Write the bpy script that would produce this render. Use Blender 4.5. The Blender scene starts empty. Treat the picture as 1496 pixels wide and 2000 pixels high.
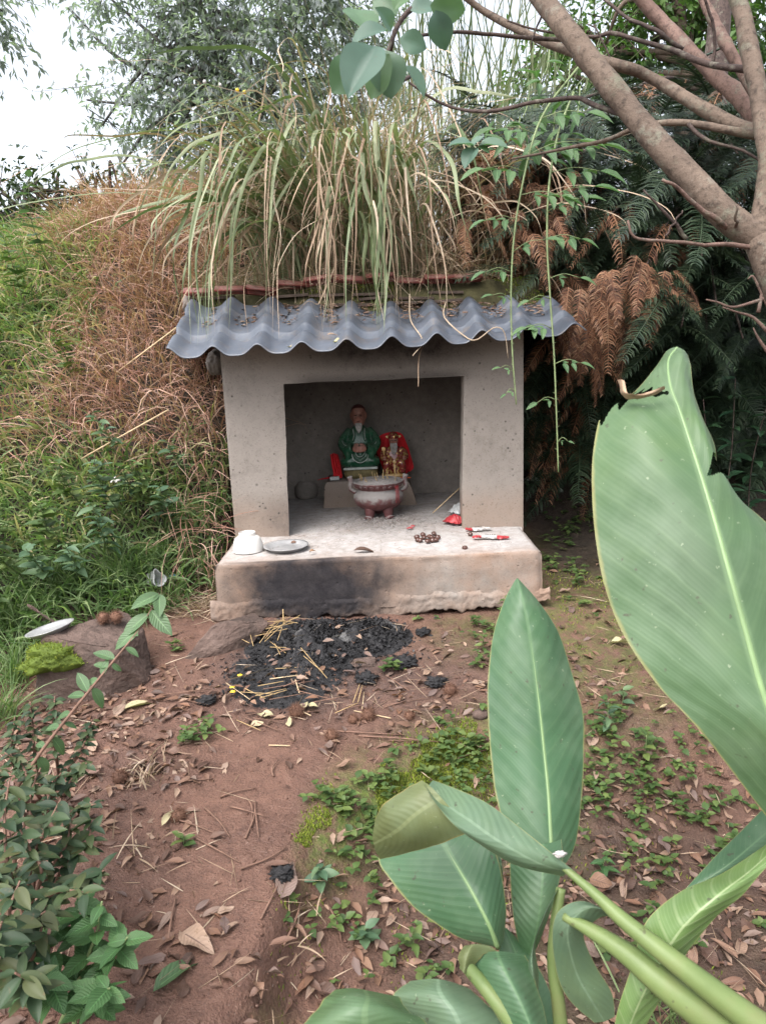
import bpy, bmesh, math, random
import numpy as np
from mathutils import Vector, Matrix

random.seed(7)
RNG = np.random.default_rng(7)
SC = bpy.context.scene
COL = SC.collection
R = math.radians

# ------------------------------------------------------------------ camera, sky, sun, exposure
CAM_AT = np.array((-0.02, -3.2, 0.82))
PITCH, ROLL, FPX = 12.0, -2.5, 1450.0          # FPX: focal length in pixels of a 1496 x 2000 frame
cam_data = bpy.data.cameras.new('camera')
cam = bpy.data.objects.new('camera', cam_data)
COL.objects.link(cam)
cam_data.sensor_fit = 'VERTICAL'
cam_data.sensor_height = 24.0
cam_data.lens = 24.0 * FPX / 2000.0
cam_data.clip_start = 0.05
cam_data.clip_end = 500
cam_rot = Matrix.Rotation(R(90 - PITCH), 3, 'X') @ Matrix.Rotation(R(ROLL), 3, 'Z')
cam.matrix_world = Matrix.Translation(Vector(CAM_AT)) @ cam_rot.to_4x4()
cam_data.dof.use_dof = True
cam_data.dof.focus_distance = 3.2
cam_data.dof.aperture_fstop = 9.0
SC.camera = cam
CR = np.array(cam_rot)

SUN_EL, SUN_AZ = 58.0, 215.0                    # overcast: a broad soft glow, high, from the front left
world = bpy.data.worlds.new('World')
SC.world = world
world.use_nodes = True
wn = world.node_tree
bg = wn.nodes['Background']
sky = wn.nodes.new('ShaderNodeTexSky')
sky.sky_type = 'NISHITA'
sky.sun_disc = False
sky.sun_elevation = R(SUN_EL)
sky.sun_rotation = R(SUN_AZ)
sky.air_density = 1.0
sky.dust_density = 5.0
hsv = wn.nodes.new('ShaderNodeHueSaturation')
hsv.inputs['Saturation'].default_value = 0.35   # cloud cover: the blue is nearly gone
wn.links.new(sky.outputs[0], hsv.inputs['Color'])
wn.links.new(hsv.outputs[0], bg.inputs[0])
bg.inputs[1].default_value = 0.15
sun_data = bpy.data.lights.new('sun', 'SUN')
sun_data.energy = 0.9
sun_data.angle = R(50)
sun_data.color = (1.0, 0.975, 0.95)
sun = bpy.data.objects.new('sun', sun_data)
COL.objects.link(sun)
_az = R(SUN_AZ)
_sd = Vector((math.sin(_az) * math.cos(R(SUN_EL)), math.cos(_az) * math.cos(R(SUN_EL)), math.sin(R(SUN_EL))))
sun.rotation_euler = _sd.to_track_quat('Z', 'Y').to_euler()
SC.view_settings.view_transform = 'Standard'
SC.view_settings.look = 'None'
SC.view_settings.gamma = 1.0
SC.view_settings.exposure = 1.62
SC.view_settings.use_curve_mapping = False
SC.cycles.max_bounces = 6
SC.cycles.diffuse_bounces = 3
SC.cycles.transmission_bounces = 4
SC.cycles.use_denoising = True

# ------------------------------------------------------------------ where a thing stands: photo position + distance -> point
def ray(px, py):
    return CR @ np.array(((px - 748) / FPX, -(py - 1000) / FPX, -1.0))
def at_y(px, py, y):                            # on the upright plane y
    d = ray(px, py); return CAM_AT + d * (y - CAM_AT[1]) / d[1]
def at_z(px, py, z):
    d = ray(px, py); return CAM_AT + d * (z - CAM_AT[2]) / d[2]
def at_d(px, py, dist):                         # at that distance along the view axis
    return CAM_AT + ray(px, py) * dist

# ------------------------------------------------------------------ noise
def _hash(ix, iy, s):
    n = (ix * 374761393 + iy * 668265263 + s * 974634777) & 0xFFFFFFFF
    n = ((n ^ (n >> 13)) * 1274126177) & 0xFFFFFFFF
    return ((n ^ (n >> 16)) & 0xFFFF) / 65535.0
def vnoise(x, y, s=0):
    x = np.asarray(x, float); y = np.asarray(y, float)
    ix = np.floor(x).astype(np.int64); iy = np.floor(y).astype(np.int64)
    fx = x - ix; fy = y - iy
    fx = fx * fx * (3 - 2 * fx); fy = fy * fy * (3 - 2 * fy)
    a = _hash(ix, iy, s) * (1 - fx) + _hash(ix + 1, iy, s) * fx
    b = _hash(ix, iy + 1, s) * (1 - fx) + _hash(ix + 1, iy + 1, s) * fx
    return a * (1 - fy) + b * fy
def fbm(x, y, s=0, o=4):
    t = 0; a = 0.5
    for k in range(o):
        t = t + a * (vnoise(x, y, s + k * 17) - 0.5); x = np.asarray(x) * 2.03; y = np.asarray(y) * 2.03; a *= 0.5
    return t
def sstep(a, b, v):
    t = np.clip((np.asarray(v, float) - a) / (b - a), 0, 1); return t * t * (3 - 2 * t)

# ------------------------------------------------------------------ the lie of the land
PY = [-60, -6, -2.2, -1.5, -0.8, -0.45, -0.27, 0.3, 1.0, 2.0, 60]
PZ = [-3, -0.8, -0.50, -0.42, -0.335, -0.285, -0.245, -0.22, -0.12, 0.05, 0.2]
EX = [-3, -0.62, -0.33, -0.27, -0.16, 0.03, 0.30, 0.80, 1.10, 2.0, 6]
EY = [-4.5, -2.5, -1.75, -1.45, -1.29, -1.14, -1.0, -1.0, -1.2, -1.5, -2.5]
BX = [-60, -3, -1.6, -1.2, -0.95, -0.78, -0.70, 0.62, 0.70, 1.0, 2.0, 60]
BY = [-0.6, -0.6, -0.5, -0.35, -0.10, 0.12, 1.26, 1.26, 0.95, 0.85, 0.6, 0.4]
BW = [2.2, 2.2, 2.0, 1.8, 1.5, 1.2, 0.8, 0.8, 1.2, 1.4, 1.6, 2.0]
BH = [1.55, 1.55, 1.55, 1.6, 1.6, 1.6, 1.45, 1.45, 1.4, 1.4, 1.4, 1.4]
def ground(x, y, fine=True):
    x = np.asarray(x, float); y = np.asarray(y, float)
    z = np.interp(y, PY, PZ)
    e = np.interp(x, EX, EY)
    e = e + 0.10 * fbm(x * 4, y * 4, 45)
    z = z - 0.18 * sstep(-0.06, 0.42, e - y) * sstep(-0.75, -0.25, x)
    yb = np.interp(x, BX, BY); bw = np.interp(x, BX, BW); bh = np.interp(x, BX, BH)
    t = np.clip((y - yb) / bw, 0, 1)
    z = z + bh * (0.55 * t + 0.45 * t * t * (3 - 2 * t)) * (0.9 + 0.2 * vnoise(x * 1.3, y * 1.3, 5))
    z = z + 0.05 * fbm(x * 2.2, y * 2.2, 3) * sstep(-0.5, 0.5, y + 1.4 + 0 * x) 
    if fine:
        z = z + 0.022 * fbm(x * 9, y * 9, 11) + 0.012 * fbm(x * 33, y * 33, 21, 3)
    return z
def on_ground(px, py, t0=0.5):
    d = ray(px, py); t = np.arange(t0, 9, 0.008); P = CAM_AT[None]+d[None]*t[:, None]
    below = P[:, 2] < ground(P[:, 0], P[:, 1]); i = int(np.argmax(below)) if below.any() else len(t)-1
    p = P[i]; return np.array((p[0], p[1], float(ground(p[0], p[1]))))

# ------------------------------------------------------------------ objects
def link(o, parent=None):
    COL.objects.link(o)
    if parent is not None: o.parent = parent
    return o
def tag(o, label=None, cat=None, group=None, kind=None):
    if label: o['label'] = label
    if cat: o['category'] = cat
    if group: o['group'] = group
    if kind: o['kind'] = kind
    return o
def empty(name, loc, label=None, cat=None, group=None):
    o = bpy.data.objects.new(name, None); o.empty_display_size = 0.05
    link(o); o.location = loc
    return tag(o, label, cat, group)
def mesh_np(name, V, F, uv=None, smooth=False):
    V = np.ascontiguousarray(V, np.float32); F = np.ascontiguousarray(F, np.int32)
    me = bpy.data.meshes.new(name); k = F.shape[1]
    me.vertices.add(len(V)); me.vertices.foreach_set('co', V.ravel())
    me.loops.add(F.size); me.loops.foreach_set('vertex_index', F.ravel())
    me.polygons.add(len(F)); me.polygons.foreach_set('loop_start', np.arange(0, F.size, k, dtype=np.int32))
    if smooth: me.polygons.foreach_set('use_smooth', np.ones(len(F), bool))
    if uv is not None:
        l = me.uv_layers.new(name='UVMap'); l.data.foreach_set('uv', np.ascontiguousarray(uv[F.ravel()], np.float32).ravel())
    me.update(calc_edges=True)
    return me
def obj(name, me, mat=None, parent=None, world_pts=True):
    """link a mesh; with world_pts its coordinates are world ones, else local to the parent"""
    if mat is not None and not me.materials: me.materials.append(mat)
    o = bpy.data.objects.new(name, me); link(o, parent)
    if parent is not None and world_pts:
        o.matrix_parent_inverse = Matrix.Translation(-Vector(parent.location)) if parent.type == 'EMPTY' else Matrix.Identity(4)
    return o
class MB:
    """collects mixed faces"""
    def __init__(s): s.v = []; s.f = []
    def add(s, V, F):
        b = len(s.v); s.v.extend([tuple(map(float, p)) for p in V]); s.f.extend([tuple(int(i) + b for i in f) for f in F]); return s
    def box(s, lo, hi):
        x0, y0, z0 = lo; x1, y1, z1 = hi
        return s.add([(x0,y0,z0),(x1,y0,z0),(x1,y1,z0),(x0,y1,z0),(x0,y0,z1),(x1,y0,z1),(x1,y1,z1),(x0,y1,z1)],
                     [(0,3,2,1),(4,5,6,7),(0,1,5,4),(1,2,6,5),(2,3,7,6),(3,0,4,7)])
    def tube(s, pts, rad, n=8, cap=True):
        V, F = tube_vf(pts, rad, n, cap); return s.add(V, F)
    def mesh(s, name, smooth=True):
        me = bpy.data.meshes.new(name); me.from_pydata(s.v, [], s.f)
        if smooth: me.polygons.foreach_set('use_smooth', np.ones(len(me.polygons), bool))
        me.update(); return me
def tube_vf(pts, rad, n=8, cap=True):
    pts = np.asarray(pts, float); m = len(pts)
    rad = np.full(m, rad, float) if np.isscalar(rad) else np.asarray(rad, float)
    T = np.gradient(pts, axis=0); T /= np.linalg.norm(T, axis=1)[:, None] + 1e-9
    a = np.array((0, 0, 1.0)) if abs(T[0][2]) < 0.9 else np.array((1.0, 0, 0))
    V = []; prev = None
    for i in range(m):
        u = np.cross(T[i], a) if prev is None else prev - T[i] * np.dot(prev, T[i])
        u /= np.linalg.norm(u) + 1e-9; prev = u; w = np.cross(T[i], u)
        for k in range(n):
            q = 2 * math.pi * k / n
            V.append(pts[i] + rad[i] * (math.cos(q) * u + math.sin(q) * w))
    F = [(i*n+k, i*n+(k+1) % n, (i+1)*n+(k+1) % n, (i+1)*n+k) for i in range(m-1) for k in range(n)]
    if cap: F += [tuple(range(n))[::-1], tuple(range((m-1)*n, m*n))]
    return V, F
def spline(pts, n):
    """Catmull-Rom through the rows of pts"""
    pts = np.asarray(pts, float); m = len(pts)
    P = np.vstack([2*pts[0]-pts[1], pts, 2*pts[-1]-pts[-2]])
    t = np.linspace(0, m-1, n); i = np.minimum(t.astype(int), m-2); f = (t-i)[:, None]
    a, b, c, d = P[i], P[i+1], P[i+2], P[i+3]
    return 0.5*((2*b)+(c-a)*f+(2*a-5*b+4*c-d)*f**2+(3*b-a-3*c+d)*f**3)
def lathe_vf(prof, n=40, centre=(0, 0, 0)):
    V = []; m = len(prof)
    for r, z in prof:
        for k in range(n):
            q = 2*math.pi*k/n; V.append((centre[0]+r*math.cos(q), centre[1]+r*math.sin(q), centre[2]+z))
    F = [(i*n+k, i*n+(k+1) % n, (i+1)*n+(k+1) % n, (i+1)*n+k) for i in range(m-1) for k in range(n)]
    return V, F
def loft_vf(sections, n=28, e=2.0):
    """sections: (cx, cy, z, rx, ry) stacked ellipses (e > 2: squarer)"""
    V = []; m = len(sections)
    for cx, cy, z, rx, ry in sections:
        for k in range(n):
            q = 2*math.pi*k/n; c, s = math.cos(q), math.sin(q)
            V.append((cx+rx*math.copysign(abs(c)**(2/e), c), cy+ry*math.copysign(abs(s)**(2/e), s), z))
    F = [(i*n+k, i*n+(k+1) % n, (i+1)*n+(k+1) % n, (i+1)*n+k) for i in range(m-1) for k in range(n)]
    F += [tuple(range(n))[::-1], tuple(range((m-1)*n, m*n))]
    return V, F
def frames(d, up):
    d = d / (np.linalg.norm(d, axis=1)[:, None] + 1e-9)
    s = np.cross(up, d); s /= np.linalg.norm(s, axis=1)[:, None] + 1e-9
    n = np.cross(d, s); return d, s, n
def scatter(tV, tF, pos, d, up, sc, wsc=None):
    """copies of a template (x along, y across, z normal) joined into one mesh's arrays"""
    d, s, n = frames(d, up); sc = np.asarray(sc)[:, None, None]
    w = sc if wsc is None else np.asarray(wsc)[:, None, None]
    V = pos[:, None, :] + sc*tV[None, :, 0:1]*d[:, None, :] + w*tV[None, :, 1:2]*s[:, None, :] + sc*tV[None, :, 2:3]*n[:, None, :]
    N, k = len(pos), len(tV)
    F = (tF[None] + (np.arange(N)*k)[:, None, None]).reshape(-1, tF.shape[1])
    return V.reshape(-1, 3), F
def frame_matrix(p, d, up, sc=1.0):
    D, S, N = frames(np.array([d], float), np.array([up], float))
    m = Matrix.Identity(4)
    for i in range(3):
        m[i][0] = D[0][i]*sc; m[i][1] = S[0][i]*sc; m[i][2] = N[0][i]*sc; m[i][3] = p[i]
    return m
def leaf_vf(W=0.4, nv=7, nu=2, fold=0.12, curl=0.25, wave=0.0, tip=1.0, belly=0.42, teeth=0.0, seed=0):
    """unit leaf along +x; W full width; fold lifts the margins, curl bends the tip down"""
    rg = random.Random(seed); V = []; UV = []
    for i in range(nv):
        t = i/(nv-1)
        w = 0.5*W*(math.sin(math.pi*min(1, t**(math.log(0.5)/math.log(belly))))**0.8*(1-0.25*t*tip) + 0.012)
        if teeth and i % 2: w *= 1-teeth
        for j in range(-nu, nu+1):
            a = j/nu
            V.append((t*(1-0.12*curl*t), a*w, fold*abs(a)*w*2 - curl*t*t*0.5 + wave*0.5*W*math.sin(t*9+seed+(1.5 if j > 0 else 0))*abs(a)))
            UV.append((0.5+a*0.5, t))
    m = 2*nu+1
    F = [(i*m+j, i*m+j+1, (i+1)*m+j+1, (i+1)*m+j) for i in range(nv-1) for j in range(m-1)]
    return np.array(V), np.array(F), np.array(UV)
def blades_vf(root, az, th0, bend, length, width, segs=5, pw=1.4, twist=0.0):
    """grass blades: lean th0 from upright grows by bend along the blade"""
    N = len(root); t = np.linspace(0, 1, segs+1)
    th = th0[:, None] + bend[:, None]*t[None]**pw
    azt = az[:, None] + (twist*t[None] if np.isscalar(twist) else twist[:, None]*t[None])
    D = np.stack([np.cos(azt)*np.sin(th), np.sin(azt)*np.sin(th), np.cos(th)], -1)
    P = np.zeros((N, segs+1, 3)); P[:, 1:] = np.cumsum((D[:, 1:]+D[:, :-1])*0.5, 1)
    P = root[:, None] + P*(length/segs)[:, None, None]
    side = np.stack([-np.sin(azt), np.cos(azt), np.zeros_like(azt)], -1)
    nrm = np.cross(D, side); roll = RNG.uniform(-1.2, 1.2, N)[:, None, None]
    side = side*np.cos(roll) + nrm*np.sin(roll)
    w = 0.5*np.asarray(width)[:, None]*np.minimum(1, 0.55+1.6*t)[None]*np.clip(1-t[None]**2.2, 0.03, 1)
    V = np.stack([P-side*w[..., None], P+side*w[..., None]], 2).reshape(-1, 3)
    k = 2*(segs+1); b = np.array([(2*i, 2*i+1, 2*i+3, 2*i+2) for i in range(segs)])
    F = (b[None]+(np.arange(N)*k)[:, None, None]).reshape(-1, 4)
    return V, F

# ------------------------------------------------------------------ materials
class NT:
    def __init__(s, name):
        s.m = bpy.data.materials.new(name); s.m.use_nodes = True; s.t = s.m.node_tree
        s.b = s.t.nodes['Principled BSDF']; s.out = s.t.nodes['Material Output']
    def n(s, ty, **kw):
        nd = s.t.nodes.new('ShaderNode'+ty)
        for k, v in kw.items():
            if k.startswith('_'): setattr(nd, k[1:], v)
            else: s.set(nd, k.replace('__', ' '), v)
        return nd
    def set(s, nd, key, v):
        inp = nd.inputs[int(key[1:])] if key[0] == 'i' and key[1:].isdigit() else nd.inputs[key]
        if isinstance(v, bpy.types.NodeSocket): s.t.links.new(v, inp)
        elif isinstance(v, bpy.types.Node): s.t.links.new(v.outputs[0], inp)
        else: inp.default_value = v if not (isinstance(v, tuple) and len(v) == 3 and len(inp.default_value) == 4) else (*v, 1)
    def co(s, kind='Object'): return s.n('TexCoord').outputs[kind]
    def noise(s, scale, detail=4, rough=0.55, vec=None, dist=0.0):
        nd = s.n('TexNoise', Scale=scale, Detail=detail, Roughness=rough, Distortion=dist)
        s.set(nd, 'Vector', vec if vec is not None else s.co()); return nd.outputs['Fac']
    def ramp(s, fac, stops):
        nd = s.n('ValToRGB'); s.set(nd, 'Fac', fac); el = nd.color_ramp.elements
        while len(el) < len(stops): el.new(0.5)
        for e, (p, c) in zip(el, stops):
            e.position = p; e.color = (c, c, c, 1) if np.isscalar(c) else (*c, 1)
        return nd.outputs['Color']
    def mix(s, fac, a, b, mode='MIX'):
        nd = s.n('Mix', _data_type='RGBA', _blend_type=mode); s.set(nd, 'i0', fac); s.set(nd, 'i6', a); s.set(nd, 'i7', b)
        return nd.outputs[2]
    def math(s, op, a, b=0.5):
        nd = s.n('Math', _operation=op, i0=a, i1=b); return nd.outputs[0]
    def sep(s, v):
        nd = s.n('SeparateXYZ'); s.set(nd, 'i0', v); return nd.outputs
    def bump(s, h, strength=0.3, dist=0.01):
        nd = s.n('Bump', Strength=strength, Distance=dist); s.set(nd, 'Height', h); s.set(s.b, 'Normal', nd); return s
    def done(s, col=None, rough=None, spec=None):
        if col is not None: s.set(s.b, 'Base Color', col)
        if rough is not None: s.set(s.b, 'Roughness', rough)
        if spec is not None: s.set(s.b, 'Specular IOR Level', spec)
        return s.m
def geo_noise_vec(k):                            # world position
    g = k.n('NewGeometry'); return g.outputs['Position']
def smooth_mask(k, v, lo, hi):
    nd = k.n('MapRange', _interpolation_type='SMOOTHSTEP', Value=v); nd.inputs[1].default_value = lo; nd.inputs[2].default_value = hi
    return nd.outputs[0]

def mat_plain(name, col, rough=0.6, var=0.25, scale=30, bump=0.1, spec=0.4):
    k = NT(name); f = k.noise(scale, 5)
    c = k.ramp(f, [(0.25, tuple(v*(1-var) for v in col)), (0.75, tuple(min(1, v*(1+var)) for v in col))])
    if bump: k.bump(k.noise(scale*3, 4), bump, 0.004)
    return k.done(c, rough, spec)
def mat_leaf(name, cols, rough=0.5, trans=0.3, spots=0.0, spec=0.4, veins=False):
    """cols: two or three leaf colours spread at random over the leaves"""
    k = NT(name)
    g = k.n('NewGeometry').outputs['Random Per Island']; o = k.n('ObjectInfo').outputs['Random']
    f = k.math('FRACT', k.math('ADD', g, o), 0)
    st = [(i/(len(cols)-1) if len(cols) > 1 else 0, c) for i, c in enumerate(cols)]
    c = k.ramp(f, st)
    v = k.ramp(k.noise(14, 3, vec=geo_noise_vec(k)), [(0.3, 0.78), (0.7, 1.15)])
    c = k.mix(1.0, c, v, 'MULTIPLY')
    if spots:
        c = k.mix(k.ramp(k.noise(90, 2, vec=geo_noise_vec(k)), [(0.62, 0.0), (0.72, spots)]), c, (0.12, 0.075, 0.035))
    if veins:
        uv = k.sep(k.co('UV')); a = k.math('ABSOLUTE', k.math('SUBTRACT', uv[0], 0.5), 0)
        w = k.math('SINE', k.math('MULTIPLY', k.math('SUBTRACT', uv[1], k.math('MULTIPLY', a, 0.5)), 60.0), 0)
        c = k.mix(k.math('MULTIPLY', smooth_mask(k, w, 0.6, 1.0), 0.22), c, tuple(min(1, q*1.9) for q in cols[0]))
        c = k.mix(smooth_mask(k, a, 0.045, 0.015), c, tuple(min(1, q*1.8) for q in cols[0]))
        k.bump(w, 0.25, 0.002)
    k.done(c, rough, spec)
    if trans:
        tr = k.n('BsdfTranslucent', Color=k.mix(1.0, c, (1.0, 1.25, 0.6), 'MULTIPLY'))
        ms = k.n('MixShader', Fac=trans); k.set(ms, 'i1', k.b); k.set(ms, 'i2', tr); k.set(k.out, 'Surface', ms)
    return k.m
def mat_canna(name, base, light, edge=(0.30, 0.26, 0.10), freq=95.0, lean=0.24, rough=0.46, stripe=0.32, trans=0.22):
    k = NT(name); uv = k.sep(k.co('UV'))
    a = k.math('MULTIPLY', k.math('ABSOLUTE', k.math('SUBTRACT', uv[0], 0.5), 0), 2.0)
    s = k.math('SUBTRACT', uv[1], k.math('MULTIPLY', k.math('POWER', a, 1.25), lean))
    jit = k.math('MULTIPLY', k.noise(6, 3, vec=geo_noise_vec(k)), 0.05)
    ph = k.math('MULTIPLY', k.math('ADD', s, jit), freq)
    w = k.math('SINE', ph, 0); fine = k.math('SINE', k.math('MULTIPLY', ph, 5.0), 0)
    pos = geo_noise_vec(k)
    c = k.ramp(k.noise(5, 4, vec=pos), [(0.25, tuple(q*0.75 for q in base)), (0.5, base), (0.8, tuple(q*1.25 for q in base))])
    amp = k.ramp(k.noise(9, 4, 0.7, vec=pos), [(0.35, 0.25), (0.7, 1.0)])
    c = k.mix(k.math('MULTIPLY', k.math('MULTIPLY', smooth_mask(k, w, 0.72, 1.0), stripe), amp), c, light)
    c = k.mix(k.ramp(k.noise(2.6, 5, 0.7, vec=pos), [(0.50, 0.0), (0.70, 0.35)]), c, tuple(q*f_ for q, f_ in zip(base, (1.6, 1.35, .8))))
    c = k.mix(k.math('MULTIPLY', smooth_mask(k, fine, 0.2, 1.0), stripe*0.22), c, light)
    bloom = k.ramp(k.noise(11, 5, vec=pos), [(0.45, 0.0), (0.75, 0.35)])
    c = k.mix(bloom, c, (0.18, 0.25, 0.165))
    sc = k.ramp(k.noise(120, 2, vec=pos), [(0.70, 0.0), (0.76, 0.6)])
    c = k.mix(sc, c, (0.25, 0.30, 0.20))
    dk = k.ramp(k.noise(60, 2, vec=pos), [(0.69, 0.0), (0.73, 0.7)])
    c = k.mix(dk, c, (0.05, 0.045, 0.03))
    c = k.mix(k.math('MULTIPLY', smooth_mask(k, a, 0.07, 0.03), 0.7), c, tuple(min(1, q*1.15) for q in light))
    c = k.mix(k.math('MULTIPLY', smooth_mask(k, k.math('ADD', a, k.math('MULTIPLY', k.noise(25, 2, vec=pos), 0.05)), 0.985, 1.02), 0.55), c, edge)
    h = k.math('ADD', k.math('MULTIPLY', w, 1.0), k.math('MULTIPLY', fine, 0.15))
    k.bump(h, 0.13, 0.002)
    k.done(c, rough, 0.4)
    tr = k.n('BsdfTranslucent', Color=k.mix(1.0, c, (1.1, 1.35, 0.5), 'MULTIPLY'))
    ms = k.n('MixShader', Fac=trans); k.set(ms, 'i1', k.b); k.set(ms, 'i2', tr); k.set(k.out, 'Surface', ms)
    return k.m

def mat_ground():
    k = NT('damp_red_soil'); p = geo_noise_vec(k)
    at = k.n('Attribute', _attribute_name='cover'); cov = k.n('SeparateColor', Color=at.outputs['Color']).outputs
    n1 = k.noise(3.2, 6, 0.6, p); n2 = k.noise(28, 6, 0.65, p); n3 = k.noise(140, 3, 0.6, p)
    c = k.ramp(n1, [(0.30, (0.060, 0.030, 0.022)), (0.5, (0.124, 0.062, 0.043)), (0.72, (0.185, 0.100, 0.071))])
    c = k.mix(0.55, c, k.ramp(n2, [(0.3, (0.052, 0.029, 0.023)), (0.55, (0.120, 0.066, 0.048)), (0.8, (0.185, 0.114, 0.087))]))
    c = k.mix(k.ramp(n3, [(0.58, 0.0), (0.70, 0.55)]), c, (0.055, 0.034, 0.028))
    c = k.mix(k.ramp(k.noise(210, 2, 0.5, p), [(0.66, 0.0), (0.74, 0.5)]), c, (0.30, 0.22, 0.18))
    green = k.math('MULTIPLY', cov[0], k.ramp(k.noise(22, 5, 0.7, p), [(0.36, 0.0), (0.58, 1.0)]))
    mossc = k.ramp(k.noise(60, 4, 0.7, p), [(0.3, (0.035, 0.050, 0.012)), (0.6, (0.085, 0.115, 0.022)), (0.8, (0.14, 0.17, 0.03))])
    c = k.mix(green, c, mossc)
    char = k.math('MULTIPLY', cov[1], k.ramp(k.noise(18, 5, 0.7, p), [(0.30, 0.25), (0.55, 1.0)]))
    c = k.mix(char, c, k.ramp(k.noise(50, 4, 0.6, p), [(0.35, (0.012, 0.012, 0.013)), (0.75, (0.06, 0.055, 0.055))]))
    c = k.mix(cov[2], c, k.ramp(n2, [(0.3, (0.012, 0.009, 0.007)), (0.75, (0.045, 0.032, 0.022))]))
    r = k.ramp(n1, [(0.38, 0.5), (0.6, 0.9)])
    h = k.math('ADD', k.math('MULTIPLY', n2, 0.7), k.math('MULTIPLY', n3, 0.4))
    k.bump(h, 1.0, 0.016)
    return k.done(c, r, 0.35)
def mat_concrete(name, kind):
    """kind: wall, inside or plinth: same render, different stains"""
    k = NT(name); p = geo_noise_vec(k); xyz = k.sep(p)
    n1 = k.noise(2.6, 6, 0.6, p); n2 = k.noise(24, 6, 0.7, p); n3 = k.noise(150, 3, 0.7, p)
    c = k.ramp(n1, [(0.3, (0.20, 0.176, 0.156)), (0.7, (0.29, 0.256, 0.228))])
    c = k.mix(0.45, c, k.ramp(n2, [(0.28, (0.11, 0.098, 0.088)), (0.75, (0.34, 0.305, 0.275))]))
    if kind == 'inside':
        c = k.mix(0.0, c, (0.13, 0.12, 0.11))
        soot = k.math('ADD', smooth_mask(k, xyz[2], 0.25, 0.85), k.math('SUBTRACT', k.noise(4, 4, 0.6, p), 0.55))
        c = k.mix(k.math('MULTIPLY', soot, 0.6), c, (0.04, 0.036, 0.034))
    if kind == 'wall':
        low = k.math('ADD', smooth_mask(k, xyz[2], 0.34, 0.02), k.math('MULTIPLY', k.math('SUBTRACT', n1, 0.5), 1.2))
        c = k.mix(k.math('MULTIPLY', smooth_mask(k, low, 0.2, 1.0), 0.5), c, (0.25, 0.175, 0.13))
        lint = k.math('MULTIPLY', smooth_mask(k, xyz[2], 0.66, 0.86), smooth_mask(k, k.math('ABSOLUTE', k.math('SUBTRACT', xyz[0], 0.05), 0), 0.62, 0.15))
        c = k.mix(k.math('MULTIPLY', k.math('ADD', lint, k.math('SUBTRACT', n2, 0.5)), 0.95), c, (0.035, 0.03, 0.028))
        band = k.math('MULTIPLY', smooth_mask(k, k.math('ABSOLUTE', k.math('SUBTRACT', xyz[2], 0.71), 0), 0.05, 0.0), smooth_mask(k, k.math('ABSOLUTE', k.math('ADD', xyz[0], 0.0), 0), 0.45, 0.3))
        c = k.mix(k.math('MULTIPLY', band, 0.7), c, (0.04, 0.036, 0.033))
        sm = k.n('VectorMath', _operation='DISTANCE'); k.set(sm, 'i0', p); sm.inputs[1].default_value = (-0.50, 0.19, 0.10)
        c = k.mix(k.math('MULTIPLY', smooth_mask(k, sm.outputs['Value'], 0.15, 0.0), k.math('MULTIPLY', n2, 1.1)), c, (0.07, 0.06, 0.055))
    if kind == 'plinth':
        mud = k.ramp(k.noise(3.5, 5, 0.65, p), [(0.34, 0.0), (0.62, 0.85)])
        c = k.mix(mud, c, (0.25, 0.165, 0.12))
        up = k.sep(k.n('NewGeometry').outputs['Normal'])
        dust = k.math('MULTIPLY', smooth_mask(k, up[2], 0.75, 0.97), k.ramp(k.noise(6, 5, 0.6, p), [(0.3, 0.55), (0.6, 1.0)]))
        fringe = smooth_mask(k, k.math('ADD', xyz[1], k.math('MULTIPLY', n1, 0.25)), -0.17, 0.02)
        c = k.mix(k.math('MULTIPLY', dust, k.math('ADD', k.math('MULTIPLY', fringe, 0.75), 0.22)), c, k.ramp(n2, [(0.3, (0.28, 0.265, 0.255)), (0.7, (0.42, 0.40, 0.39))]))
        # scorch on the front face above the fire
        sx = k.math('DIVIDE', k.math('ADD', xyz[0], 0.33), 0.38); sz = k.math('DIVIDE', k.math('ADD', xyz[2], 0.12), 0.22)
        d = k.math('SQRT', k.math('ADD', k.math('POWER', k.math('ABSOLUTE', sx, 0), 2.0), k.math('POWER', k.math('ABSOLUTE', sz, 0), 2.0)), 0)
        d = k.math('ADD', d, k.math('MULTIPLY', k.math('SUBTRACT', k.noise(7, 5, 0.65, p), 0.5), 1.1))
        sc = k.math('MULTIPLY', smooth_mask(k, d, 1.1, 0.4), smooth_mask(k, xyz[1], -0.215, -0.24))
        halo = k.math('MULTIPLY', smooth_mask(k, d, 1.5, 0.7), smooth_mask(k, xyz[1], -0.215, -0.24)); c = k.mix(k.math('MULTIPLY', halo, 0.6), c, (0.10, 0.062, 0.045))
        c = k.mix(k.math('MULTIPLY', sc, 0.97), c, k.ramp(n2, [(0.3, (0.010, 0.010, 0.013)), (0.8, (0.034, 0.031, 0.033))]))
    pits = k.ramp(k.n('TexVoronoi', Vector=p, Scale=26.0, Randomness=1.0).outputs['Distance'], [(0.07, 1.0), (0.16, 0.0)])
    pm = k.math('MULTIPLY', pits, k.ramp(k.noise(9, 2, 0.5, p), [(0.42, 0.0), (0.52, 0.95)]))
    if kind != 'plinth': c = k.mix(pm, c, (0.075, 0.068, 0.06))
    spk = k.ramp(n3, [(0.58, 0.0), (0.68, 0.6)]); c = k.mix(spk, c, k.mix(1.0, c, (0.45, 0.43, 0.41), 'MULTIPLY'))
    h = k.math('SUBTRACT', k.math('ADD', k.math('MULTIPLY', n2, 0.6), k.math('MULTIPLY', n3, 0.55)), k.math('MULTIPLY', pm, 0.8))
    k.bump(h, 0.55, 0.006)
    return k.done(c, 0.92, 0.2)
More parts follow.
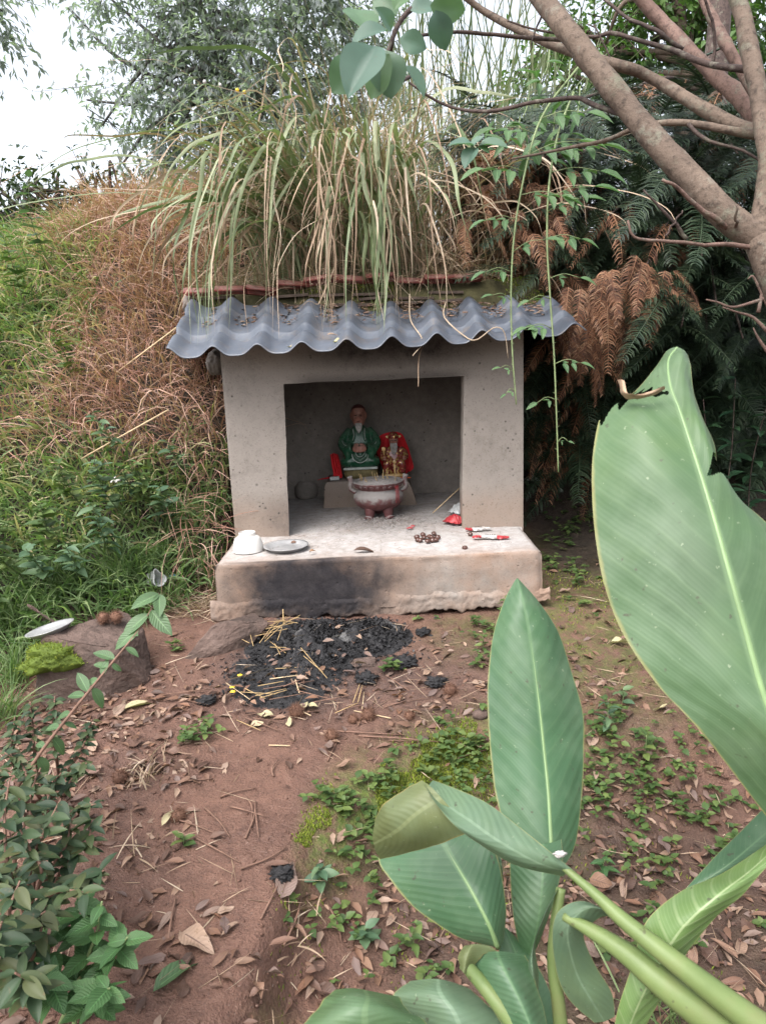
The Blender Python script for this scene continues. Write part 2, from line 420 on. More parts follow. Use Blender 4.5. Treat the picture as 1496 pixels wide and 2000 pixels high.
def mat_roof():
    k = NT('blue_grey_resin'); p = geo_noise_vec(k)
    n1 = k.noise(5, 5, 0.6, p); n2 = k.noise(60, 4, 0.6, p)
    c = k.ramp(n1, [(0.3, (0.055, 0.065, 0.085)), (0.7, (0.090, 0.103, 0.128))])
    c = k.mix(k.ramp(n2, [(0.52, 0.0), (0.75, 0.4)]), c, (0.15, 0.155, 0.16))
    c = k.mix(k.ramp(k.noise(13, 5, 0.7, p), [(0.52, 0.0), (0.70, 0.6)]), c, (0.115, 0.092, 0.075))
    c = k.mix(k.ramp(k.noise(34, 5, 0.75, p), [(0.62, 0.0), (0.70, 0.6)]), c, (0.16, 0.155, 0.14))
    c = k.mix(k.ramp(k.noise(150, 2, 0.6, p), [(0.66, 0.0), (0.72, 0.6)]), c, (0.03, 0.028, 0.026))
    k.bump(n2, 0.12, 0.003)
    return k.done(c, k.ramp(n1, [(0.3, 0.34), (0.7, 0.55)]), 0.5)
def mat_ware(name, col, dust=0.6, rough=0.25, dustcol=(0.42, 0.39, 0.37), gold=0.0, bump=0.2, lo=-0.1):
    """glazed or painted ware with ash settled on it"""
    k = NT(name); p = geo_noise_vec(k); up = k.sep(k.n('NewGeometry').outputs['Normal'])
    c = k.ramp(k.noise(25, 4, vec=p), [(0.3, tuple(q*0.65 for q in col)), (0.7, tuple(min(1, q*1.2) for q in col))])
    if gold:
        g = k.ramp(k.noise(75, 3, 0.6, p), [(0.53, 0.0), (0.58, gold)]); c = k.mix(g, c, (0.62, 0.42, 0.14)); k.set(k.b, 'Metallic', k.math('MULTIPLY', g, 0.6))
    f = k.math('MULTIPLY', smooth_mask(k, k.math('ADD', up[2], k.math('MULTIPLY', k.math('SUBTRACT', k.noise(40, 4, 0.7, p), 0.5), 1.8)), lo, lo+0.8), dust)
    c = k.mix(f, c, dustcol)
    k.bump(k.noise(90, 4, 0.6, p), bump, 0.003)
    return k.done(c, k.math('ADD', k.math('MULTIPLY', f, 0.6), rough), 0.5)
def mat_bark(name, c1, c2, rough=0.8):
    k = NT(name); p = geo_noise_vec(k)
    n1 = k.noise(7, 6, 0.65, p); n2 = k.noise(55, 5, 0.65, p)
    c = k.ramp(n1, [(0.3, c1), (0.62, c2), (0.8, tuple(min(1, q*1.35) for q in c2))])
    c = k.mix(k.ramp(n2, [(0.50, 0.0), (0.68, 0.8)]), c, tuple(q*0.4 for q in c1))
    n4 = k.noise(190, 4, 0.7, p)
    c = k.mix(k.ramp(k.noise(20, 5, 0.75, p), [(0.54, 0.0), (0.66, 0.55)]), c, (0.20, 0.19, 0.155))
    c = k.mix(k.ramp(k.noise(10, 5, 0.7, p), [(0.56, 0.0), (0.70, 0.5)]), c, (0.075, 0.085, 0.05))
    c = k.mix(k.ramp(n4, [(0.56, 0.0), (0.66, 0.5)]), c, tuple(q*0.35 for q in c1))
    k.bump(k.math('ADD', k.math('ADD', n2, k.math('MULTIPLY', n1, 0.8)), k.math('MULTIPLY', n4, 0.4)), 0.55, 0.008)
    return k.done(c, rough, 0.25)
def mat_rock():
    k = NT('red_sandstone'); p = geo_noise_vec(k)
    n1 = k.noise(6, 6, 0.65, p, 0.6); n2 = k.noise(45, 5, 0.65, p)
    c = k.ramp(n1, [(0.3, (0.055, 0.040, 0.034)), (0.55, (0.105, 0.072, 0.060)), (0.8, (0.17, 0.122, 0.104))])
    c = k.mix(k.ramp(n2, [(0.5, 0.0), (0.75, 0.55)]), c, (0.05, 0.036, 0.03))
    k.bump(k.math('ADD', n1, k.math('MULTIPLY', n2, 0.5)), 1.0, 0.018)
    return k.done(c, 0.85, 0.25)
def mat_char():
    k = NT('charred_paper'); p = geo_noise_vec(k)
    c = k.ramp(k.noise(60, 5, 0.7, p), [(0.35, (0.009, 0.009, 0.010)), (0.62, (0.028, 0.027, 0.029)), (0.8, (0.10, 0.097, 0.098))])
    c = k.mix(k.ramp(k.noise(9, 4, 0.6, p), [(0.60, 0.0), (0.70, 0.5)]), c, (0.20, 0.195, 0.19))
    k.bump(k.noise(130, 5, 0.7, p), 0.9, 0.01)
    return k.done(c, 0.7, 0.35)

def mat_metal(name, col):
    k = NT(name); p = geo_noise_vec(k); f = k.noise(18, 5, 0.6, p)
    c = k.ramp(f, [(0.3, tuple(q*.6 for q in col)), (0.7, col)]); k.set(k.b, 'Metallic', 0.35)
    return k.done(c, k.ramp(f, [(0.3, 0.5), (0.7, 0.3)]))
def mat_stalk():
    k = NT('canna_stalk'); p = geo_noise_vec(k); f = k.noise(7.0, 5, 0.6, p); g = k.noise(14, 5, 0.65, p)
    c = k.ramp(f, [(0.3, (0.085, 0.125, 0.04)), (0.6, (0.14, 0.185, 0.065)), (0.8, (0.19, 0.225, 0.10))])
    c = k.mix(k.ramp(g, [(0.5, 0.0), (0.72, 0.5)]), c, (0.11, 0.10, 0.045)); c = k.mix(k.ramp(k.noise(70, 2, 0.5, p), [(0.68, 0.0), (0.74, 0.6)]), c, (0.05, 0.04, 0.025))
    k.bump(k.noise(60, 4, 0.6, p), 0.15, 0.003); return k.done(c, 0.5, 0.35)
MT = dict(
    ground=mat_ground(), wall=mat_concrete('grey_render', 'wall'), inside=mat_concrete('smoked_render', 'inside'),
    plinth=mat_concrete('plinth_concrete', 'plinth'), roof=mat_roof(), rock=mat_rock(), char=mat_char(),
    mortar=mat_plain('pale_mortar', (0.20, 0.17, 0.15), 0.95, 0.35, 18, 0.8),
    oldtile=mat_ware('red_glazed_tile', (0.19, 0.05, 0.042), 0.35, 0.4, (0.15, 0.12, 0.09)),
    flattile=mat_plain('old_clay_tile', (0.085, 0.062, 0.05), 0.9, 0.5, 20, 0.6),
    bark=mat_bark('smooth_brown_bark', (0.078, 0.056, 0.043), (0.145, 0.108, 0.083)),
    bark_pink=mat_bark('reddish_bark', (0.10, 0.062, 0.05), (0.17, 0.11, 0.09)),
    twig=mat_bark('dark_twig_bark', (0.035, 0.024, 0.021), (0.075, 0.052, 0.045)),
    greybark=mat_bark('grey_tree_bark', (0.06, 0.058, 0.055), (0.13, 0.125, 0.12)),
    dry=mat_leaf('dry_straw', [(0.21, 0.135, 0.092), (0.34, 0.245, 0.17), (0.46, 0.37, 0.28)], 0.7, 0.2),
    drypink=mat_leaf('dry_reddish_grass', [(0.24, 0.115, 0.085), (0.42, 0.235, 0.18), (0.56, 0.39, 0.32)], 0.75, 0.3),
    straw=mat_leaf('yellowing_grass', [(0.17, 0.22, 0.085), (0.36, 0.37, 0.18), (0.44, 0.35, 0.23)], 0.65, 0.4),
    grass=mat_leaf('fresh_grass', [(0.085, 0.15, 0.055), (0.15, 0.225, 0.09), (0.24, 0.30, 0.14)], 0.5, 0.42),
    reed=mat_leaf('reed_blade_green', [(0.10, 0.14, 0.065), (0.17, 0.205, 0.105), (0.27, 0.29, 0.18)], 0.5, 0.25),
    weed=mat_leaf('weed_leaf', [(0.045, 0.085, 0.026), (0.075, 0.125, 0.036), (0.125, 0.17, 0.05)], 0.5, 0.3, 0.3),
    weedblue=mat_leaf('bluish_weed_leaf', [(0.06, 0.115, 0.065), (0.095, 0.16, 0.09), (0.12, 0.18, 0.08)], 0.5, 0.3),
    shrub=mat_leaf('dark_shrub_leaf', [(0.018, 0.038, 0.018), (0.03, 0.058, 0.024), (0.05, 0.076, 0.028), (0.065, 0.075, 0.028)], 0.58, 0.2, 0.5),
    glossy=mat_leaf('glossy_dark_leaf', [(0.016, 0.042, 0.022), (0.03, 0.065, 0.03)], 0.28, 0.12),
    fg_leaf=mat_leaf('glaucous_round_leaf', [(0.075, 0.135, 0.105), (0.11, 0.185, 0.14), (0.095, 0.17, 0.075)], 0.5, 0.35, 0.15),
    oval=mat_leaf('oval_spray_leaf', [(0.07, 0.125, 0.055), (0.10, 0.17, 0.08)], 0.45, 0.3, 0.2, veins=True),
    nettle=mat_leaf('soft_green_leaf', [(0.04, 0.095, 0.032), (0.065, 0.14, 0.045)], 0.55, 0.3, 0.2, veins=True),
    bgtree=mat_leaf('tree_leaf_with_haze', [(0.21, 0.235, 0.25), (0.28, 0.31, 0.325), (0.36, 0.385, 0.395)], 0.6, 0.55),  # haze and lens glare are put into the pale leaf colour
    brtree=mat_leaf('bright_tree_leaf', [(0.05, 0.10, 0.03), (0.09, 0.17, 0.045), (0.13, 0.22, 0.06)], 0.5, 0.35),
    fir=mat_leaf('fir_needle', [(0.011, 0.022, 0.012), (0.022, 0.040, 0.020), (0.042, 0.062, 0.032)], 0.45, 0.1),
    firbrown=mat_leaf('dead_fir_needle', [(0.06, 0.028, 0.018), (0.15, 0.066, 0.036), (0.24, 0.115, 0.06), (0.30, 0.18, 0.11)], 0.7, 0.15),
    litter=mat_leaf('dead_leaf', [(0.06, 0.036, 0.028), (0.125, 0.066, 0.045), (0.20, 0.115, 0.075), (0.29, 0.20, 0.145), (0.13, 0.09, 0.08), (0.17, 0.085, 0.05)], 0.6, 0.1, 0.6, veins=True),
    pale_leaf=mat_leaf('pale_dead_leaf', [(0.36, 0.30, 0.19), (0.42, 0.38, 0.22)], 0.65, 0.15, 0.5),
    moss=mat_leaf('moss', [(0.085, 0.125, 0.016), (0.16, 0.205, 0.024), (0.235, 0.265, 0.035)], 0.8, 0.2),
    stem=mat_plain('green_stem', (0.135, 0.175, 0.075), 0.5, 0.3),
    bramble=mat_leaf('bramble_leaf', [(0.06, 0.12, 0.05), (0.095, 0.165, 0.07)], 0.5, 0.35, 0.1, veins=True),
    stick=mat_plain('incense_bamboo', (0.36, 0.25, 0.12), 0.7, 0.35, 60, 0.05),
    stickdark=mat_plain('old_stick', (0.15, 0.085, 0.06), 0.8, 0.4, 40, 0.1),
    stickpale=mat_plain('pale_straw_stick', (0.48, 0.36, 0.22), 0.75, 0.3, 40, 0.05),
    ash=mat_plain('incense_ash', (0.27, 0.25, 0.237), 0.95, 0.4, 90, 0.8),
    green=mat_ware('green_painted_robe', (0.014, 0.075, 0.038), 0.16, 0.22, (0.20, 0.20, 0.17)),
    skin=mat_ware('faded_flesh_paint', (0.30, 0.135, 0.10), 0.25, 0.5, (0.22, 0.18, 0.15)),
    beard=mat_plain('grey_beard_paint', (0.30, 0.285, 0.27), 0.7, 0.4, 60, 0.4),
    cap=mat_plain('dark_red_cap_paint', (0.085, 0.028, 0.025), 0.5, 0.4, 40, 0.2),
    olive=mat_plain('worn_olive_paint', (0.155, 0.125, 0.055), 0.8, 0.5, 30, 0.4),
    trim=mat_plain('silver_trim_and_highlight', (0.42, 0.45, 0.42), 0.4, 0.3, 60, 0.1),  # colours the base band and the imitated highlights on the robe
    redgold=mat_ware('red_and_gilt_glaze', (0.165, 0.022, 0.020), 0.10, 0.14, (0.2, 0.16, 0.14), 0.9),
    gilt=mat_plain('gilt', (0.55, 0.36, 0.15), 0.25, 0.3, 60, 0.1, 0.8),
    cloth=mat_plain('red_cloth', (0.50, 0.014, 0.02), 0.75, 0.2, 14, 0.3),
    censer=mat_ware('red_ceramic_under_ash', (0.095, 0.030, 0.030), 1.0, 0.6, (0.20, 0.185, 0.177), 0, 1.0, -0.5),
    censer_foot=mat_ware('red_ceramic_foot', (0.085, 0.028, 0.028), 0.9, 0.6, (0.20, 0.185, 0.177), 0, 1.0, 0.15),
    paperred=mat_plain('red_wrapper', (0.30, 0.030, 0.036), 0.35, 0.25, 40, 0.3, 0.5),
    paperwhite=mat_plain('white_wrapper', (0.42, 0.40, 0.385), 0.45, 0.3, 40, 0.3),
    paperorange=mat_plain('orange_wrapper', (0.62, 0.11, 0.03), 0.4, 0.2, 40, 0.2),
    white=mat_plain('white_porcelain', (0.58, 0.56, 0.53), 0.25, 0.10, 20, 0.05, 0.5),
    steel=mat_metal('dull_steel', (0.40, 0.40, 0.405)),
    plastic=mat_plain('cloudy_plastic', (0.36, 0.37, 0.37), 0.3, 0.2, 30, 0.2),
    blueplastic=mat_plain('blue_print_plastic', (0.12, 0.32, 0.55), 0.35, 0.4, 60, 0.1),
    nut=mat_plain('chestnut_skin', (0.065, 0.026, 0.018), 0.3, 0.5, 40, 0.05, 0.6),
    burr=mat_leaf('chestnut_burr', [(0.085, 0.040, 0.025), (0.16, 0.08, 0.05)], 0.8, 0.0),
    yellow=mat_plain('yellow_petal', (0.70, 0.46, 0.03), 0.6, 0.2, 40, 0.1),
    dark=mat_plain('black_mark', (0.02, 0.018, 0.018), 0.6, 0.2, 40, 0),
    soilroof=mat_plain('mossy_roof_soil', (0.055, 0.050, 0.022), 0.95, 0.7, 16, 1.0),
    canna=mat_canna('canna_leaf', (0.066, 0.122, 0.056), (0.115, 0.18, 0.09)),
    canna_dk=mat_canna('canna_leaf_dark', (0.046, 0.105, 0.050), (0.09, 0.16, 0.08), freq=105, lean=0.2),
    canna_pale=mat_canna('canna_leaf_glaucous', (0.092, 0.148, 0.092), (0.14, 0.205, 0.135), freq=90, stripe=0.15),
    canna_under=mat_canna('canna_leaf_yellowing', (0.105, 0.125, 0.05), (0.15, 0.175, 0.085), (0.28, 0.20, 0.06), 80, 0.3, 0.5, 0.25),
    canna_stripe=mat_canna('canna_leaf_striped', (0.105, 0.175, 0.055), (0.26, 0.32, 0.17), freq=85, lean=0.12, stripe=0.55),
    canna_brown=mat_plain('torn_leaf_edge', (0.34, 0.24, 0.16), 0.7, 0.4, 60, 0.3),
    canna_stem=mat_stalk(),
    canna_rib=mat_plain('canna_midrib', (0.15, 0.23, 0.10), 0.4, 0.2, 16, 0.05),
)

# ------------------------------------------------------------------ ground
def build_ground():
    gx = np.concatenate([[-60, -40, -25, -15, -10], np.arange(-7, -2.4, 0.12), np.arange(-2.4, 2.2, 0.02), np.arange(2.2, 7, 0.12), [7, 10, 15, 25, 40, 60]])
    gy = np.concatenate([[-60, -30, -15, -8], np.arange(-5, -2.3, 0.12), np.arange(-2.3, 0.2, 0.017), np.arange(0.2, 2.2, 0.04), np.arange(2.2, 8, 0.15), [8, 12, 20, 35, 60]])
    X, Y = np.meshgrid(gx, gy); Z = ground(X, Y)
    V = np.stack([X, Y, Z], -1).reshape(-1, 3)
    nx, ny = len(gx), len(gy)
    I = np.arange(nx*ny).reshape(ny, nx)
    F = np.stack([I[:-1, :-1], I[:-1, 1:], I[1:, 1:], I[1:, :-1]], -1).reshape(-1, 4)
    c = V[F].mean(1)
    hole = (c[:, 0] > -0.69) & (c[:, 0] < 0.605) & (c[:, 1] > 0.0) & (c[:, 1] < 1.24)   # the shrine stands here
    F = F[~hole]
    me = mesh_np('ground', V, F, smooth=True)
    x, y = V[:, 0], V[:, 1]; e = np.interp(x, EX, EY)
    moss = 1.0*np.exp(-(((e-y)-0.05)/0.16)**2)*sstep(-0.34, -0.2, x)*sstep(1.0, 0.1, x)*sstep(-1.75, -1.45, y)
    moss = np.maximum(moss, 0.65*sstep(0.25, 0.75, x)*sstep(-1.3, -0.6, y)*sstep(1.0, 0.5, y))
    moss = np.maximum(moss, 0.45*sstep(0.0, 0.35, x)*sstep(-0.75, -0.5, y)*sstep(-0.25, -0.35, y))
    moss = np.maximum(moss, 0.5*sstep(0.3, 1.0, vnoise(x*3, y*3, 41)*1.2)*sstep(0.05, 0.3, e-y))
    char = np.exp(-(((x+0.33)/0.30)**2+((y+0.60)/0.27)**2)**1.3)
    char = np.maximum(char, 0.5*np.exp(-(((x+0.1)/0.5)**2+((y+0.7)/0.22)**2)))
    yb = np.interp(x, BX, BY); dark = np.maximum(sstep(-0.1, 0.25, y-yb), sstep(0.62, 0.9, x)*sstep(-0.25, 0.4, y)*0.95)  # dark bank soil; shade of the right hollow painted into the same mask
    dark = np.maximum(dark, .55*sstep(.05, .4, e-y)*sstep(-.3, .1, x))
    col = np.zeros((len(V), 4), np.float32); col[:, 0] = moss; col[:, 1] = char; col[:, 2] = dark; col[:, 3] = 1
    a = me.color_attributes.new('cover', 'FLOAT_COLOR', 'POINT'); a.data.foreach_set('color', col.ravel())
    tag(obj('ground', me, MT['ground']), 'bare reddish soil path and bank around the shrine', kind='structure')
build_ground()

# ------------------------------------------------------------------ the shrine
FY = 0.19                                        # front face of the wall
shrine = empty('shrine', (-0.04, 0.5, -0.2), 'small grey concrete wayside shrine with corrugated blue grey roof', 'shrine')
def grid_wall(xs, zs, y0, y1, hole, warp):
    """upright slab between y0 (front) and y1, with a rectangular hole given by cell indices"""
    nx, nz = len(xs), len(zs); V = []; F = []
    for y in (y0, y1):
        for z in zs:
            for x in xs: V.append(warp(x, y, z, y == y0))
    def id_(l, i, j): return l*nx*nz + j*nx + i
    def solid(i, j): return 0 <= i < nx-1 and 0 <= j < nz-1 and not (hole[0] <= i < hole[1] and hole[2] <= j < hole[3])
    for j in range(nz-1):
        for i in range(nx-1):
            if not solid(i, j): continue
            F.append((id_(0,i,j), id_(0,i+1,j), id_(0,i+1,j+1), id_(0,i,j+1)))
            F.append((id_(1,i,j), id_(1,i,j+1), id_(1,i+1,j+1), id_(1,i+1,j)))
            if not solid(i-1, j): F.append((id_(0,i,j), id_(0,i,j+1), id_(1,i,j+1), id_(1,i,j)))
            if not solid(i+1, j): F.append((id_(0,i+1,j), id_(1,i+1,j), id_(1,i+1,j+1), id_(0,i+1,j+1)))
            if not solid(i, j-1): F.append((id_(0,i,j), id_(1,i,j), id_(1,i+1,j), id_(0,i+1,j)))
            if not solid(i, j+1): F.append((id_(0,i,j+1), id_(0,i+1,j+1), id_(1,i+1,j+1), id_(1,i,j+1)))
    return V, F
def front_wall():
    xl, xr, ol, orr = -0.715, 0.636, -0.440, 0.368
    xs = list(np.linspace(xl, ol, 14)) + list(np.linspace(ol, orr, 36))[1:] + list(np.linspace(orr, xr, 14))[1:]
    zs = list(np.linspace(-0.03, 0.707, 34)) + list(np.linspace(0.707, 0.93, 11))[1:]
    def warp(x, y, z, front):
        o = 0.0045*float(fbm(x*14, z*14, 5)) + 0.006*float(fbm(x*4, z*4, 9))
        if ol-0.02 < x < orr+0.02 and 0.0 < z < 0.72:
            x += 0.010*float(fbm(z*9, x*2, 31)); z += 0.010*float(fbm(x*8, 3.3, 77))
        if abs(x-ol) < 0.03: x += -0.022*(0.71-z)/0.71 - (0.05 if not front else 0)
        if abs(x-orr) < 0.03: x += -0.018*(0.71-z)/0.71
        x += (z-0.4)*0.004
        return (x, y+(o if front else 0), z)
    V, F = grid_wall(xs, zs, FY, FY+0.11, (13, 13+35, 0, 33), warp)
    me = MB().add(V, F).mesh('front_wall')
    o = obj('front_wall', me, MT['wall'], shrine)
    b = o.modifiers.new('bevel', 'BEVEL'); b.width = 0.008; b.segments = 2; b.limit_method = 'ANGLE'; b.angle_limit = R(50)
    return o
front_wall()
def plain_box(name, lo, hi, mat, parent, bev=0.006, sub=0):
    me = MB().box(lo, hi).mesh(name, False); o = obj(name, me, mat, parent)
    if bev:
        b = o.modifiers.new('bevel', 'BEVEL'); b.width = bev; b.segments = 2
    return o
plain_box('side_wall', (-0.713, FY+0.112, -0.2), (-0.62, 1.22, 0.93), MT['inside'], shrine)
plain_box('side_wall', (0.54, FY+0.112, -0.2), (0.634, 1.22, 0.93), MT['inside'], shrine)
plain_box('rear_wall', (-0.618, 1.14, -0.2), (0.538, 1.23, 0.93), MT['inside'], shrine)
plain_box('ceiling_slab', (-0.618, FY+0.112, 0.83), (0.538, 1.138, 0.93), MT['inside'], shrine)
def platform():
    # a cast block with worn, slightly sagging edges
    x0, x1, y0, y1, z0 = -0.725, 0.628, -0.27, 1.14, -0.205; 
    xs = np.linspace(x0, x1, 150); V = []; rows = []
    prof = [(-0.205, 0.0), (-0.18, 0.001), (-0.155, 0.002), (-0.13, 0.004), (-0.105, 0.006), (-0.08, 0.008), (-0.055, 0.010), (-0.03, 0.011), (-0.012, 0.0115), (-0.003, 0.012), (0.001, 0.016)]
    ys = np.concatenate([np.linspace(-0.246, 0.4, 26), np.linspace(0.45, 1.13, 12)])
    for i, x in enumerate(xs):
        col = []
        ex = min(x-x0, x1-x); rnd = -0.02*max(0, 1-ex/0.035)**2
        for z, dy in prof:
            lump = 0.016*float(fbm(x*5, z*14, 15)) + 0.010*float(fbm(x*18, z*40, 16)) - 0.004*(1 if abs(z+0.055+0.02*float(fbm(x*4, 5, 3))) < 0.012 else 0)
            chip = 0.022*max(0, float(fbm(x*11, 2.0, 61))-0.08)*(1 if z > -0.04 else 0)
            col.append((x + (0.006*float(fbm(z*30, x, 8)) if ex < 0.02 else 0), y0+dy+lump+chip-rnd, z+(0.010*float(fbm(x*5, 1, 19)) if z > -0.05 else 0)+(rnd*0.5 if z > -0.02 else 0)))
        for y in ys:
            z = 0.004 + 0.010*float(fbm(x*5, y*5, 23)) + 0.004*float(fbm(x*24, y*24, 29)) + (rnd if y < FY else 0)
            col.append((x, y, z))
        rows.append(col)
    n = len(rows[0])
    for r in rows: V += r
    F = [(i*n+j, (i+1)*n+j, (i+1)*n+j+1, i*n+j+1) for i in range(len(xs)-1) for j in range(n-1)]
    # ends
    m = MB().add(V, F)
    for i, flip in ((0, 1), (len(xs)-1, 0)):
        b = i*n; fl = [b+j for j in range(n)]; c = len(m.v); m.v.append((V[b][0], 0.3, -0.205)); m.v.append((V[b][0], 1.13, -0.205))
        for j in range(n-1):
            f = (b+j, b+j+1, c) ; m.f.append(f if not flip else f[::-1])
    return obj('platform', m.mesh('platform'), MT['plinth'], shrine)
plat = platform()
def skirt():
    # ragged mortar spilled round the foot of the platform
    m = MB(); xs = np.linspace(-0.75, 0.655, 330); sec = 12; V = []
    for x in xs:
        h = 0.055 + 0.03*float(fbm(x*5, 0.3, 51)); outw = 0.013 + 0.014*float(fbm(x*7, 1.7, 52)) + 0.012*float(fbm(x*26, 2, 53)) - 0.02*max(0, float(fbm(x*9, 7, 59)))
        bot = -0.228 + 0.05*float(fbm(x*6, 4, 54)) + 0.06*float(fbm(x*22, 4, 55))
        top = -0.150 + 0.05*float(fbm(x*4, 9, 56)) + 0.02*float(fbm(x*30, 9, 57))
        for k in range(sec):
            t = k/(sec-1)
            V.append((x, -0.262 - outw*(1.0 if t < 0.75 else (1-t)*4) + 0.010*float(fbm(x*30, t*5, 58)) + 0.007*float(fbm(x*90, t*15, 60)), bot + (top-bot)*t))
        V.append((x, -0.20, bot+0.004))
    n = sec+1
    F = [(i*n+k, (i+1)*n+k, (i+1)*n+k+1, i*n+k+1) for i in range(len(xs)-1) for k in range(sec-1)]
    F += [(i*n+sec, (i+1)*n+sec, (i+1)*n, i*n) for i in range(len(xs)-1)]
    obj('mortar_skirt', m.add(V, F).mesh('mortar_skirt'), MT['plinth'], shrine)
skirt()
def lump(name, c, r, mat, parent=None, seed=0, amp=0.35, fr=2.2, sub=4, flat=None, world=True):
    bm = bmesh.new(); bmesh.ops.create_icosphere(bm, subdivisions=sub, radius=1)
    for v in bm.verts:
        p = v.co.normalized(); q = 1 + amp*float(fbm(p.x*fr+seed*3.1, p.y*fr+p.z*fr*1.3+seed, seed)) + amp*0.4*float(fbm(p.z*fr*3+seed, p.x*fr*3-p.y*fr*2, seed+9))
        v.co = Vector((c[0]+p.x*q*r[0], c[1]+p.y*q*r[1], c[2]+p.z*q*r[2]))
        if flat is not None and v.co.z > flat: v.co.z = flat + (v.co.z-flat)*0.25
    me = bpy.data.meshes.new(name); bm.to_mesh(me); bm.free()
    me.polygons.foreach_set('use_smooth', np.ones(len(me.polygons), bool))
    return obj(name, me, mat, parent, world)
# mortar gobs at the platform's left foot
for k, (px, py, s) in enumerate([]):
    p = at_y(px, py, -0.24); lump('mortar_gob', p, (s*.9, s*1.4, s*1.3), MT['plinth'], shrine, seed=k, amp=1.3, fr=3.2, sub=4)

# roof sheet: rounded ribs, flat pans, stepped like courses of tile
def roof_sheet():
    NXR, NYR = 330, 46; V = []
    ribs = np.array([328, 349-8, 435, 526, 611, 705, 785, 869, 959, 1043, 1131])
    for j in range(NYR):
        v = j/(NYR-1); y = -0.055 + 0.52*v
        for i in range(NXR):
            u = i/(NXR-1); x = -0.885 + 1.735*u
            ph = (u*9.28 - 0.02) % 1.0
            rib = 0.5+0.5*math.cos(2*math.pi*ph); rib = rib**1.9
            pan = 0.873 + (0.912-0.873)*u**1.6 - 0.04
            back = 1.075 - 0.055*u + 0.012*math.sin(u*9)
            z = pan + (back-pan)*v
            s = (v*2.75) % 1.0
            z += -0.026*(s**3) + 0.0 + rib*(0.045 - 0.004*math.sin(7*u)) + 0.006*math.sin(u*5+1.0)
            x2 = x + 0.012*(v-0.5)*math.sin(u*3)
            V.append((x2, y + 0.010*math.sin(u*11)*(1-v) + 0.014*rib*(1-v)*0.3, z))
    F = [(j*NXR+i, j*NXR+i+1, (j+1)*NXR+i+1, (j+1)*NXR+i) for j in range(NYR-1) for i in range(NXR-1)]
    o = obj('roof_sheet', mesh_np('roof_sheet', np.array(V), np.array(F), smooth=True), MT['roof'], shrine)
    s = o.modifiers.new('thick', 'SOLIDIFY'); s.thickness = 0.004; s.offset = -1
    return o
roof_sheet()
def roof_z(x, y):
    u = np.clip((x+0.885)/1.735, 0, 1); v = np.clip((y+0.055)/0.52, 0, 1)
    pan = 0.873+0.039*u**1.6-0.04; back = 1.075-0.055*u
    return pan+(back-pan)*v + 0.046*(0.5+0.5*np.cos(2*np.pi*((u*9.28-0.02) % 1)))**1.9
# soil and moss heaped on the old roof behind the sheet
def roof_soil():
    gx = np.linspace(-0.98, 0.9, 120); gy = np.linspace(0.43, 2.1, 80)
    X, Y = np.meshgrid(gx, gy)
    top = 1.00 + 0.17*sstep(0.43, 0.62, Y) + 0.25*sstep(0.7, 1.6, Y) - 0.02*sstep(0, 0.9, X) + 0.05*fbm(X*7, Y*7, 71) + 0.035*fbm(X*28, Y*28, 72)
    edge = sstep(0.0, 0.12, X+0.98)*sstep(0.0, 0.14, 0.9-X)
    Z = 0.86 + (top-0.86)*edge
    Z[0, :] = 0.9
    V = np.stack([X, Y, Z], -1).reshape(-1, 3); nx, ny = len(gx), len(gy); I = np.arange(nx*ny).reshape(ny, nx)
    F = np.stack([I[:-1, :-1], I[:-1, 1:], I[1:, 1:], I[1:, :-1]], -1).reshape(-1, 4)
    tag(obj('roof_soil', mesh_np('roof_soil', V, F, smooth=True), MT['soilroof']), 'mossy soil heaped behind the corrugated roof sheet', kind='structure')
    return lambda x, y: float(np.interp(y, [0.43, .62, .7, 1.6, 2.1], [1.0, 1.17, 1.17, 1.42, 1.42]))
soil_z = roof_soil()
def half_tile(L, r, t=0.012, n=10):
    V = []; F = []
    for x in (0, L):
        for rr in (r*(1 if x == 0 else 0.92), r*(1 if x == 0 else 0.92)-t):
            for k in range(n+1):
                q = math.pi*k/n; V.append((x, rr*math.cos(q), rr*math.sin(q)))
    m = n+1
    for k in range(n):
        F += [(k, k+1, 2*m+k+1, 2*m+k), (m+k+1, m+k, 3*m+k, 3*m+k+1), (k+1, k, m+k, m+k+1), (2*m+k, 2*m+k+1, 3*m+k+1, 3*m+k)]
    F += [(0, 2*m, 3*m, m), (n, m+n, 3*m+n, 2*m+n)]
    return MB().add(V, F).mesh('ridge_tile')
rt = half_tile(0.145, 0.034); rt.materials.append(MT['oldtile'])
ridge_px = [(362, 572), (425, 566), (482, 562), (540, 560), (598, 556), (655, 548), (712, 543), (770, 545), (828, 548), (884, 548)]
for k, (px, py) in enumerate(ridge_px):
    p = at_y(px, py+4, 0.53); o = bpy.data.objects.new('ridge_tile', rt); link(o, shrine)
    a = random.uniform(-0.22, 0.22); p = p+np.array((0, random.uniform(-.03, .05), random.uniform(-.028, .012)))
    o.matrix_parent_inverse = Matrix.Translation(-Vector(shrine.location))
    o.matrix_basis = Matrix.Translation(p) @ Matrix.Rotation(random.uniform(-.22, .22), 4, 'Z') @ Matrix.Rotation(-a*0.6, 4, 'Y') @ Matrix.Rotation(random.uniform(-.4, .1), 4, 'X')
ft = MB().box((0, 0, 0), (0.17, 0.20, 0.012)).mesh('flat_tile', False); ft.materials.append(MT['flattile'])
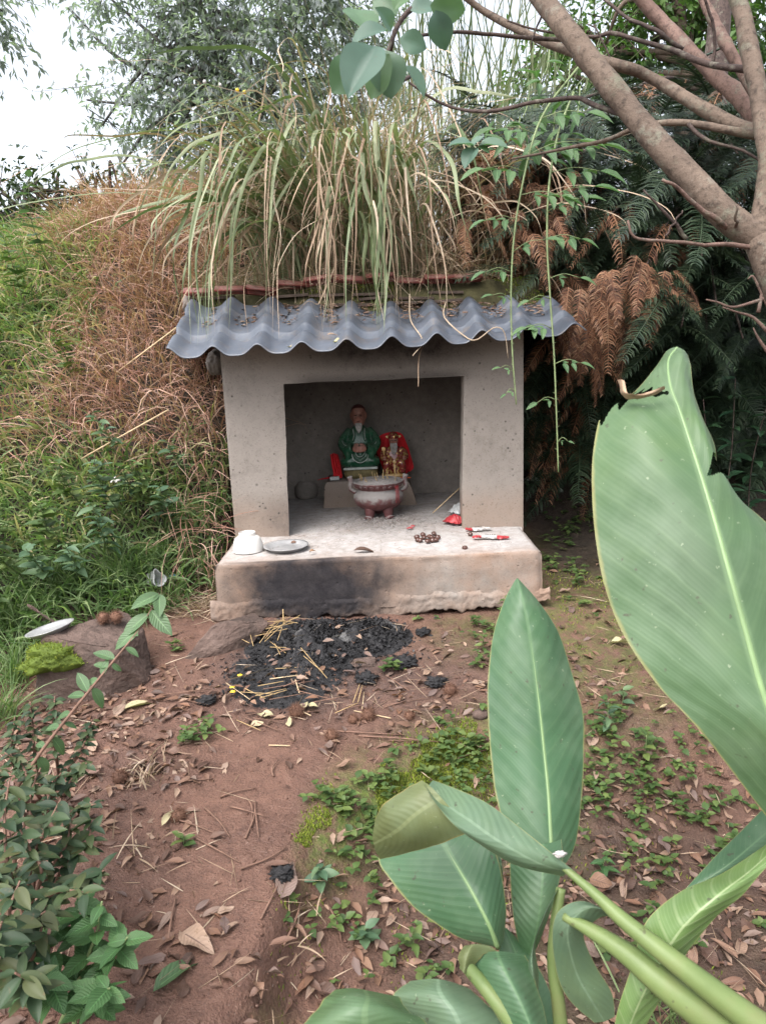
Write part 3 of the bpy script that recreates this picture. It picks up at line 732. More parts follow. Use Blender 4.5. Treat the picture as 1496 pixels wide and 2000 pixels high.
for row in range(3):
    for k in range(8):
        x = -0.86+0.182*k+random.uniform(-.015, .015)+0.05*(row % 2)
        if x > 0.36 or random.random() < .3: continue
        o = bpy.data.objects.new('flat_tile', ft); link(o, shrine); o.matrix_parent_inverse = Matrix.Translation(-Vector(shrine.location))
        o.matrix_basis = Matrix.Translation((x, 0.475+0.018*row+random.uniform(-.012, .012), 1.060+0.024*row-0.02*(x+0.8)*0.6)) @ Matrix.Rotation(random.uniform(-.06, .06), 4, 'Y') @ Matrix.Rotation(0.10, 4, 'X')
lump('mortar_gob', at_y(372, 596, 0.55), (0.035, 0.05, 0.05), MT['mortar'], shrine, seed=21, amp=0.7)
lump('mortar_gob', at_y(436, 715, 0.25)+np.array((-0.04, 0.05, 0.02)), (0.045, 0.06, 0.06), MT['inside'], shrine, seed=22, amp=0.7)

# ------------------------------------------------------------------ inside the shrine
FLOOR = 0.006
def remeshed(o, size):
    r = o.modifiers.new('fuse', 'REMESH'); r.mode = 'VOXEL'; r.voxel_size = size; r.use_smooth_shade = True
    s = o.modifiers.new('soft', 'SMOOTH'); s.factor = 0.6; s.iterations = 3
    return o
# block that carries the statues
blk = at_z(722, 1000, FLOOR); BLX0, BLX1, BLY = float(at_z(628, 1000, FLOOR)[0]), float(at_z(815, 990, FLOOR)[0]), 0.80
def altar_block():
    m = MB(); n = 40; V = []; F = []
    w = BLX1-BLX0
    for y in (BLY, 1.06):
        for k in range(n+1):
            t = k/n; x = BLX0+w*t
            top = 0.150*min(1, (t/0.04))**0.35 if t < 0.5 else 0.150*(1-max(0, (t-0.86)/0.14)**2.4)
            V += [(x, y, 0.0), (x + 0.012*float(fbm(t*5, y, 4)), y+0.006*float(fbm(t*9, y, 3)), max(0.005, top)+0.006*float(fbm(t*8, y*3, 6)))]
    q = 2*(n+1)
    for k in range(n):
        F += [(2*k, 2*k+2, 2*k+3, 2*k+1), (q+2*k, q+2*k+1, q+2*k+3, q+2*k+2), (2*k+1, 2*k+3, q+2*k+3, q+2*k+1)]
    F += [(0, 1, q+1, q), (2*n, q+2*n, q+2*n+1, 2*n+1)]
    o = obj('altar_block', m.add(V, F).mesh('altar_block', False), MT['wall'])
    b = o.modifiers.new('bevel', 'BEVEL'); b.width = 0.012; b.segments = 3; b.limit_method = 'ANGLE'; b.angle_limit = R(50)
    tag(o, 'low grey rounded concrete block carrying the two statues', 'altar')
altar_block()
TOPB = 0.152
def statue_green():
    sx, sy = float(at_y(706, 935, 0.93)[0]), 0.93
    st = empty('statue', (sx, sy, TOPB), 'large seated statue in glossy green robe with grey beard', 'statue')
    def w(V):
        o_ = []
        for x, y, z in V:
            q = .86 if z < .20 else .86-.12*min(1, (z-.20)/.08)      # narrow sloping shoulders, small head
            z = z if z < .30 else .30+(z-.30)*.90
            o_.append((sx+x*q, sy+y*.9, TOPB+z*.97))
        return o_
    m = MB(); V, F = loft_vf([(0,0,0,.105,.08),(0,0,.02,.112,.085),(0,0,.05,.110,.083),(0,0,.056,.104,.078)], 32, 3.2)
    obj('plinth', m.add(w(V), F).mesh('plinth'), MT['olive'], st)
    m = MB(); V, F = loft_vf([(0,-.082,.052,.108,.010),(0,-.086,.056,.110,.010),(0,-.086,.062,.110,.010),(0,-.082,.066,.106,.008)], 32, 4); obj('base_band', m.add(w(V), F).mesh('base_band'), MT['trim'], st)
    m = MB()
    body = [(0,0,.055,.112,.082),(0,0,.09,.116,.086),(0,-.004,.13,.112,.084),(0,-.002,.165,.106,.078),(0,.004,.20,.096,.066),(0,.006,.235,.090,.058),(0,.008,.265,.078,.050),(0,.010,.285,.055,.042),(0,.012,.30,.030,.030)]
    V, F = loft_vf(body, 36, 2.5); m.add(w(V), F)
    for s in (-1, 1):
        arm = spline([(s*.070,.01,.272),(s*.104,-.02,.235),(s*.112,-.045,.195),(s*.086,-.082,.172),(s*.045,-.098,.178)], 16)
        m.tube(w(arm), np.linspace(.020, .028, 16), 12)
        slv = spline([(s*.085,-.080,.170),(s*.075,-.090,.140),(s*.078,-.085,.105)], 8); m.tube(w(slv), np.linspace(.030, .016, 8), 10)
        knee = spline([(s*.02,-.06,.09),(s*.07,-.075,.10),(s*.10,-.05,.09)], 8); m.tube(w(knee), np.full(8, .032), 10)
    def fold(pts, r=.0055): m.tube(w(spline(pts, 14)), np.linspace(r, r*0.7, 14), 6)
    fold([(-.055,-.085,.160),(-.04,-.096,.115),(0,-.100,.095),(.045,-.096,.115),(.06,-.085,.165)], .0075)
    fold([(-.03,-.088,.160),(-.015,-.098,.132),(.015,-.098,.130),(.04,-.090,.160)], .006)
    fold([(-.065,-.082,.17),(-.062,-.09,.12),(-.058,-.092,.07)], .0065)
    fold([(.065,-.082,.165),(.068,-.09,.12),(.072,-.088,.075)], .0065)
    for q in (.0, .018, .036):
        fold([(-.112,-.045,.225-q),(-.098,-.076,.205-q),(-.07,-.092,.195-q)], .005)
        fold([(.112,-.045,.220-q),(.098,-.076,.200-q),(.07,-.092,.190-q)], .005)
    fold([(-.045,-.050,.285),(-.035,-.058,.25),(-.04,-.065,.215)], .006); fold([(.045,-.050,.285),(.038,-.058,.25),(.04,-.065,.215)], .006)
    o = remeshed(obj('robe', m.mesh('robe'), MT['green'], st), 0.0038)
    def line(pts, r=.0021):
        m2 = MB(); m2.tube(w(spline(pts, 14)), np.linspace(r, r*.5, 14), 5); obj('fold_highlight', m2.mesh('fold_highlight'), MT['trim'], st)  # thin silver tubes imitate the glaze highlights along the folds
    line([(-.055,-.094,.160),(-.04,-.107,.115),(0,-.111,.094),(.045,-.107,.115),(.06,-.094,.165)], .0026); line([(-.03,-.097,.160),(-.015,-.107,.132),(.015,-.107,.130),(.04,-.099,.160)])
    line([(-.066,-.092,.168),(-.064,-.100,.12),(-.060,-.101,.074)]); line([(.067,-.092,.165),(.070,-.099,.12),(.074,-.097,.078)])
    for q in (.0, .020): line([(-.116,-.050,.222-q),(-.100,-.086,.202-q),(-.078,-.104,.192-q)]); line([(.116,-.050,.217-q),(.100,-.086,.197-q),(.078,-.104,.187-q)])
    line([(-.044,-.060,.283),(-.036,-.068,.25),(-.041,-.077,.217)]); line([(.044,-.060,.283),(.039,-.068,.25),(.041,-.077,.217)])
    # neck, head with nose, brows, ears
    m = MB()
    V, F = loft_vf([(0,.010,.285,.030,.030),(0,.006,.30,.034,.034),(0,-.002,.312,.044,.044),(0,-.002,.335,.050,.050),(0,0,.36,.0515,.052),(0,.001,.385,.051,.051),(0,.003,.406,.044,.045),(0,.006,.420,.026,.028)], 28); m.add(w(V), F)
    m.tube(w([(0,-.050,.368),(0,-.058,.352),(0,-.062,.345)]), [.006,.009,.010], 8)
    for s in (-1, 1):
        m.tube(w([(s*.008,-.0495,.374),(s*.024,-.047,.377),(s*.036,-.038,.373)]), [.003,.0035,.002], 6)
        V, F = loft_vf([(s*.052,.004,.335,.006,.010),(s*.055,.004,.35,.009,.014),(s*.055,.004,.37,.008,.013),(s*.052,.004,.378,.004,.006)], 10); m.add(w(V), F)
        m.tube(w([(s*.022,-.050,.348),(s*.026,-.047,.34)]), [.010, .008], 8)
    remeshed(obj('head', m.mesh('head'), MT['skin'], st), 0.0032)
    for s in (-1, 1):
        e = MB(); e.tube(w([(s*.010,-.0535,.362),(s*.020,-.0545,.3635),(s*.031,-.0500,.362)]), [.0012,.0030,.0012], 6); obj('eye', e.mesh('eye'), MT['dark'], st)
    e = MB(); e.tube(w([(-.014,-.0555,.327),(0,-.0590,.3265),(.014,-.0555,.327)]), [.001,.0025,.001], 6); obj('mouth', e.mesh('mouth'), MT['cap'], st)
    m = MB(); V, F = loft_vf([(0,.018,.365,.055,.046),(0,.014,.390,.0545,.050),(0,.010,.406,.048,.050),(0,.008,.420,.034,.036),(0,.008,.428,.012,.014)], 26); m.add(w(V), F)
    obj('cap', m.mesh('cap'), MT['cap'], st)
    m = MB()
    for k in range(9):
        a = (k-4)/4; m.tube(w(spline([(a*.020,-.050,.314),(a*.022,-.060,.298),(a*.017+.002,-.064,.280),(a*.008,-.064,.264-.010*(1-abs(a)))], 8)), np.linspace(.0055, .002, 8), 7)
    remeshed(obj('beard', m.mesh('beard'), MT['beard'], st), 0.003)
    for s in (-1, 1):
        m = MB(); V, F = loft_vf([(s*.020,-.112,.160,.020,.010),(s*.020,-.115,.172,.026,.016),(s*.020,-.114,.186,.024,.016),(s*.020,-.110,.196,.014,.010)], 14); m.add(w(V), F)
        for q in range(4): m.tube(w([(s*.034,-.118,.190-.009*q),(s*.014,-.131,.188-.009*q),(-s*.004,-.128,.186-.009*q)]), [.0055,.0058,.0045], 8)
        m.tube(w([(s*.030,-.114,.196),(s*.014,-.124,.203),(s*.002,-.126,.200)]), [.0065,.006,.0045], 8)
        remeshed(obj('hand', m.mesh('hand'), MT['skin'], st), 0.0026)
statue_green()
def statue_red():
    sx, sy = float(at_y(771, 925, 0.90)[0]), 0.90
    st = empty('statue', (sx, sy, TOPB), 'small bearded statue in dark red robe with gilt trim', 'statue')
    S = 0.90
    def w(V): return [(sx+S*x, sy+S*y, TOPB+S*z) for x, y, z in V]
    m = MB(); V, F = loft_vf([(0,0,0,.066,.05),(0,0,.012,.068,.052),(0,0,.018,.063,.048)], 28, 3); obj('plinth', m.add(w(V), F).mesh('plinth'), MT['gilt'], st)
    m = MB(); V, F = loft_vf([(0,0,.014,.060,.045),(0,0,.05,.062,.046),(0,0,.085,.064,.046),(0,.004,.12,.055,.040),(0,.006,.15,.052,.034),(0,.008,.175,.042,.028),(0,.008,.19,.02,.018)], 30, 2.4); m.add(w(V), F)
    for s in (-1, 1):
        m.tube(w(spline([(s*.040,.005,.170),(s*.064,-.012,.145),(s*.066,-.034,.122),(s*.050,-.046,.122)], 12)), np.linspace(.017, .020, 12), 10)
        m.tube(w(spline([(s*.015,-.035,.10),(s*.045,-.055,.085),(s*.044,-.058,.03)], 10)), np.linspace(.024, .018, 10), 10)
    for q in range(3): m.tube(w(spline([(-.03,-.048,.105-.012*q),(0,-.062,.082-.012*q),(.03,-.048,.105-.012*q)], 10)), np.full(10, .0035), 6)
    remeshed(obj('robe', m.mesh('robe'), MT['redgold'], st), 0.0028)
    m = MB(); V, F = loft_vf([(0,.004,.19,.018,.018),(0,0,.20,.025,.026),(0,0,.22,.028,.029),(0,.002,.24,.026,.028),(0,.004,.25,.016,.018)], 20); m.add(w(V), F)
    m.tube(w([(0,-.028,.226),(0,-.034,.214)]), [.003, .006], 6)
    remeshed(obj('head', m.mesh('head'), MT['skin'], st), 0.0022)
    for s in (-1, 1):
        e = MB(); e.tube(w([(s*.006,-.0295,.224),(s*.016,-.0275,.223)]), .0018, 5); obj('eye', e.mesh('eye'), MT['dark'], st)
        e = MB(); V, F = loft_vf([(s*.062,-.040,.108,.008,.010),(s*.063,-.048,.118,.011,.014),(s*.062,-.046,.130,.009,.012)], 12); e.add(w(V), F)
        for q in range(3): e.tube(w([(s*.070,-.054,.112+.007*q),(s*.058,-.062,.112+.007*q),(s*.052,-.058,.112+.007*q)]), .0038, 6)
        obj('hand', e.mesh('hand'), MT['skin'], st)
        e = MB(); V, F = loft_vf([(s*.036,.0,.236,.004,.006),(s*.040,.0,.243,.009,.006),(s*.038,.0,.252,.006,.005)], 10); obj('cap_wing', e.add(w(V), F).mesh('cap_wing'), MT['gilt'], st)
    m = MB(); V, F = loft_vf([(0,.004,.234,.031,.032),(0,.004,.246,.032,.033),(0,.006,.26,.026,.027),(0,.008,.272,.014,.015),(0,.008,.277,.005,.005)], 24); obj('cap', m.add(w(V), F).mesh('cap'), MT['redgold'], st)
    m = MB()
    for k in range(5):
        a = (k-2)/2; m.tube(w(spline([(a*.015,-.027,.205),(a*.018,-.040,.185),(a*.012,-.046,.150-.012*(1-abs(a)))], 8)), np.linspace(.006, .002, 8), 6)
    obj('beard', m.mesh('beard'), MT['beard'], st)
    m = MB(); V, F = loft_vf([(-.062,-.05,.14,.004,.004),(-.064,-.05,.165,.004,.004),(-.064,-.05,.168,.013,.006),(-.064,-.05,.184,.014,.006),(-.064,-.05,.19,.005,.004)], 12); obj('sceptre', m.add(w(V), F).mesh('sceptre'), MT['gilt'], st)
    m = MB(); V, F = lathe_vf([(0.001,0),(.011,0),(.012,.003),(.008,.005),(.001,.006)], 18); V = [(x, -.062-z, .098+y) for x, y, z in V]; obj('belt_plaque', m.add(w(V), F).mesh('belt_plaque'), MT['gilt'], st)
    m = MB(); m.tube(w(spline([(0,-.058,.085),(0,-.066,.05),(0,-.060,.02)], 8)), np.full(8, .006), 6); obj('sash', m.mesh('sash'), MT['gilt'], st)
statue_red()
def cloth(name, ctrl, label, n=26, amp=0.006, seed=0, thick=0.002):
    """ctrl: grid of points; smooth cloth with folds"""
    ctrl = np.array(ctrl, float); A = np.stack([spline(r, n) for r in ctrl]); G = np.stack([spline(A[:, k], n) for k in range(n)], 1)
    u, v = np.meshgrid(np.arange(n), np.arange(n)); G[..., 1] += amp*np.sin(u*0.9+v*0.15+seed) + amp*2*fbm(u*0.3, v*0.3, seed)
    I = np.arange(n*n).reshape(n, n); F = np.stack([I[:-1, :-1], I[:-1, 1:], I[1:, 1:], I[1:, :-1]], -1).reshape(-1, 4)
    o = obj(name, mesh_np(name, G.reshape(-1, 3), F, smooth=True), MT['cloth']); s = o.modifiers.new('thick', 'SOLIDIFY'); s.thickness = thick
    tag(o, label, 'cloth')
def ay(l, y): return [at_y(a, b, y) for a, b in l]
cloth('cloth', [ay([(732, 858), (755, 845), (783, 846), (796, 870)], 0.945), ay([(734, 880), (758, 868), (785, 868), (803, 893)], 0.965), ay([(744, 905), (765, 900), (792, 900), (808, 912)], 0.975), ay([(752, 926), (768, 924), (788, 926), (802, 920)], 0.97)],
      'red cloth draped behind the small red statue', seed=3)
cloth('cloth', [ay([(645, 888), (652, 885), (660, 888)], 0.93), ay([(648, 908), (657, 906), (665, 908)], 0.90), ay([(650, 930), (660, 925), (668, 928)], 0.87), ay([(620, 937), (640, 934), (668, 934)], 0.85)],
      'crumpled red cloth beside the green statue', seed=8, amp=0.009)
# censer
CX, CY = float(at_z(741, 1012, FLOOR)[0]), float(at_z(741, 1012, FLOOR)[1])+0.05
def censer():
    st = empty('incense_burner', (CX, CY, FLOOR), 'round ash covered red ceramic incense burner on three feet', 'incense burner')
    prof = [(.001,.036),(.055,.038),(.092,.050),(.118,.074),(.128,.100),(.124,.122),(.108,.138),(.101,.147),(.110,.158),(.125,.171),(.131,.182),(.129,.188),(.117,.188),(.108,.180),(.100,.172)]
    V, F = lathe_vf([(r, z) for r, z in spline([(a, b) for a, b in prof], 60)], 56, (CX, CY, FLOOR)); obj('bowl', MB().add(V, F).mesh('bowl'), MT['censer'], st)
    V, F = lathe_vf([(0.109, .178), (.09, .186), (.05, .193), (0.001, .196)], 40, (CX, CY, FLOOR)); V = [(x, y, z+0.010*float(fbm(x*40, y*40, 5))) for x, y, z in V]
    obj('ash_fill', MB().add(V, F).mesh('ash_fill'), MT['ash'], st)
    for a in (-125, -55, 90):
        c, s = math.cos(R(a)), math.sin(R(a)); m = MB()
        pts = spline([(CX+c*.075, CY+s*.075, FLOOR+.066), (CX+c*.080, CY+s*.080, FLOOR+.035), (CX+c*.084, CY+s*.084, FLOOR+.012), (CX+c*.096, CY+s*.096, FLOOR-.002)], 10)
        m.tube(pts, [.030, .030, .028, .026, .024, .022, .021, .022, .024, .024], 12); obj('foot', m.mesh('foot'), MT['censer_foot'], st)
    boss = MB(); V, F = lathe_vf([(0.012, 0), (.010, .005), (.0065, .006), (.005, .004), (.001, .007)], 12); boss.add([(x, -z, y) for x, y, z in V], F); bme = boss.mesh('rim_boss'); bme.materials.append(MT['censer'])
    for k in range(24):
        a = 2*math.pi*k/24; o = bpy.data.objects.new('rim_boss', bme); link(o, st)
        o.matrix_basis = Matrix.Rotation(a, 4, 'Z') @ Matrix.Translation((0, -.117, .167)) @ Matrix.Rotation(R(35), 4, 'X')
    for s in (-1, 1):
        m = MB(); m.tube(spline([(CX+s*.112, CY-.01, FLOOR+.13), (CX+s*.140, CY-.01, FLOOR+.150), (CX+s*.136, CY-.01, FLOOR+.185), (CX+s*.143, CY-.01, FLOOR+.215)], 12), np.linspace(.011, .014, 12), 10); obj('handle', m.mesh('handle'), MT['censer'], st)
    m = MB()
    for k in range(5):
        a = R(-48+k*2.6); x = CX+.126*math.cos(a); y = CY+.126*math.sin(a)
        m.tube([(x, y, FLOOR+.172), (x+.004, y-.004, FLOOR+.14+random.uniform(-.02, .01)), (x+.002, y-.006, FLOOR+.10+random.uniform(-.02, .02))], .0009, 4)
    obj('red_tassel', m.mesh('red_tassel'), MT['paperred'], st)
censer()
incense = [(-.085, .02, 3), (-.08, -.01, 3), (-.07, -.03, 2), (-.075, .04, 2), (-.01, .0, 3), (.005, .03, 3), (.02, .01, 4), (.03, .04, 4), (.035, -.01, 3), (.05, .03, 4), (.0, -.05, 2), (.085, -.02, 3), (-.02, .06, 3), (.06, .0, 1.5), (.045, .06, 3), (-.06, -.055, 1.5)]
for k, (dx, dy, h) in enumerate(incense):
    z = FLOOR+.184; m = MB(); h *= 0.013
    m.tube([(CX+dx, CY+dy, z-.012), (CX+dx+random.uniform(-.012, .012), CY+dy+random.uniform(-.01, .01), z+h)], .0018, 5)
    tag(obj('incense_stick', m.mesh('incense_stick'), MT['stick']), 'short spent incense stub standing in the ash filled burner', 'incense stick', 'stubs in the incense burner')
# orange wrapper lying at the statue's foot, lighter-like box
def crumple(name, c, size, mat, label, cat, seed, rot=0.0, amp=0.3, group=None, sub=3):
    bm = bmesh.new(); bmesh.ops.create_grid(bm, x_segments=14, y_segments=8, size=1)
    bmesh.ops.solidify(bm, geom=bm.faces[:], thickness=0.12)
    for v in bm.verts:
        x, y, z = v.co; z *= 1.0
        pinch = 1-0.45*abs(x)**6
        a = amp*float(fbm(x*2+seed, y*2+seed*2, seed)) + amp*0.5*float(fbm(x*6+seed, y*6, seed+3))
        puff = 0.5*(1-x*x)*(1-y*y)*(1 if z > -0.01 else 0.0)
        px, py = x*size[0], y*size[1]*pinch; pz = (z*0.3+puff+a+0.25)*size[2]
        v.co = Vector((c[0]+px*math.cos(rot)-py*math.sin(rot), c[1]+px*math.sin(rot)+py*math.cos(rot), c[2]+pz))
    me = bpy.data.meshes.new(name); bm.to_mesh(me); bm.free(); me.materials.append(mat)
    o = obj(name, me); tag(o, label, cat, group); return o
p = at_y(785, 934, 0.80); crumple('wrapper', (p[0], 0.80, TOPB), (.05, .02, .012), MT['paperorange'], 'bright orange wrapper at the foot of the small statue', 'wrapper', 3)
p = at_y(654, 938, 0.83)
lb = MB().box((p[0]-.026, .82, TOPB+.002), (p[0]+.026, .845, TOPB+.022)).mesh('lighter_box', False)
lo = tag(obj('small_box', lb, MT['plastic']), 'small silvery box lying before the green statue', 'box'); bv = lo.modifiers.new('b', 'BEVEL'); bv.width = .003
# round jar in the dark left corner
p = at_z(600, 972, FLOOR); V, F = lathe_vf(spline([(.001, 0), (.05, 0), (.068, .03), (.066, .07), (.045, .095), (.04, .1), (.03, .098)], 30), 32, (p[0], p[1], FLOOR-.002))
tag(obj('jar', MB().add(V, F).mesh('jar'), MT['inside']), 'dusty grey round jar in the left corner of the shrine', 'jar')

# offerings on the platform
def plate(name, c, r, mat, label, tilt=(0, 0), h=0.016):
    prof = [(.001, .004), (r*.7, .004), (r*.78, .007), (r*.9, h), (r, h+.002), (r*1.0, h), (r*.9, h-.004), (r*.76, .0), (.001, .0)]
    V, F = lathe_vf(prof, 56); o = obj(name, MB().add(V, F).mesh(name), mat)
    o.matrix_basis = Matrix.Translation(c) @ Matrix.Rotation(tilt[0], 4, 'X') @ Matrix.Rotation(tilt[1], 4, 'Y'); return tag(o, label, 'plate')
p = at_z(559, 1072, 0.01); plate('plate', (p[0], p[1]+0.01, 0.008), .098, MT['steel'], 'round dull steel plate on the platform beside the white bowl')
p2 = at_z(574, 1062, 0.01); crumple('food_scrap', (p2[0], p2[1], 0.014), (.012, .010, .014), MT['litter'], 'shrivelled brown scrap on the steel plate', 'scrap', 5)
p = at_z(482, 1083, 0.0); BX0 = (p[0], p[1]+.05, .006)
V, F = lathe_vf(spline([(.066, .0), (.068, .002), (.064, .03), (.054, .056), (.040, .066), (.037, .068), (.0365, .080), (.033, .081), (.031, .072), (.001, .071)], 50), 48, BX0)
bw = empty('bowl', BX0, 'white porcelain rice bowl turned upside down on the platform', 'bowl')
obj('bowl_body', MB().add(V, F).mesh('bowl_body'), MT['white'], bw)
nut_px = [(815, 1046), (826, 1042), (838, 1046), (846, 1040), (855, 1047), (822, 1053), (834, 1055), (845, 1053), (852, 1053), (817, 1052), (830, 1048), (842, 1048)]
def chestnut(p, s, label, group=None):
    V, F = loft_vf([(0, 0, 0, .35, .35), (0, 0, .15, .8, .75), (0, 0, .5, 1, .9), (0, 0, .9, .8, .7), (0, 0, 1.15, .35, .3), (0, 0, 1.3, .06, .06)], 14)
    m = MB().add([(x*s, y*s, z*s) for x, y, z in V], F); o = obj('chestnut', m.mesh('chestnut'), MT['nut'])
    o.matrix_basis = Matrix.Translation(p) @ Matrix.Rotation(random.uniform(0, 6), 4, 'Z') @ Matrix.Rotation(random.uniform(-.7, .7), 4, 'X'); tag(o, label, 'chestnut', group)
for px, py in nut_px:
    q = at_z(px, py+5, 0.008); chestnut((q[0], q[1], .008), .0145, 'dark brown chestnut in the small heap before the burner', 'heap of chestnuts on the platform')
q = at_z(908, 1071, .005); chestnut((q[0], q[1], .004), .0125, 'single dark chestnut lying apart near the platform front edge')
q = at_z(919, 1046, .005); chestnut((q[0], q[1], .006), .0125, 'single dark chestnut against the red and white wrapper')
def wrapper(px, py, L, wdt, rot, mats, label, seed):
    q = at_z(px, py, .008); e = empty('wrapper', (q[0], q[1], .006), label, 'wrapper')
    def part(name, x0, x1, mat):
        n, k = 10, 7; V = []; 
        for i in range(n):
            x = x0+(x1-x0)*i/(n-1)
            for j in range(k):
                a = 2*math.pi*j/k; t = (x/L+.5); pin = 0.45+0.55*math.sin(math.pi*min(1, max(0, t)))**.5
                jj = 1+1.3*float(fbm(x*55+a, a*3+x*30, seed)); V.append((x, wdt*pin*math.cos(a)*jj+.012*float(fbm(x*22, 3, seed)), .009+.008*pin*math.sin(a)*jj+.010*max(0, float(fbm(x*35, 1, seed+2)))))
        F = [(i*k+j, i*k+(j+1) % k, (i+1)*k+(j+1) % k, (i+1)*k+j) for i in range(n-1) for j in range(k)] + [tuple(range(k))[::-1], tuple(range((n-1)*k, n*k))]
        c, s = math.cos(rot), math.sin(rot); V = [(q[0]+x*c-y*s, q[1]+x*s+y*c, .006+z) for x, y, z in V]
        return obj(name, MB().add(V, F).mesh(name, False), mat, e)
    h = L/2
    part('red_end', -h, -h*.5, mats[0]); part('middle', -h*.498, h*.35, mats[1]); part('red_end', h*.352, h, mats[2])
    # printed squiggle marks
    m = MB()
    for i in range(5):
        x = -h*.3+i*h*.12; c, s = math.cos(rot), math.sin(rot)
        P = [(x, -.006, .0195), (x+.004, .002, .0205), (x+.002, .006, .0195)]; m.tube([(q[0]+a*c-b*s, q[1]+a*s+b*c, .006+z) for a, b, z in P], .0012, 4)
    obj('print', m.mesh('print'), MT['dark'], e)
wrapper(934, 1036, .12, .017, .05, (MT['paperred'], MT['paperwhite'], MT['paperwhite']), 'red and white snack wrapper, upper of the two at the pillar foot', 3)
wrapper(958, 1052, .16, .017, -.22, (MT['paperred'], MT['paperwhite'], MT['paperred']), 'red and white snack wrapper, lower and longer of the two', 8)
q = at_z(888, 1024, .01); crumple('packet', (q[0], q[1]+.02, .010), (.045, .05, .055), MT['paperred'], 'crumpled red plastic packet leaning inside the right pillar', 'packet', 11, .8, .5)
q = at_z(893, 1010, .01); crumple('packet', (q[0]+.02, q[1]+.07, .012), (.05, .05, .07), MT['plastic'], 'crumpled silvery packet behind the red one inside the pillar', 'packet', 14, .5, .4)
a, b = at_z(845, 1002, .01), at_y(903, 948, 0.62)
tag(obj('stick', MB().tube([a, b], .0028, 6).mesh('stick'), MT['stickpale']), 'thin pale stick leaning on the inner right wall', 'stick')
for k, (px, py, s) in enumerate([(800, 1032, .016), (806, 1028, .012)]):
    q = at_z(px, py, .01); crumple('paper_scrap', (q[0], q[1], .008), (s, s*.7, .012), MT['paperred'], ['faded red paper scrap on the ash before the burner, larger one', 'faded red paper scrap on the ash before the burner, smaller one'][k], 'paper scrap', 20+k)
# ash crumbs over the floor: nobody could count them
def crumbs():
    n = 3400; x = RNG.normal(CX+.02, .16, n); y = RNG.normal(CY-.16, .13, n)
    k = (x > -.41) & (x < .36) & (y < CY+.2) & (y > -.15); x, y = x[k], y[k]; n = len(x)
    tV = np.array([(-.5, -.2, 0), (.5, -.16, .1), (.45, .2, .05), (-.5, .18, .2)]); tF = np.array([(0, 1, 2, 3)])
    a = RNG.uniform(0, 6.3, n); d = np.stack([np.cos(a), np.sin(a), RNG.normal(0, .15, n)], 1); up = np.stack([RNG.normal(0, .4, n), RNG.normal(0, .4, n), np.ones(n)], 1)
    V, F = scatter(tV, tF, np.stack([x, y, np.full(n, .0135)], 1), d, up, RNG.uniform(.003, .010, n))
    tag(obj('ash_crumbs', mesh_np('ash_crumbs', V, F), MT['ash']), 'pale ash crumbs scattered round the burner feet', kind='stuff')
    n = 900; x = RNG.uniform(-.6, .55, n); y = RNG.uniform(-.2, .75, n); x[:520] = RNG.normal(CX, .14, 520); y[:520] = RNG.normal(CY-.17, .09, 520); a = RNG.uniform(0, 6.3, n); d = np.stack([np.cos(a), np.sin(a), 0*a], 1)
    k = (y < .16) | ((x > -.41) & (x < .33)); x, y, d = x[k], y[k], d[k]; n = len(x)
    V, F = scatter(tV, tF, np.stack([x, y, np.full(n, .0125)], 1), d, np.tile((0, 0.2, 1.), (n, 1)), RNG.uniform(.003, .012, n))
    tag(obj('soot_flakes', mesh_np('soot_flakes', V, F), MT['litter']), 'small dark leaf and soot flakes on the platform', kind='stuff')
crumbs()

# ------------------------------------------------------------------ the burnt heap before the platform
def heap_h(x, y):
    m = 0.085*np.exp(-(((x+0.29)/0.19)**2+((y+0.46)/0.12)**2)) + 0.05*np.exp(-(((x+0.06)/0.10)**2+((y+0.42)/0.08)**2)) + 0.035*np.exp(-(((x+0.40)/0.18)**2+((y+0.68)/0.15)**2))
    return m
def char_heap():
    gx = np.linspace(-0.68, 0.14, 150); gy = np.linspace(-0.92, -0.25, 120); X, Y = np.meshgrid(gx, gy)
    H = heap_h(X, Y); rough = 0.075*fbm(X*14, Y*14, 91)+0.06*fbm(X*45, Y*45, 92, 3)
    Z = ground(X, Y) - 0.010 + H + rough*sstep(0.004, 0.05, H)
    V = np.stack([X, Y, Z], -1).reshape(-1, 3); nx, ny = len(gx), len(gy); I = np.arange(nx*ny).reshape(ny, nx)
    F = np.stack([I[:-1, :-1], I[:-1, 1:], I[1:, 1:], I[1:, :-1]], -1).reshape(-1, 4)
    n = 4200; x = RNG.normal(-0.28, .14, n); y = RNG.normal(-0.49, .09, n); x[:700] = RNG.normal(-.07, .06, 700); y[:700] = RNG.normal(-.42, .05, 700); x[700:1400] = RNG.normal(-.42, .12, 700); y[700:1400] = RNG.normal(-.70, .08, 700)
    y = np.minimum(y, -0.31)
    tV = np.array([(-.5, -.3, .1), (0, -.35, -.05), (.5, -.2, .15), (-.45, .3, -.1), (.05, .3, .12), (.5, .28, -.05)]); tF = np.array([(0, 1, 4, 3), (1, 2, 5, 4)])
    a = RNG.uniform(0, 6.3, n); d = np.stack([np.cos(a), np.sin(a), RNG.normal(0, .5, n)], 1); up = np.stack([RNG.normal(0, .9, n), RNG.normal(0, .9, n), np.ones(n)], 1)
    z = ground(x, y)+heap_h(x, y)*0.95+RNG.uniform(-.012, .008, n)
    V2, F2 = scatter(tV, tF, np.stack([x, y, z], 1), d, up, RNG.uniform(.004, .017, n))
    o = obj('ash_heap', mesh_np('ash_heap', np.vstack([V, V2]), np.vstack([F, F2+len(V)])), MT['char'])
    tag(o, 'heap of black charred joss paper at the foot of the platform', 'ash heap')
char_heap()
def gz(x, y): return float(ground(x, y)+heap_h(x, y)) if -0.7 < x < .2 and -.95 < y < -.25 else float(ground(x, y))
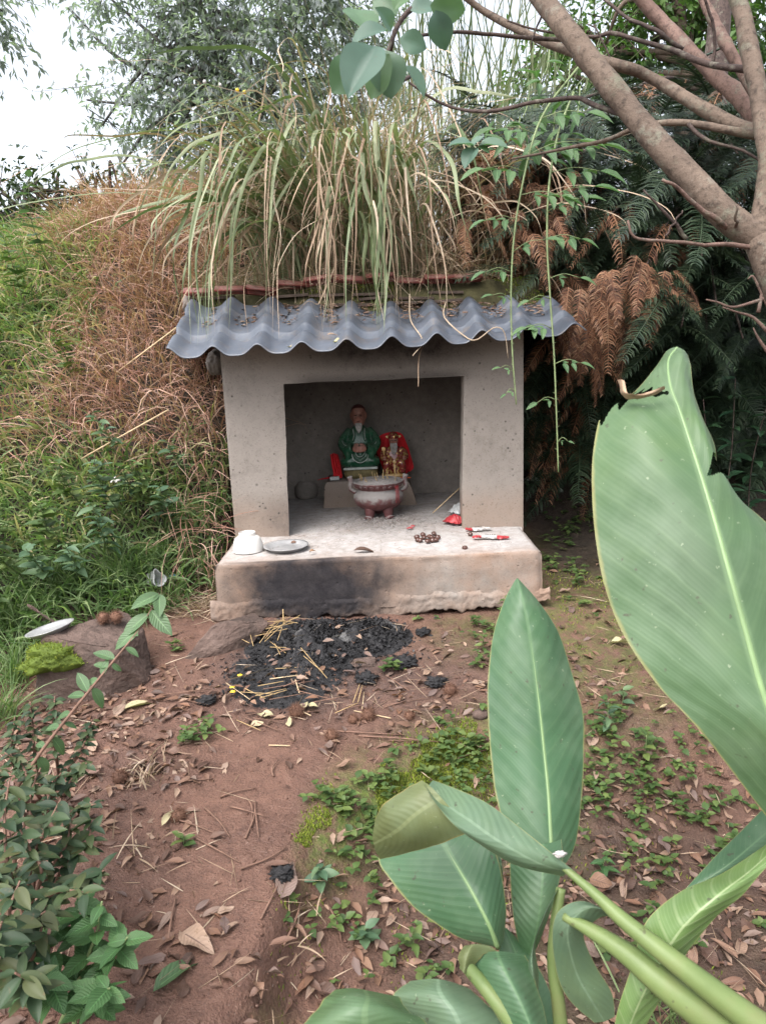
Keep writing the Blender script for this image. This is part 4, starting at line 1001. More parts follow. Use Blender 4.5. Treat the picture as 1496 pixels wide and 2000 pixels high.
def spot(px, py):
    p = on_ground(px, py); return np.array((p[0], p[1], gz(p[0], p[1])))
for k, (px, py, s, lab) in enumerate([(790, 1298, .040, 'black burnt clump with a white fleck right of the heap'), (716, 1330, .032, 'rounded black burnt clump below the right end of the heap'), (404, 1372, .026, 'round black burnt clump at the far left of the ash'), (825, 1240, .024, 'small black burnt flake on the mossy soil below the platform'), (852, 1338, .03, 'dark burnt clump under curled leaves right of the heap'), (550, 1712, .024, 'lone black burnt scrap low on the dirt path')]):
    p = spot(px, py); o = lump('burnt_clump', (p[0], p[1], p[2]+s*.25), (s*1.15, s, s*.5), MT['char'], None, seed=30+k, amp=1.5, fr=4, sub=4); tag(o, lab, 'burnt clump')

# sticks of spent incense on and round the heap
def stick(p0, p1, r, mat, label, group, name='incense_stick'):
    o = obj(name, MB().tube([p0, p1], r, 5).mesh(name), mat); tag(o, label, 'incense stick' if name == 'incense_stick' else 'twig', group)
rg = random.Random(4)
heap_st = [((480, 1255), (575, 1262)), ((500, 1232), (560, 1250)), ((520, 1275), (555, 1235)), ((510, 1290), (540, 1250)), ((530, 1270), (590, 1245)), ((495, 1262), (570, 1238)), ((545, 1285), (560, 1228)), ((520, 1240), (552, 1270)), ((560, 1262), (520, 1288)), ((500, 1270), (565, 1270)), ((540, 1236), (585, 1268)), ((475, 1272), (490, 1285)), ((490, 1258), (497, 1284)), ((566, 1258), (588, 1260)), ((530, 1296), (562, 1300)), ((540, 1292), (550, 1310))]
for a, b in heap_st:
    p0, p1 = spot(*a), spot(*b); p0[2] += .022+rg.uniform(0, .02); p1[2] += .022+rg.uniform(0, .02)
    stick(p0, p1, .0013, MT['stick'], 'yellow spent incense stick in the tangle on top of the black ash', 'incense sticks on top of the ash heap')
p = spot(556, 1250); stick(p+np.array((0, 0, -.02)), at_y(553, 1190, p[1]+.02), .0022, MT['stick'], 'yellow incense stick standing upright in the black ash heap', None)
front_st = [((472, 1366), (540, 1374)), ((500, 1372), (560, 1362)), ((480, 1362), (520, 1378)), ((510, 1380), (562, 1366)), ((505, 1358), (556, 1352)), ((590, 1296), (640, 1338)), ((595, 1305), (632, 1330)), ((540, 1332), (590, 1324)), ((463, 1412), (510, 1436)), ((530, 1278), (560, 1302)), ((690, 1380), (704, 1342)), ((700, 1382), (708, 1344)), ((655, 1400), (700, 1380))]
for a, b in front_st:
    p0, p1 = spot(*a), spot(*b); p0[2] += .006+rg.uniform(0, .012); p1[2] += .006+rg.uniform(0, .012)
    stick(p0, p1, .0014, MT['stick'], 'straw coloured incense stick lying along the front of the ash', 'incense sticks in front of the ash heap')
for k in range(26):
    px, py = rg.gauss(560, 130), rg.gauss(1395, 30)
    if py < 1340: py = 1345
    a = rg.uniform(0, 6.28); L = rg.uniform(.06, .20); p0 = spot(px, py); p1 = p0+np.array((math.cos(a)*L, math.sin(a)*L*.8, 0)); p1[2] = gz(p1[0], p1[1])
    if p1[1] > -.3: continue
    p0[2] += .008; p1[2] += .010
    stick(p0, p1, rg.uniform(.0012, .0022), MT['stickdark' if k % 4 else 'stickpale'], 'thin brown twig among the litter below the ash heap', 'twigs littering the ground below the ash', 'twig')
path_tw = [((330, 1535), (415, 1525)), ((480, 1560), (492, 1610)), ((500, 1590), (506, 1640)), ((535, 1520), (545, 1490)), ((510, 1800), (545, 1735)), ((555, 1860), (590, 1700+60)), ((690, 1650), (760, 1640)), ((640, 1770), (668, 1850)), ((600, 1750), (625, 1830)), ((655, 1432), (790, 1440)), ((640, 1490), (660, 1450)), ((700, 1440), (860, 1455)), ((430, 1560), (500, 1545)), ((470, 1700), (560, 1660)), ((450, 1580), (520, 1600)), ((480, 1640), (500, 1570)), ((330, 1840), (345, 1760)), ((380, 1640), (470, 1690)), ((400, 1580), (450, 1640)), ((760, 1450), (990, 1465)), ((870, 1500), (950, 1470)), ((320, 1600), (440, 1640))]
for a, b in path_tw:
    p0, p1 = spot(*a), spot(*b); p0[2] += .004; p1[2] += .006; mid = (p0+p1)/2+np.array((rg.uniform(-.012, .012), rg.uniform(-.01, .01), .004))
    o = obj('twig', MB().tube(spline([p0, mid, p1], 6), np.linspace(.0032, .0016, 6), 5).mesh('twig'), MT['stickdark']); tag(o, 'dry brown twig lying on the bare dirt path', 'twig', 'twigs on the bare path')
for px, py, lab in [(470, 1333, 'yellow paper petal, upper of three on the left ash'), (455, 1332+22, 'yellow paper petal, middle of three on the left ash'), (456, 1362, 'wilted yellow petal, lowest of three on the left ash')]:
    p = spot(px, py-2); crumple('petal', (p[0], p[1], p[2]+.006), (.009, .007, .010), MT['yellow'], lab, 'petal', px)

# ------------------------------------------------------------------ rocks
def boulder(name, c, r, seed, label, rot=0.0, lay=0.0):
    """a broken stone: hull of random points, then weathered"""
    rr = random.Random(seed); bm = bmesh.new()
    for k in range(17):
        p = Vector((rr.uniform(-1, 1), rr.uniform(-1, 1), rr.uniform(-1, 1))); m_ = max(abs(p.x), abs(p.y), abs(p.z)); bm.verts.new(p/m_*rr.uniform(.82, 1.05))
    h = bmesh.ops.convex_hull(bm, input=bm.verts[:]); bmesh.ops.delete(bm, geom=[v for v in bm.verts if not v.link_faces], context='VERTS')
    bmesh.ops.bevel(bm, geom=bm.edges[:], offset=.05, segments=1, affect='EDGES', profile=.6)
    bmesh.ops.triangulate(bm, faces=bm.faces[:])
    for _ in range(4):
        bmesh.ops.subdivide_edges(bm, edges=[e for e in bm.edges if e.calc_length() > .075], cuts=1); bmesh.ops.triangulate(bm, faces=bm.faces[:])
    bm.normal_update()
    for v in bm.verts:
        q = v.co.copy(); n = v.normal
        d = .10*float(fbm(q.x*2.5+seed+q.z, q.y*2.5+q.z*2, seed))+.06*float(fbm(q.x*7+q.y*3, q.z*7+seed+q.y*4, seed+3))-.05*max(0, float(fbm(q.x*5+q.z*9, q.y*5, seed+8))-.1)
        q = q+n*d; q.x += lay*q.z; x, y = q.x*r[0], q.y*r[1]
        v.co = Vector((c[0]+x*math.cos(rot)-y*math.sin(rot), c[1]+x*math.sin(rot)+y*math.cos(rot), c[2]+q.z*r[2]))
    me = bpy.data.meshes.new(name); bm.to_mesh(me); bm.free()
    o = obj(name, me, MT['rock']); tag(o, label, 'rock'); return o
RK = at_y(175, 1300, -0.70)
rock = boulder('rock', (RK[0]+.005, -0.63, RK[2]-.035), (.215, .16, .165), 5, 'large reddish brown sandstone rock with moss on its left corner', lay=-.1)
rk2 = at_y(425, 1250, -0.42); boulder('rock', (rk2[0]-.01, -0.43, rk2[2]-.02), (.135, .10, .12), 15, 'slanted smooth brown rock left of the black ash heap', lay=.75, rot=.35)
p = spot(712, 1300); boulder('rock', (p[0], p[1]+.02, p[2]-.012), (.055, .04, .03), 9, 'grey brown half buried stone beside the charred heap')
for k, (px, py, s, lab) in enumerate([(938, 1400, .022, 'small clod at the foot of the upright canna leaf'), (830, 1448, .012, 'small pebble on the path below the burrs'), (650, 1383+55, .012, 'small brown pebble near the pale leaves')]):
    p = spot(px, py); tag(lump('pebble', (p[0], p[1], p[2]+s*.4), (s*1.2, s, s*.8), MT['rock'], None, seed=60+k, sub=3), lab, 'pebble')
# moss cushion on the rock
def moss_tufts(pts, hgt, n_per=1, spread=0.003):
    N = len(pts); az = RNG.uniform(0, 6.3, N)
    return blades_vf(pts, az, RNG.uniform(0, .6, N), RNG.uniform(.1, .9, N), RNG.uniform(.6, 1.3, N)*hgt, np.full(N, hgt*.38), 2)
def rock_moss():
    deps = bpy.context.evaluated_depsgraph_get(); deps.update()
    c = at_y(100, 1285, -0.76); m = lump('moss_bed', (c[0]+.005, -0.73, c[2]-.005), (.105, .095, .052), MT['moss'], rock, seed=71, amp=1.0, sub=4, world=False)
    me = m.data; P = np.array([v.co for v in me.vertices]); Nn = np.array([v.normal for v in me.vertices])
    k = Nn[:, 2] > -.3; P, Nn = P[k], Nn[k]; P = np.repeat(P, 5, 0)+RNG.normal(0, .003, (len(P)*5, 3)); Nn = np.repeat(Nn, 5, 0)
    th = np.arccos(np.clip(Nn[:, 2], -1, 1)); az = np.arctan2(Nn[:, 1], Nn[:, 0])+RNG.normal(0, .5, len(P))
    V, F = blades_vf(P, az, th*.8, RNG.uniform(0, .6, len(P)), RNG.uniform(.006, .013, len(P)), np.full(len(P), .0035), 2)
    tag(obj('moss_tufts', mesh_np('moss_tufts', V, F), MT['moss'], rock, False), kind='stuff')
rock_moss()
p = at_y(100, 1228, -0.66); plate('plate', (p[0], -0.66, p[2]-.012), .085, MT['steel'], 'grey enamel plate half hidden behind the mossy rock', (-.05, -.22))
# plastic cup and wrapper in the grass
p = on_ground(296, 1150); cup = empty('plastic_cup', (p[0], p[1], p[2]), 'crushed cloudy plastic cup lying in the grass left of the platform', 'cup')
V, F = lathe_vf([(.028, 0), (.036, .06), (.040, .062), (.041, .066), (.038, .067), (.034, .06), (.026, .003), (.001, .003)], 28)
o = obj('cup_body', MB().add([(x, y*(.7+.3*math.sin(x*60)), z) for x, y, z in V], F).mesh('cup_body'), MT['plastic'], cup, False); o.matrix_basis = Matrix.Translation((0, 0, .040)) @ Matrix.Rotation(R(70), 4, 'Y') @ Matrix.Rotation(R(35), 4, 'X')
p = on_ground(338, 1132); crumple('wrapper', (p[0], p[1], p[2]+.008), (.03, .014, .02), MT['blueplastic'], 'blue and white plastic wrapper scrap by the grass', 'wrapper', 17, .9)
p = on_ground(250, 985); crumple('paper_scrap', (p[0], p[1]-.12, p[2]+.12), (.022, .03, .03), MT['paperwhite'], 'white paper scrap caught in the weeds left of the shrine', 'paper scrap', 19, .4, .6)
p = on_ground(1036, 945); crumple('plastic_bag', (p[0], p[1], p[2]+.01), (.05, .03, .04), MT['plastic'], 'crumpled clear plastic bag behind the right pillar', 'bag', 23, .4, .7)

# ------------------------------------------------------------------ fallen leaves, burrs
LV = []
for k, (W, fold, curl, wave) in enumerate([(.36, .25, .25, .1), (.44, .1, -.35, .25), (.52, .35, .3, .3), (.30, .3, .55, .1), (.62, .15, -.25, .2)]):
    V, F, UV = leaf_vf(W, 8, 2, fold, curl, wave, seed=k); LV.append(mesh_np('dead_leaf', V, F, UV, True))
    LV[-1].materials.append(MT['litter'])
def put_leaf(p, L, k, label, group=None, mat=None, az=None, tilt=None, name='fallen_leaf', cat='leaf'):
    me = LV[k % 5]
    if mat is not None:
        key = 'alt_%s_%d' % (mat.name, k % 5); me = bpy.data.meshes.get(key) or me.copy(); me.name = key; me.materials[0] = mat
    o = bpy.data.objects.new(name, me); link(o); a = rg.uniform(0, 6.28) if az is None else az; t = rg.uniform(-.25, .25) if tilt is None else tilt
    d = (math.cos(a), math.sin(a), t); up = (rg.gauss(0, .35), rg.gauss(0, .35), 1)
    o.matrix_basis = frame_matrix((p[0], p[1], p[2]+.006+abs(t)*L*.35), d, up, L); tag(o, label, cat, group)
put_leaf(spot(238, 1395), .150, 3, 'long pale grooved dry leaf lying below the mossy rock', None, MT['pale_leaf'], .55, .12)
for px, py, L, lab in [(535, 1402, .055, 'pale yellow round leaf, leftmost below the ash'), (600, 1382, .05, 'pale yellow leaf next to the chestnut burr'), (622, 1388, .045, 'cream round leaf right of the chestnut burr'), (565, 1425, .04, 'small pale leaf below the chestnut burr'), (490, 1420, .045, 'pale leaf at the left under the ash sticks')]:
    put_leaf(spot(px, py), L, 4, lab, None, MT['pale_leaf'])
put_leaf(spot(765, 1365), .05, 1, 'orange red fallen leaf right of the ash heap', None, MT['firbrown'], .1, .05)
put_leaf(spot(1190, 1262), .085, 2, 'large pale brown leaf on the dirt right of the platform', None, MT['pale_leaf'], .1, .1)
put_leaf(spot(1275, 1392), .075, 1, 'pale curled leaf near the big canna leaf', None, MT['pale_leaf'], .2, .1)
put_leaf(spot(318, 1622), .07, 3, 'upright tan folded leaf on the left of the path', None, MT['pale_leaf'], 1.3, .3)
put_leaf(spot(515, 1702), .075, 0, 'tan pointed leaf lying across the lower path', None, MT['litter'], .1, .1)
put_leaf(spot(355, 1830), .105, 2, 'large grey brown veined leaf low on the path', None, MT['litter'], -.6, .05)
put_leaf(spot(300, 1950), .15, 3, 'long green fallen leaf at the bottom of the path', None, MT['oval'], .9, .1)
put_leaf(spot(655, 1505), .06, 1, 'brown curled leaf at the path centre', None, None, .2, .2)
put_leaf(spot(660, 1625+30), .05, 1, 'brown leaf lying at the mossy edge', None, None, 1.2, .1)
put_leaf(spot(550, 1760), .095, 4, 'large crumpled brown leaf below the black scrap', None, None, 1.4, .1)
put_leaf(at_z(690, 1078, .012), .12, 3, 'long frayed dry leaf lying flat on the ledge front', None, MT['litter'], .15, .02)
put_leaf(at_z(604, 1081, .012), .035, 2, 'small orange brown leaf beside the steel plate', None, MT['firbrown'], .5, .1)
zones = [('dry brown leaf among the litter on the left side of the path', 'leaves along the left of the path', lambda: (rg.uniform(170, 400), rg.uniform(1400, 1540)), 44, (.03, .06)),
         ('dry leaf lying on the bare dirt below the ash heap', 'leaves on the bare dirt', lambda: (rg.uniform(600, 960), rg.uniform(1290, 1470)), 38, (.025, .055)),
         ('dead leaf on the lower right slope behind the canna', 'leaves on the lower slope', lambda: (rg.uniform(960, 1480), rg.uniform(1450, 1980)), 120, (.035, .08)),
         ('dead leaf at the bottom of the path', 'leaves at the foot of the path', lambda: (rg.uniform(240, 760), rg.uniform(1780, 1995)), 52, (.035, .065)),
         ('dry leaf on the soil right of the platform', 'leaves right of the platform', lambda: (rg.uniform(1060, 1300), rg.uniform(1120, 1420)), 26, (.03, .06))]
for lab, grp, f, n, (l0, l1) in zones:
    for k in range(n):
        px, py = f(); put_leaf(spot(px, py), rg.uniform(l0, l1), rg.randrange(5), lab, grp)
def litter_stuff():
    tV, tF, _ = leaf_vf(.42, 4, 1, .25, .3, .1)
    n = 15000; x = RNG.uniform(-1.5, 2.2, n); y = RNG.uniform(-2.1, .3, n); e = np.interp(x, EX, EY)
    dens = 0.03+0.9*sstep(.02, .3, e-y)*sstep(-.45, -.2, x)+.55*sstep(-.45, -.8, x)*sstep(-.5, -.9, y)+0.35*np.exp(-((y+.8)/.25)**2)
    dens *= .4+1.2*vnoise(x*4, y*4, 88)
    k = (RNG.uniform(0, 1, n) < dens) & ~((x > -.78) & (x < .69) & (y > -.33)); x, y = x[k], y[k]; n = len(x)
    a = RNG.uniform(0, 6.3, n); d = np.stack([np.cos(a), np.sin(a), RNG.normal(0, .25, n)], 1); up = np.stack([RNG.normal(0, .5, n), RNG.normal(0, .5, n), np.ones(n)], 1)
    z = ground(x, y)+heap_h(x, y)+.005
    V, F = scatter(tV, tF, np.stack([x, y, z], 1), d, up, RNG.uniform(.018, .055, n))
    tag(obj('leaf_litter', mesh_np('leaf_litter', V, F, smooth=True), MT['litter']), 'small brown leaf litter over the soil', kind='stuff')
    n = 2600; x = RNG.uniform(-1.3, 1.8, n); y = RNG.uniform(-2.1, .1, n); e = np.interp(x, EX, EY)
    k = ((RNG.uniform(0, 1, n) < .35+.5*sstep(.05, .3, e-y))) & ~((x > -.78) & (x < .69) & (y > -.33)); x, y = x[k], y[k]; n = len(x)
    V, F = blades_vf(np.stack([x, y, ground(x, y)+heap_h(x, y)+.004], 1), RNG.uniform(0, 6.3, n), RNG.uniform(1.2, 1.55, n), RNG.normal(.05, .15, n), RNG.uniform(.03, .14, n), RNG.uniform(.0015, .0035, n), 3)
    tag(obj('straw_litter', mesh_np('straw_litter', V, F), MT['dry']), 'fine straws and stalks lying on the soil', kind='stuff')
    # crumbs of soil
    n = 5200; x = RNG.uniform(-1.4, 1.9, n); y = RNG.uniform(-2.15, .1, n); k = ~((x > -.78) & (x < .69) & (y > -.30)) & (RNG.uniform(0, 1, n) < .25+1.1*vnoise(x*5, y*5, 12)); x, y = x[k], y[k]; n = len(x)
    ph = (1+5**.5)/2; tV = np.array([(-1, ph, 0), (1, ph, 0), (-1, -ph, 0), (1, -ph, 0), (0, -1, ph), (0, 1, ph), (0, -1, -ph), (0, 1, -ph), (ph, 0, -1), (ph, 0, 1), (-ph, 0, -1), (-ph, 0, 1)])/2
    tF = np.array([(0,11,5),(0,5,1),(0,1,7),(0,7,10),(0,10,11),(1,5,9),(5,11,4),(11,10,2),(10,7,6),(7,1,8),(3,9,4),(3,4,2),(3,2,6),(3,6,8),(3,8,9),(4,9,5),(2,4,11),(6,2,10),(8,6,7),(9,8,1)])
    a = RNG.uniform(0, 6.3, n); d = np.stack([np.cos(a), np.sin(a), RNG.normal(0, .5, n)], 1)
    V, F = scatter(tV, tF, np.stack([x, y, ground(x, y)], 1), d, RNG.normal(0, 1, (n, 3)), RNG.uniform(.0015, .0065, n)**1.0)
    me = mesh_np('soil_crumbs', V, F); ca = me.color_attributes.new('cover', 'FLOAT_COLOR', 'POINT'); ca.data.foreach_set('color', np.tile((0, 0, 0, 1), (len(V), 1)).astype(np.float32).ravel())
    tag(obj('soil_crumbs', me, MT['ground']), 'loose crumbs of red soil', kind='stuff')
litter_stuff()
def burr(p, r, label, seed):
    N = 420; rr = np.random.default_rng(seed); d = rr.normal(0, 1, (N, 3)); d /= np.linalg.norm(d, axis=1)[:, None]
    tV = np.array([(0, -.05, 0), (0, .05, 0), (1, 0, 0)]); tF = np.array([(0, 1, 2)])
    V, F = scatter(tV, tF, np.array(p)[None]+d*r*.62, d+rr.normal(0, .35, (N, 3)), rr.normal(0, 1, (N, 3)), np.full(N, r*.5))
    e = empty('chestnut_burr', p, label, 'burr'); lump('husk', p, (r*.72, r*.72, r*.66), MT['burr'], e, seed=seed, sub=2); obj('spines', mesh_np('spines', V, F), MT['burr'], e)
for k, (px, py, s, lab) in enumerate([(580, 1400, .033, 'round brown spiny chestnut burr below the ash'), (648, 1445, .026, 'chestnut burr flattened on the path, lowest of the row'), (720, 1405, .03, 'spiny burr in the row right of the pale leaves'), (690, 1412, .022, 'small spiny burr beside a larger one on the dirt'), (880, 1357, .030, 'brown burr under the curled leaves near the right weeds'), (800, 1405, .022, 'small dark burr at the path centre right'), (228, 1212, .03, 'reddish spiny burr on top of the rock, right one'), (203, 1214, .028, 'reddish spiny burr on top of the rock, left one'), (350, 1602, .026, 'small dark burr on the left of the path'), (237, 1530, .03, 'reddish frayed burr by the left bushes'), (1120, 1440, .025, 'brown burr right of the upright canna leaf')]):
    p = spot(px, py); 
    if py < 1220: p = at_y(px, py, -.62)
    burr((p[0], p[1], p[2]+s*.5), s, lab, 100+k)

# ------------------------------------------------------------------ moss and ground weeds
def ground_moss():
    n = 60000; x = RNG.uniform(-.42, 1.5, n); y = RNG.uniform(-2.0, .2, n); x[:26000] = RNG.uniform(-.34, .35, 26000); y[:26000] = np.interp(x[:26000], EX, EY)-RNG.normal(.06, .10, 26000); e = np.interp(x, EX, EY); q = e-y
    pat = vnoise(x*7, y*7, 61)*.6+vnoise(x*18, y*18, 62)*.4
    d = np.exp(-((q-.05)/.11)**2)*sstep(.62, .1, x)*1.1*sstep(-1.7, -1.45, y)+.35*sstep(.05, .3, q)*(pat > .60)+.5*sstep(.3, .7, x)*sstep(-.9, -.5, y)*(pat > .52)
    k = (RNG.uniform(0, 1, n) < d*(pat > .42)) & ~((x < .69) & (y > -.3)); x, y = x[k], y[k]
    V, F = moss_tufts(np.stack([x, y, ground(x, y)-.001], 1), .011)
    tag(obj('moss', mesh_np('moss', V, F), MT['moss']), 'bright moss on the edge of the bank', kind='stuff')
ground_moss()
def small_weeds():
    tV, tF, _ = leaf_vf(.75, 4, 1, .15, .3)
    P = []; D = []; U = []; S = []
    def clump(cx, cy, r, m, l0, l1):
        for _ in range(m):
            x, y = cx+RNG.normal(0, r), cy+RNG.normal(0, r)
            if x < .68 and y > -.31 and x > -.76: continue
            z = float(ground(x, y)); h = RNG.uniform(.008, .05); a0 = RNG.uniform(0, 6.3)
            for j in range(RNG.integers(3, 6)):
                a = a0+j*1.6+RNG.normal(0, .3); P.append((x, y, z+h*(.6+.4*RNG.uniform()))); D.append((math.cos(a), math.sin(a), RNG.uniform(-.1, .6))); U.append((RNG.normal(0, .2), RNG.normal(0, .2), 1)); S.append(RNG.uniform(l0, l1))
    for px, py, r, m in [(880, 1525, .05, 30), (800, 1550, .05, 28), (940, 1480, .05, 30), (740, 1590, .04, 22), (900, 1470, .05, 24), (720, 1650, .04, 18), (690, 1600, .03, 14), (760, 1790, .06, 16), (640, 1560, .03, 8),
                         (1180, 1480, .07, 34), (1260, 1500, .08, 36), (1330, 1530, .08, 30), (1160, 1560, .06, 24), (1240, 1620, .08, 24), (1400, 1590, .07, 22), (1300, 1700, .09, 20), (1180, 1400, .05, 22), (1330, 1860, .08, 16), (1100, 1060, .06, 26), (1120, 1020, .07, 34), (1090, 980, .07, 26), (1080, 1110, .05, 20), (1120, 1130, .06, 22), (1150, 1190, .06, 12),
                         (900, 1190, .03, 16), (970, 1185, .035, 20), (940, 1230, .04, 18), (830, 1210, .03, 10), (940, 1300, .02, 8), (770, 1310, .02, 10), (400, 1435, .025, 10), (370, 1450, .02, 8), (350, 1270, .02, 6), (345, 1130, .03, 16), (380, 1105, .03, 12), (850, 1880, .06, 14), (640, 1830, .05, 10)]:
        p = on_ground(px, py); clump(p[0], p[1], r*1.15, int(m*1.0), .010, .034)
    V, F = scatter(tV, tF, np.array(P), np.array(D), np.array(U), np.array(S))
    tag(obj('ground_weeds', mesh_np('ground_weeds', V, F, smooth=True), MT['weed']), 'low leafy weeds growing over the soil', kind='stuff')
small_weeds()
WL = []
for k, (W, fold, curl, teeth) in enumerate([(.55, .15, .35, .0), (.62, .1, .25, .10), (.45, .2, .5, .06)]):
    V, F, UV = leaf_vf(W, 9, 2, fold, curl, .05, seed=k, teeth=teeth); WL.append((V, F, UV))
LM = {}
def leaf_mesh(k, mat):
    key = (k, mat.name)
    if key not in LM:
        V, F, UV = WL[k] if isinstance(k, int) else k; me = mesh_np('leaf', V, F, UV, True); me.materials.append(mat); LM[key] = me
    return LM[key]
def leaf_part(par, me, p, d, up, L, name='leaf'):
    o = bpy.data.objects.new(name, me); link(o, par); o.matrix_parent_inverse = Matrix.Translation(-Vector(par.location)); o.matrix_basis = frame_matrix(p, d, up, L); return o
def weed(base, h, n, l0, l1, mat, label, kind=0, lean=(0, 0), cat='plant', name='leafy_weed', spread=1.0, group=None, stemr=.002, seed=None, stemmat='stem'):
    """upright stem with leaves in turning pairs"""
    r_ = random.Random(seed if seed is not None else int(base[0]*997+base[1]*613))
    e = empty(name, tuple(base), label, cat, group)
    top = np.array(base)+np.array((lean[0], lean[1], h)); mid = (np.array(base)+top)/2+np.array((r_.uniform(-.1, .1)*h, r_.uniform(-.1, .1)*h, 0))
    S = spline([base, mid, top], 12); obj('stem', MB().tube(S, np.linspace(stemr, stemr*.5, 12), 5).mesh('stem'), MT[stemmat], e)
    me = leaf_mesh(kind, mat); a = r_.uniform(0, 6.28)
    for i in range(n):
        t = .25+.75*i/max(1, n-1); p = S[min(11, int(t*11))]; a += 2.4+r_.uniform(-.4, .4); L = r_.uniform(l0, l1)*(1.15-.4*t)
        d = (math.cos(a)*spread, math.sin(a)*spread, r_.uniform(-.1, .55)); leaf_part(e, me, p, d, (r_.gauss(0, .25), r_.gauss(0, .25), 1), L)
    return e
for k, (px, py, h, n, L, m, lab) in enumerate([(625, 1720, .05, 8, .05, 'weedblue', 'bluish leafy weed rosette by the black scrap on the path edge'), (715, 1835, .05, 9, .055, 'weedblue', 'leafy weed below the canna on the lower bank'), (805, 1850, .05, 6, .05, 'weed', 'green weed right beside the lower bank rosette'), (945, 1260, .07, 10, .035, 'weed', 'weed sprig on the soil below the platform right end'), (985, 1195, .09, 12, .035, 'weed', 'fern like weed against the platform foot'), (1185, 1430, .12, 10, .055, 'weedblue', 'bluish weed right of the upright canna leaf'), (1215, 1365, .05, 4, .06, 'weedblue', 'single round leaved weed on the bare soil at right'), (1260, 1480, .09, 10, .05, 'weed', 'leafy weed in the patch right of the canna leaf'), (1180, 1700, .05, 7, .05, 'nettle', 'bright green weed behind the canna stalks'), (730, 1600, .03, 8, .04, 'weed', 'low rosette on the bright moss edge'), (360, 1640, .03, 6, .04, 'weed', 'small weed at the left edge of the path'), (1110, 1030, .06, 12, .05, 'weed', 'leafy weed right of the shrine pillar'), (1150, 1010, .06, 10, .05, 'weed', 'weed between the pillar and the big canna leaf')]):
    p = on_ground(px, py+12); weed(p, h, n, L*.8, L*1.15, MT[m], lab, k % 3, name='leafy_weed', seed=k)
def tuft(base, n, L, W, mat, label, lean=0.5, bend=1.0, r=.03, seed=1, name='grass_tuft'):
    rr = np.random.default_rng(seed); a = rr.uniform(0, 6.3, n); rt_ = np.array(base)[None]+np.stack([rr.normal(0, r, n), rr.normal(0, r, n), np.full(n, -.005)], 1)
    V, F = blades_vf(rt_, a, rr.uniform(.05, lean, n), rr.uniform(.3, 1.0, n)*bend, rr.uniform(.5, 1.1, n)*L, rr.uniform(.7, 1.2, n)*W, 6)
    o = obj(name, mesh_np(name, V, F, smooth=True), mat); tag(o, label, 'grass'); return o
for k, (px, py, n, L, lab, m, lean) in enumerate([(415, 985, 90, .22, 'green sedge tuft against the left pillar', 'grass', .8), (375, 1010, 80, .22, 'sedge tuft left of the pillar, second from the wall', 'grass', .8), (305, 1085, 110, .25, 'broad sedge tuft above the plastic cup', 'grass', .8), (240, 1110, 110, .24, 'sedge tuft left of the plastic cup', 'grass', .9), (170, 1130, 100, .24, 'sedge tuft above the mossy rock', 'grass', .9), (255, 1160, 80, .17, 'sedge tuft right above the rock', 'grass', .9), (100, 1150, 90, .24, 'sedge tuft at the left above the grey plate', 'grass', .9), (30, 1310, 170, .26, 'pale sedge tuft hanging beside the mossy rock', 'grass', 1.0), (-10, 1390, 150, .24, 'pale sedge tuft at the left frame edge', 'grass', 1.0), (30, 1210, 110, .24, 'sedge tuft left of the grey plate', 'grass', .9), (1300, 1970, 30, .2, 'thin grass tuft by the bottom canna stalks', 'grass', .8), (280, 1500, 40, .10, 'dry straw tuft on the left side of the path', 'dry', 1.2), (560, 1490+330, 20, .10, 'sparse straw tuft on the lower path', 'dry', 1.4), (265, 1630, 14, .12, 'grey wilted grass tuft on the left of the path', 'dry', 1.3)]):
    p = on_ground(px, py+20); tuft(p, n, L, .005, MT[m], lab, lean, 1.3, .035, k)

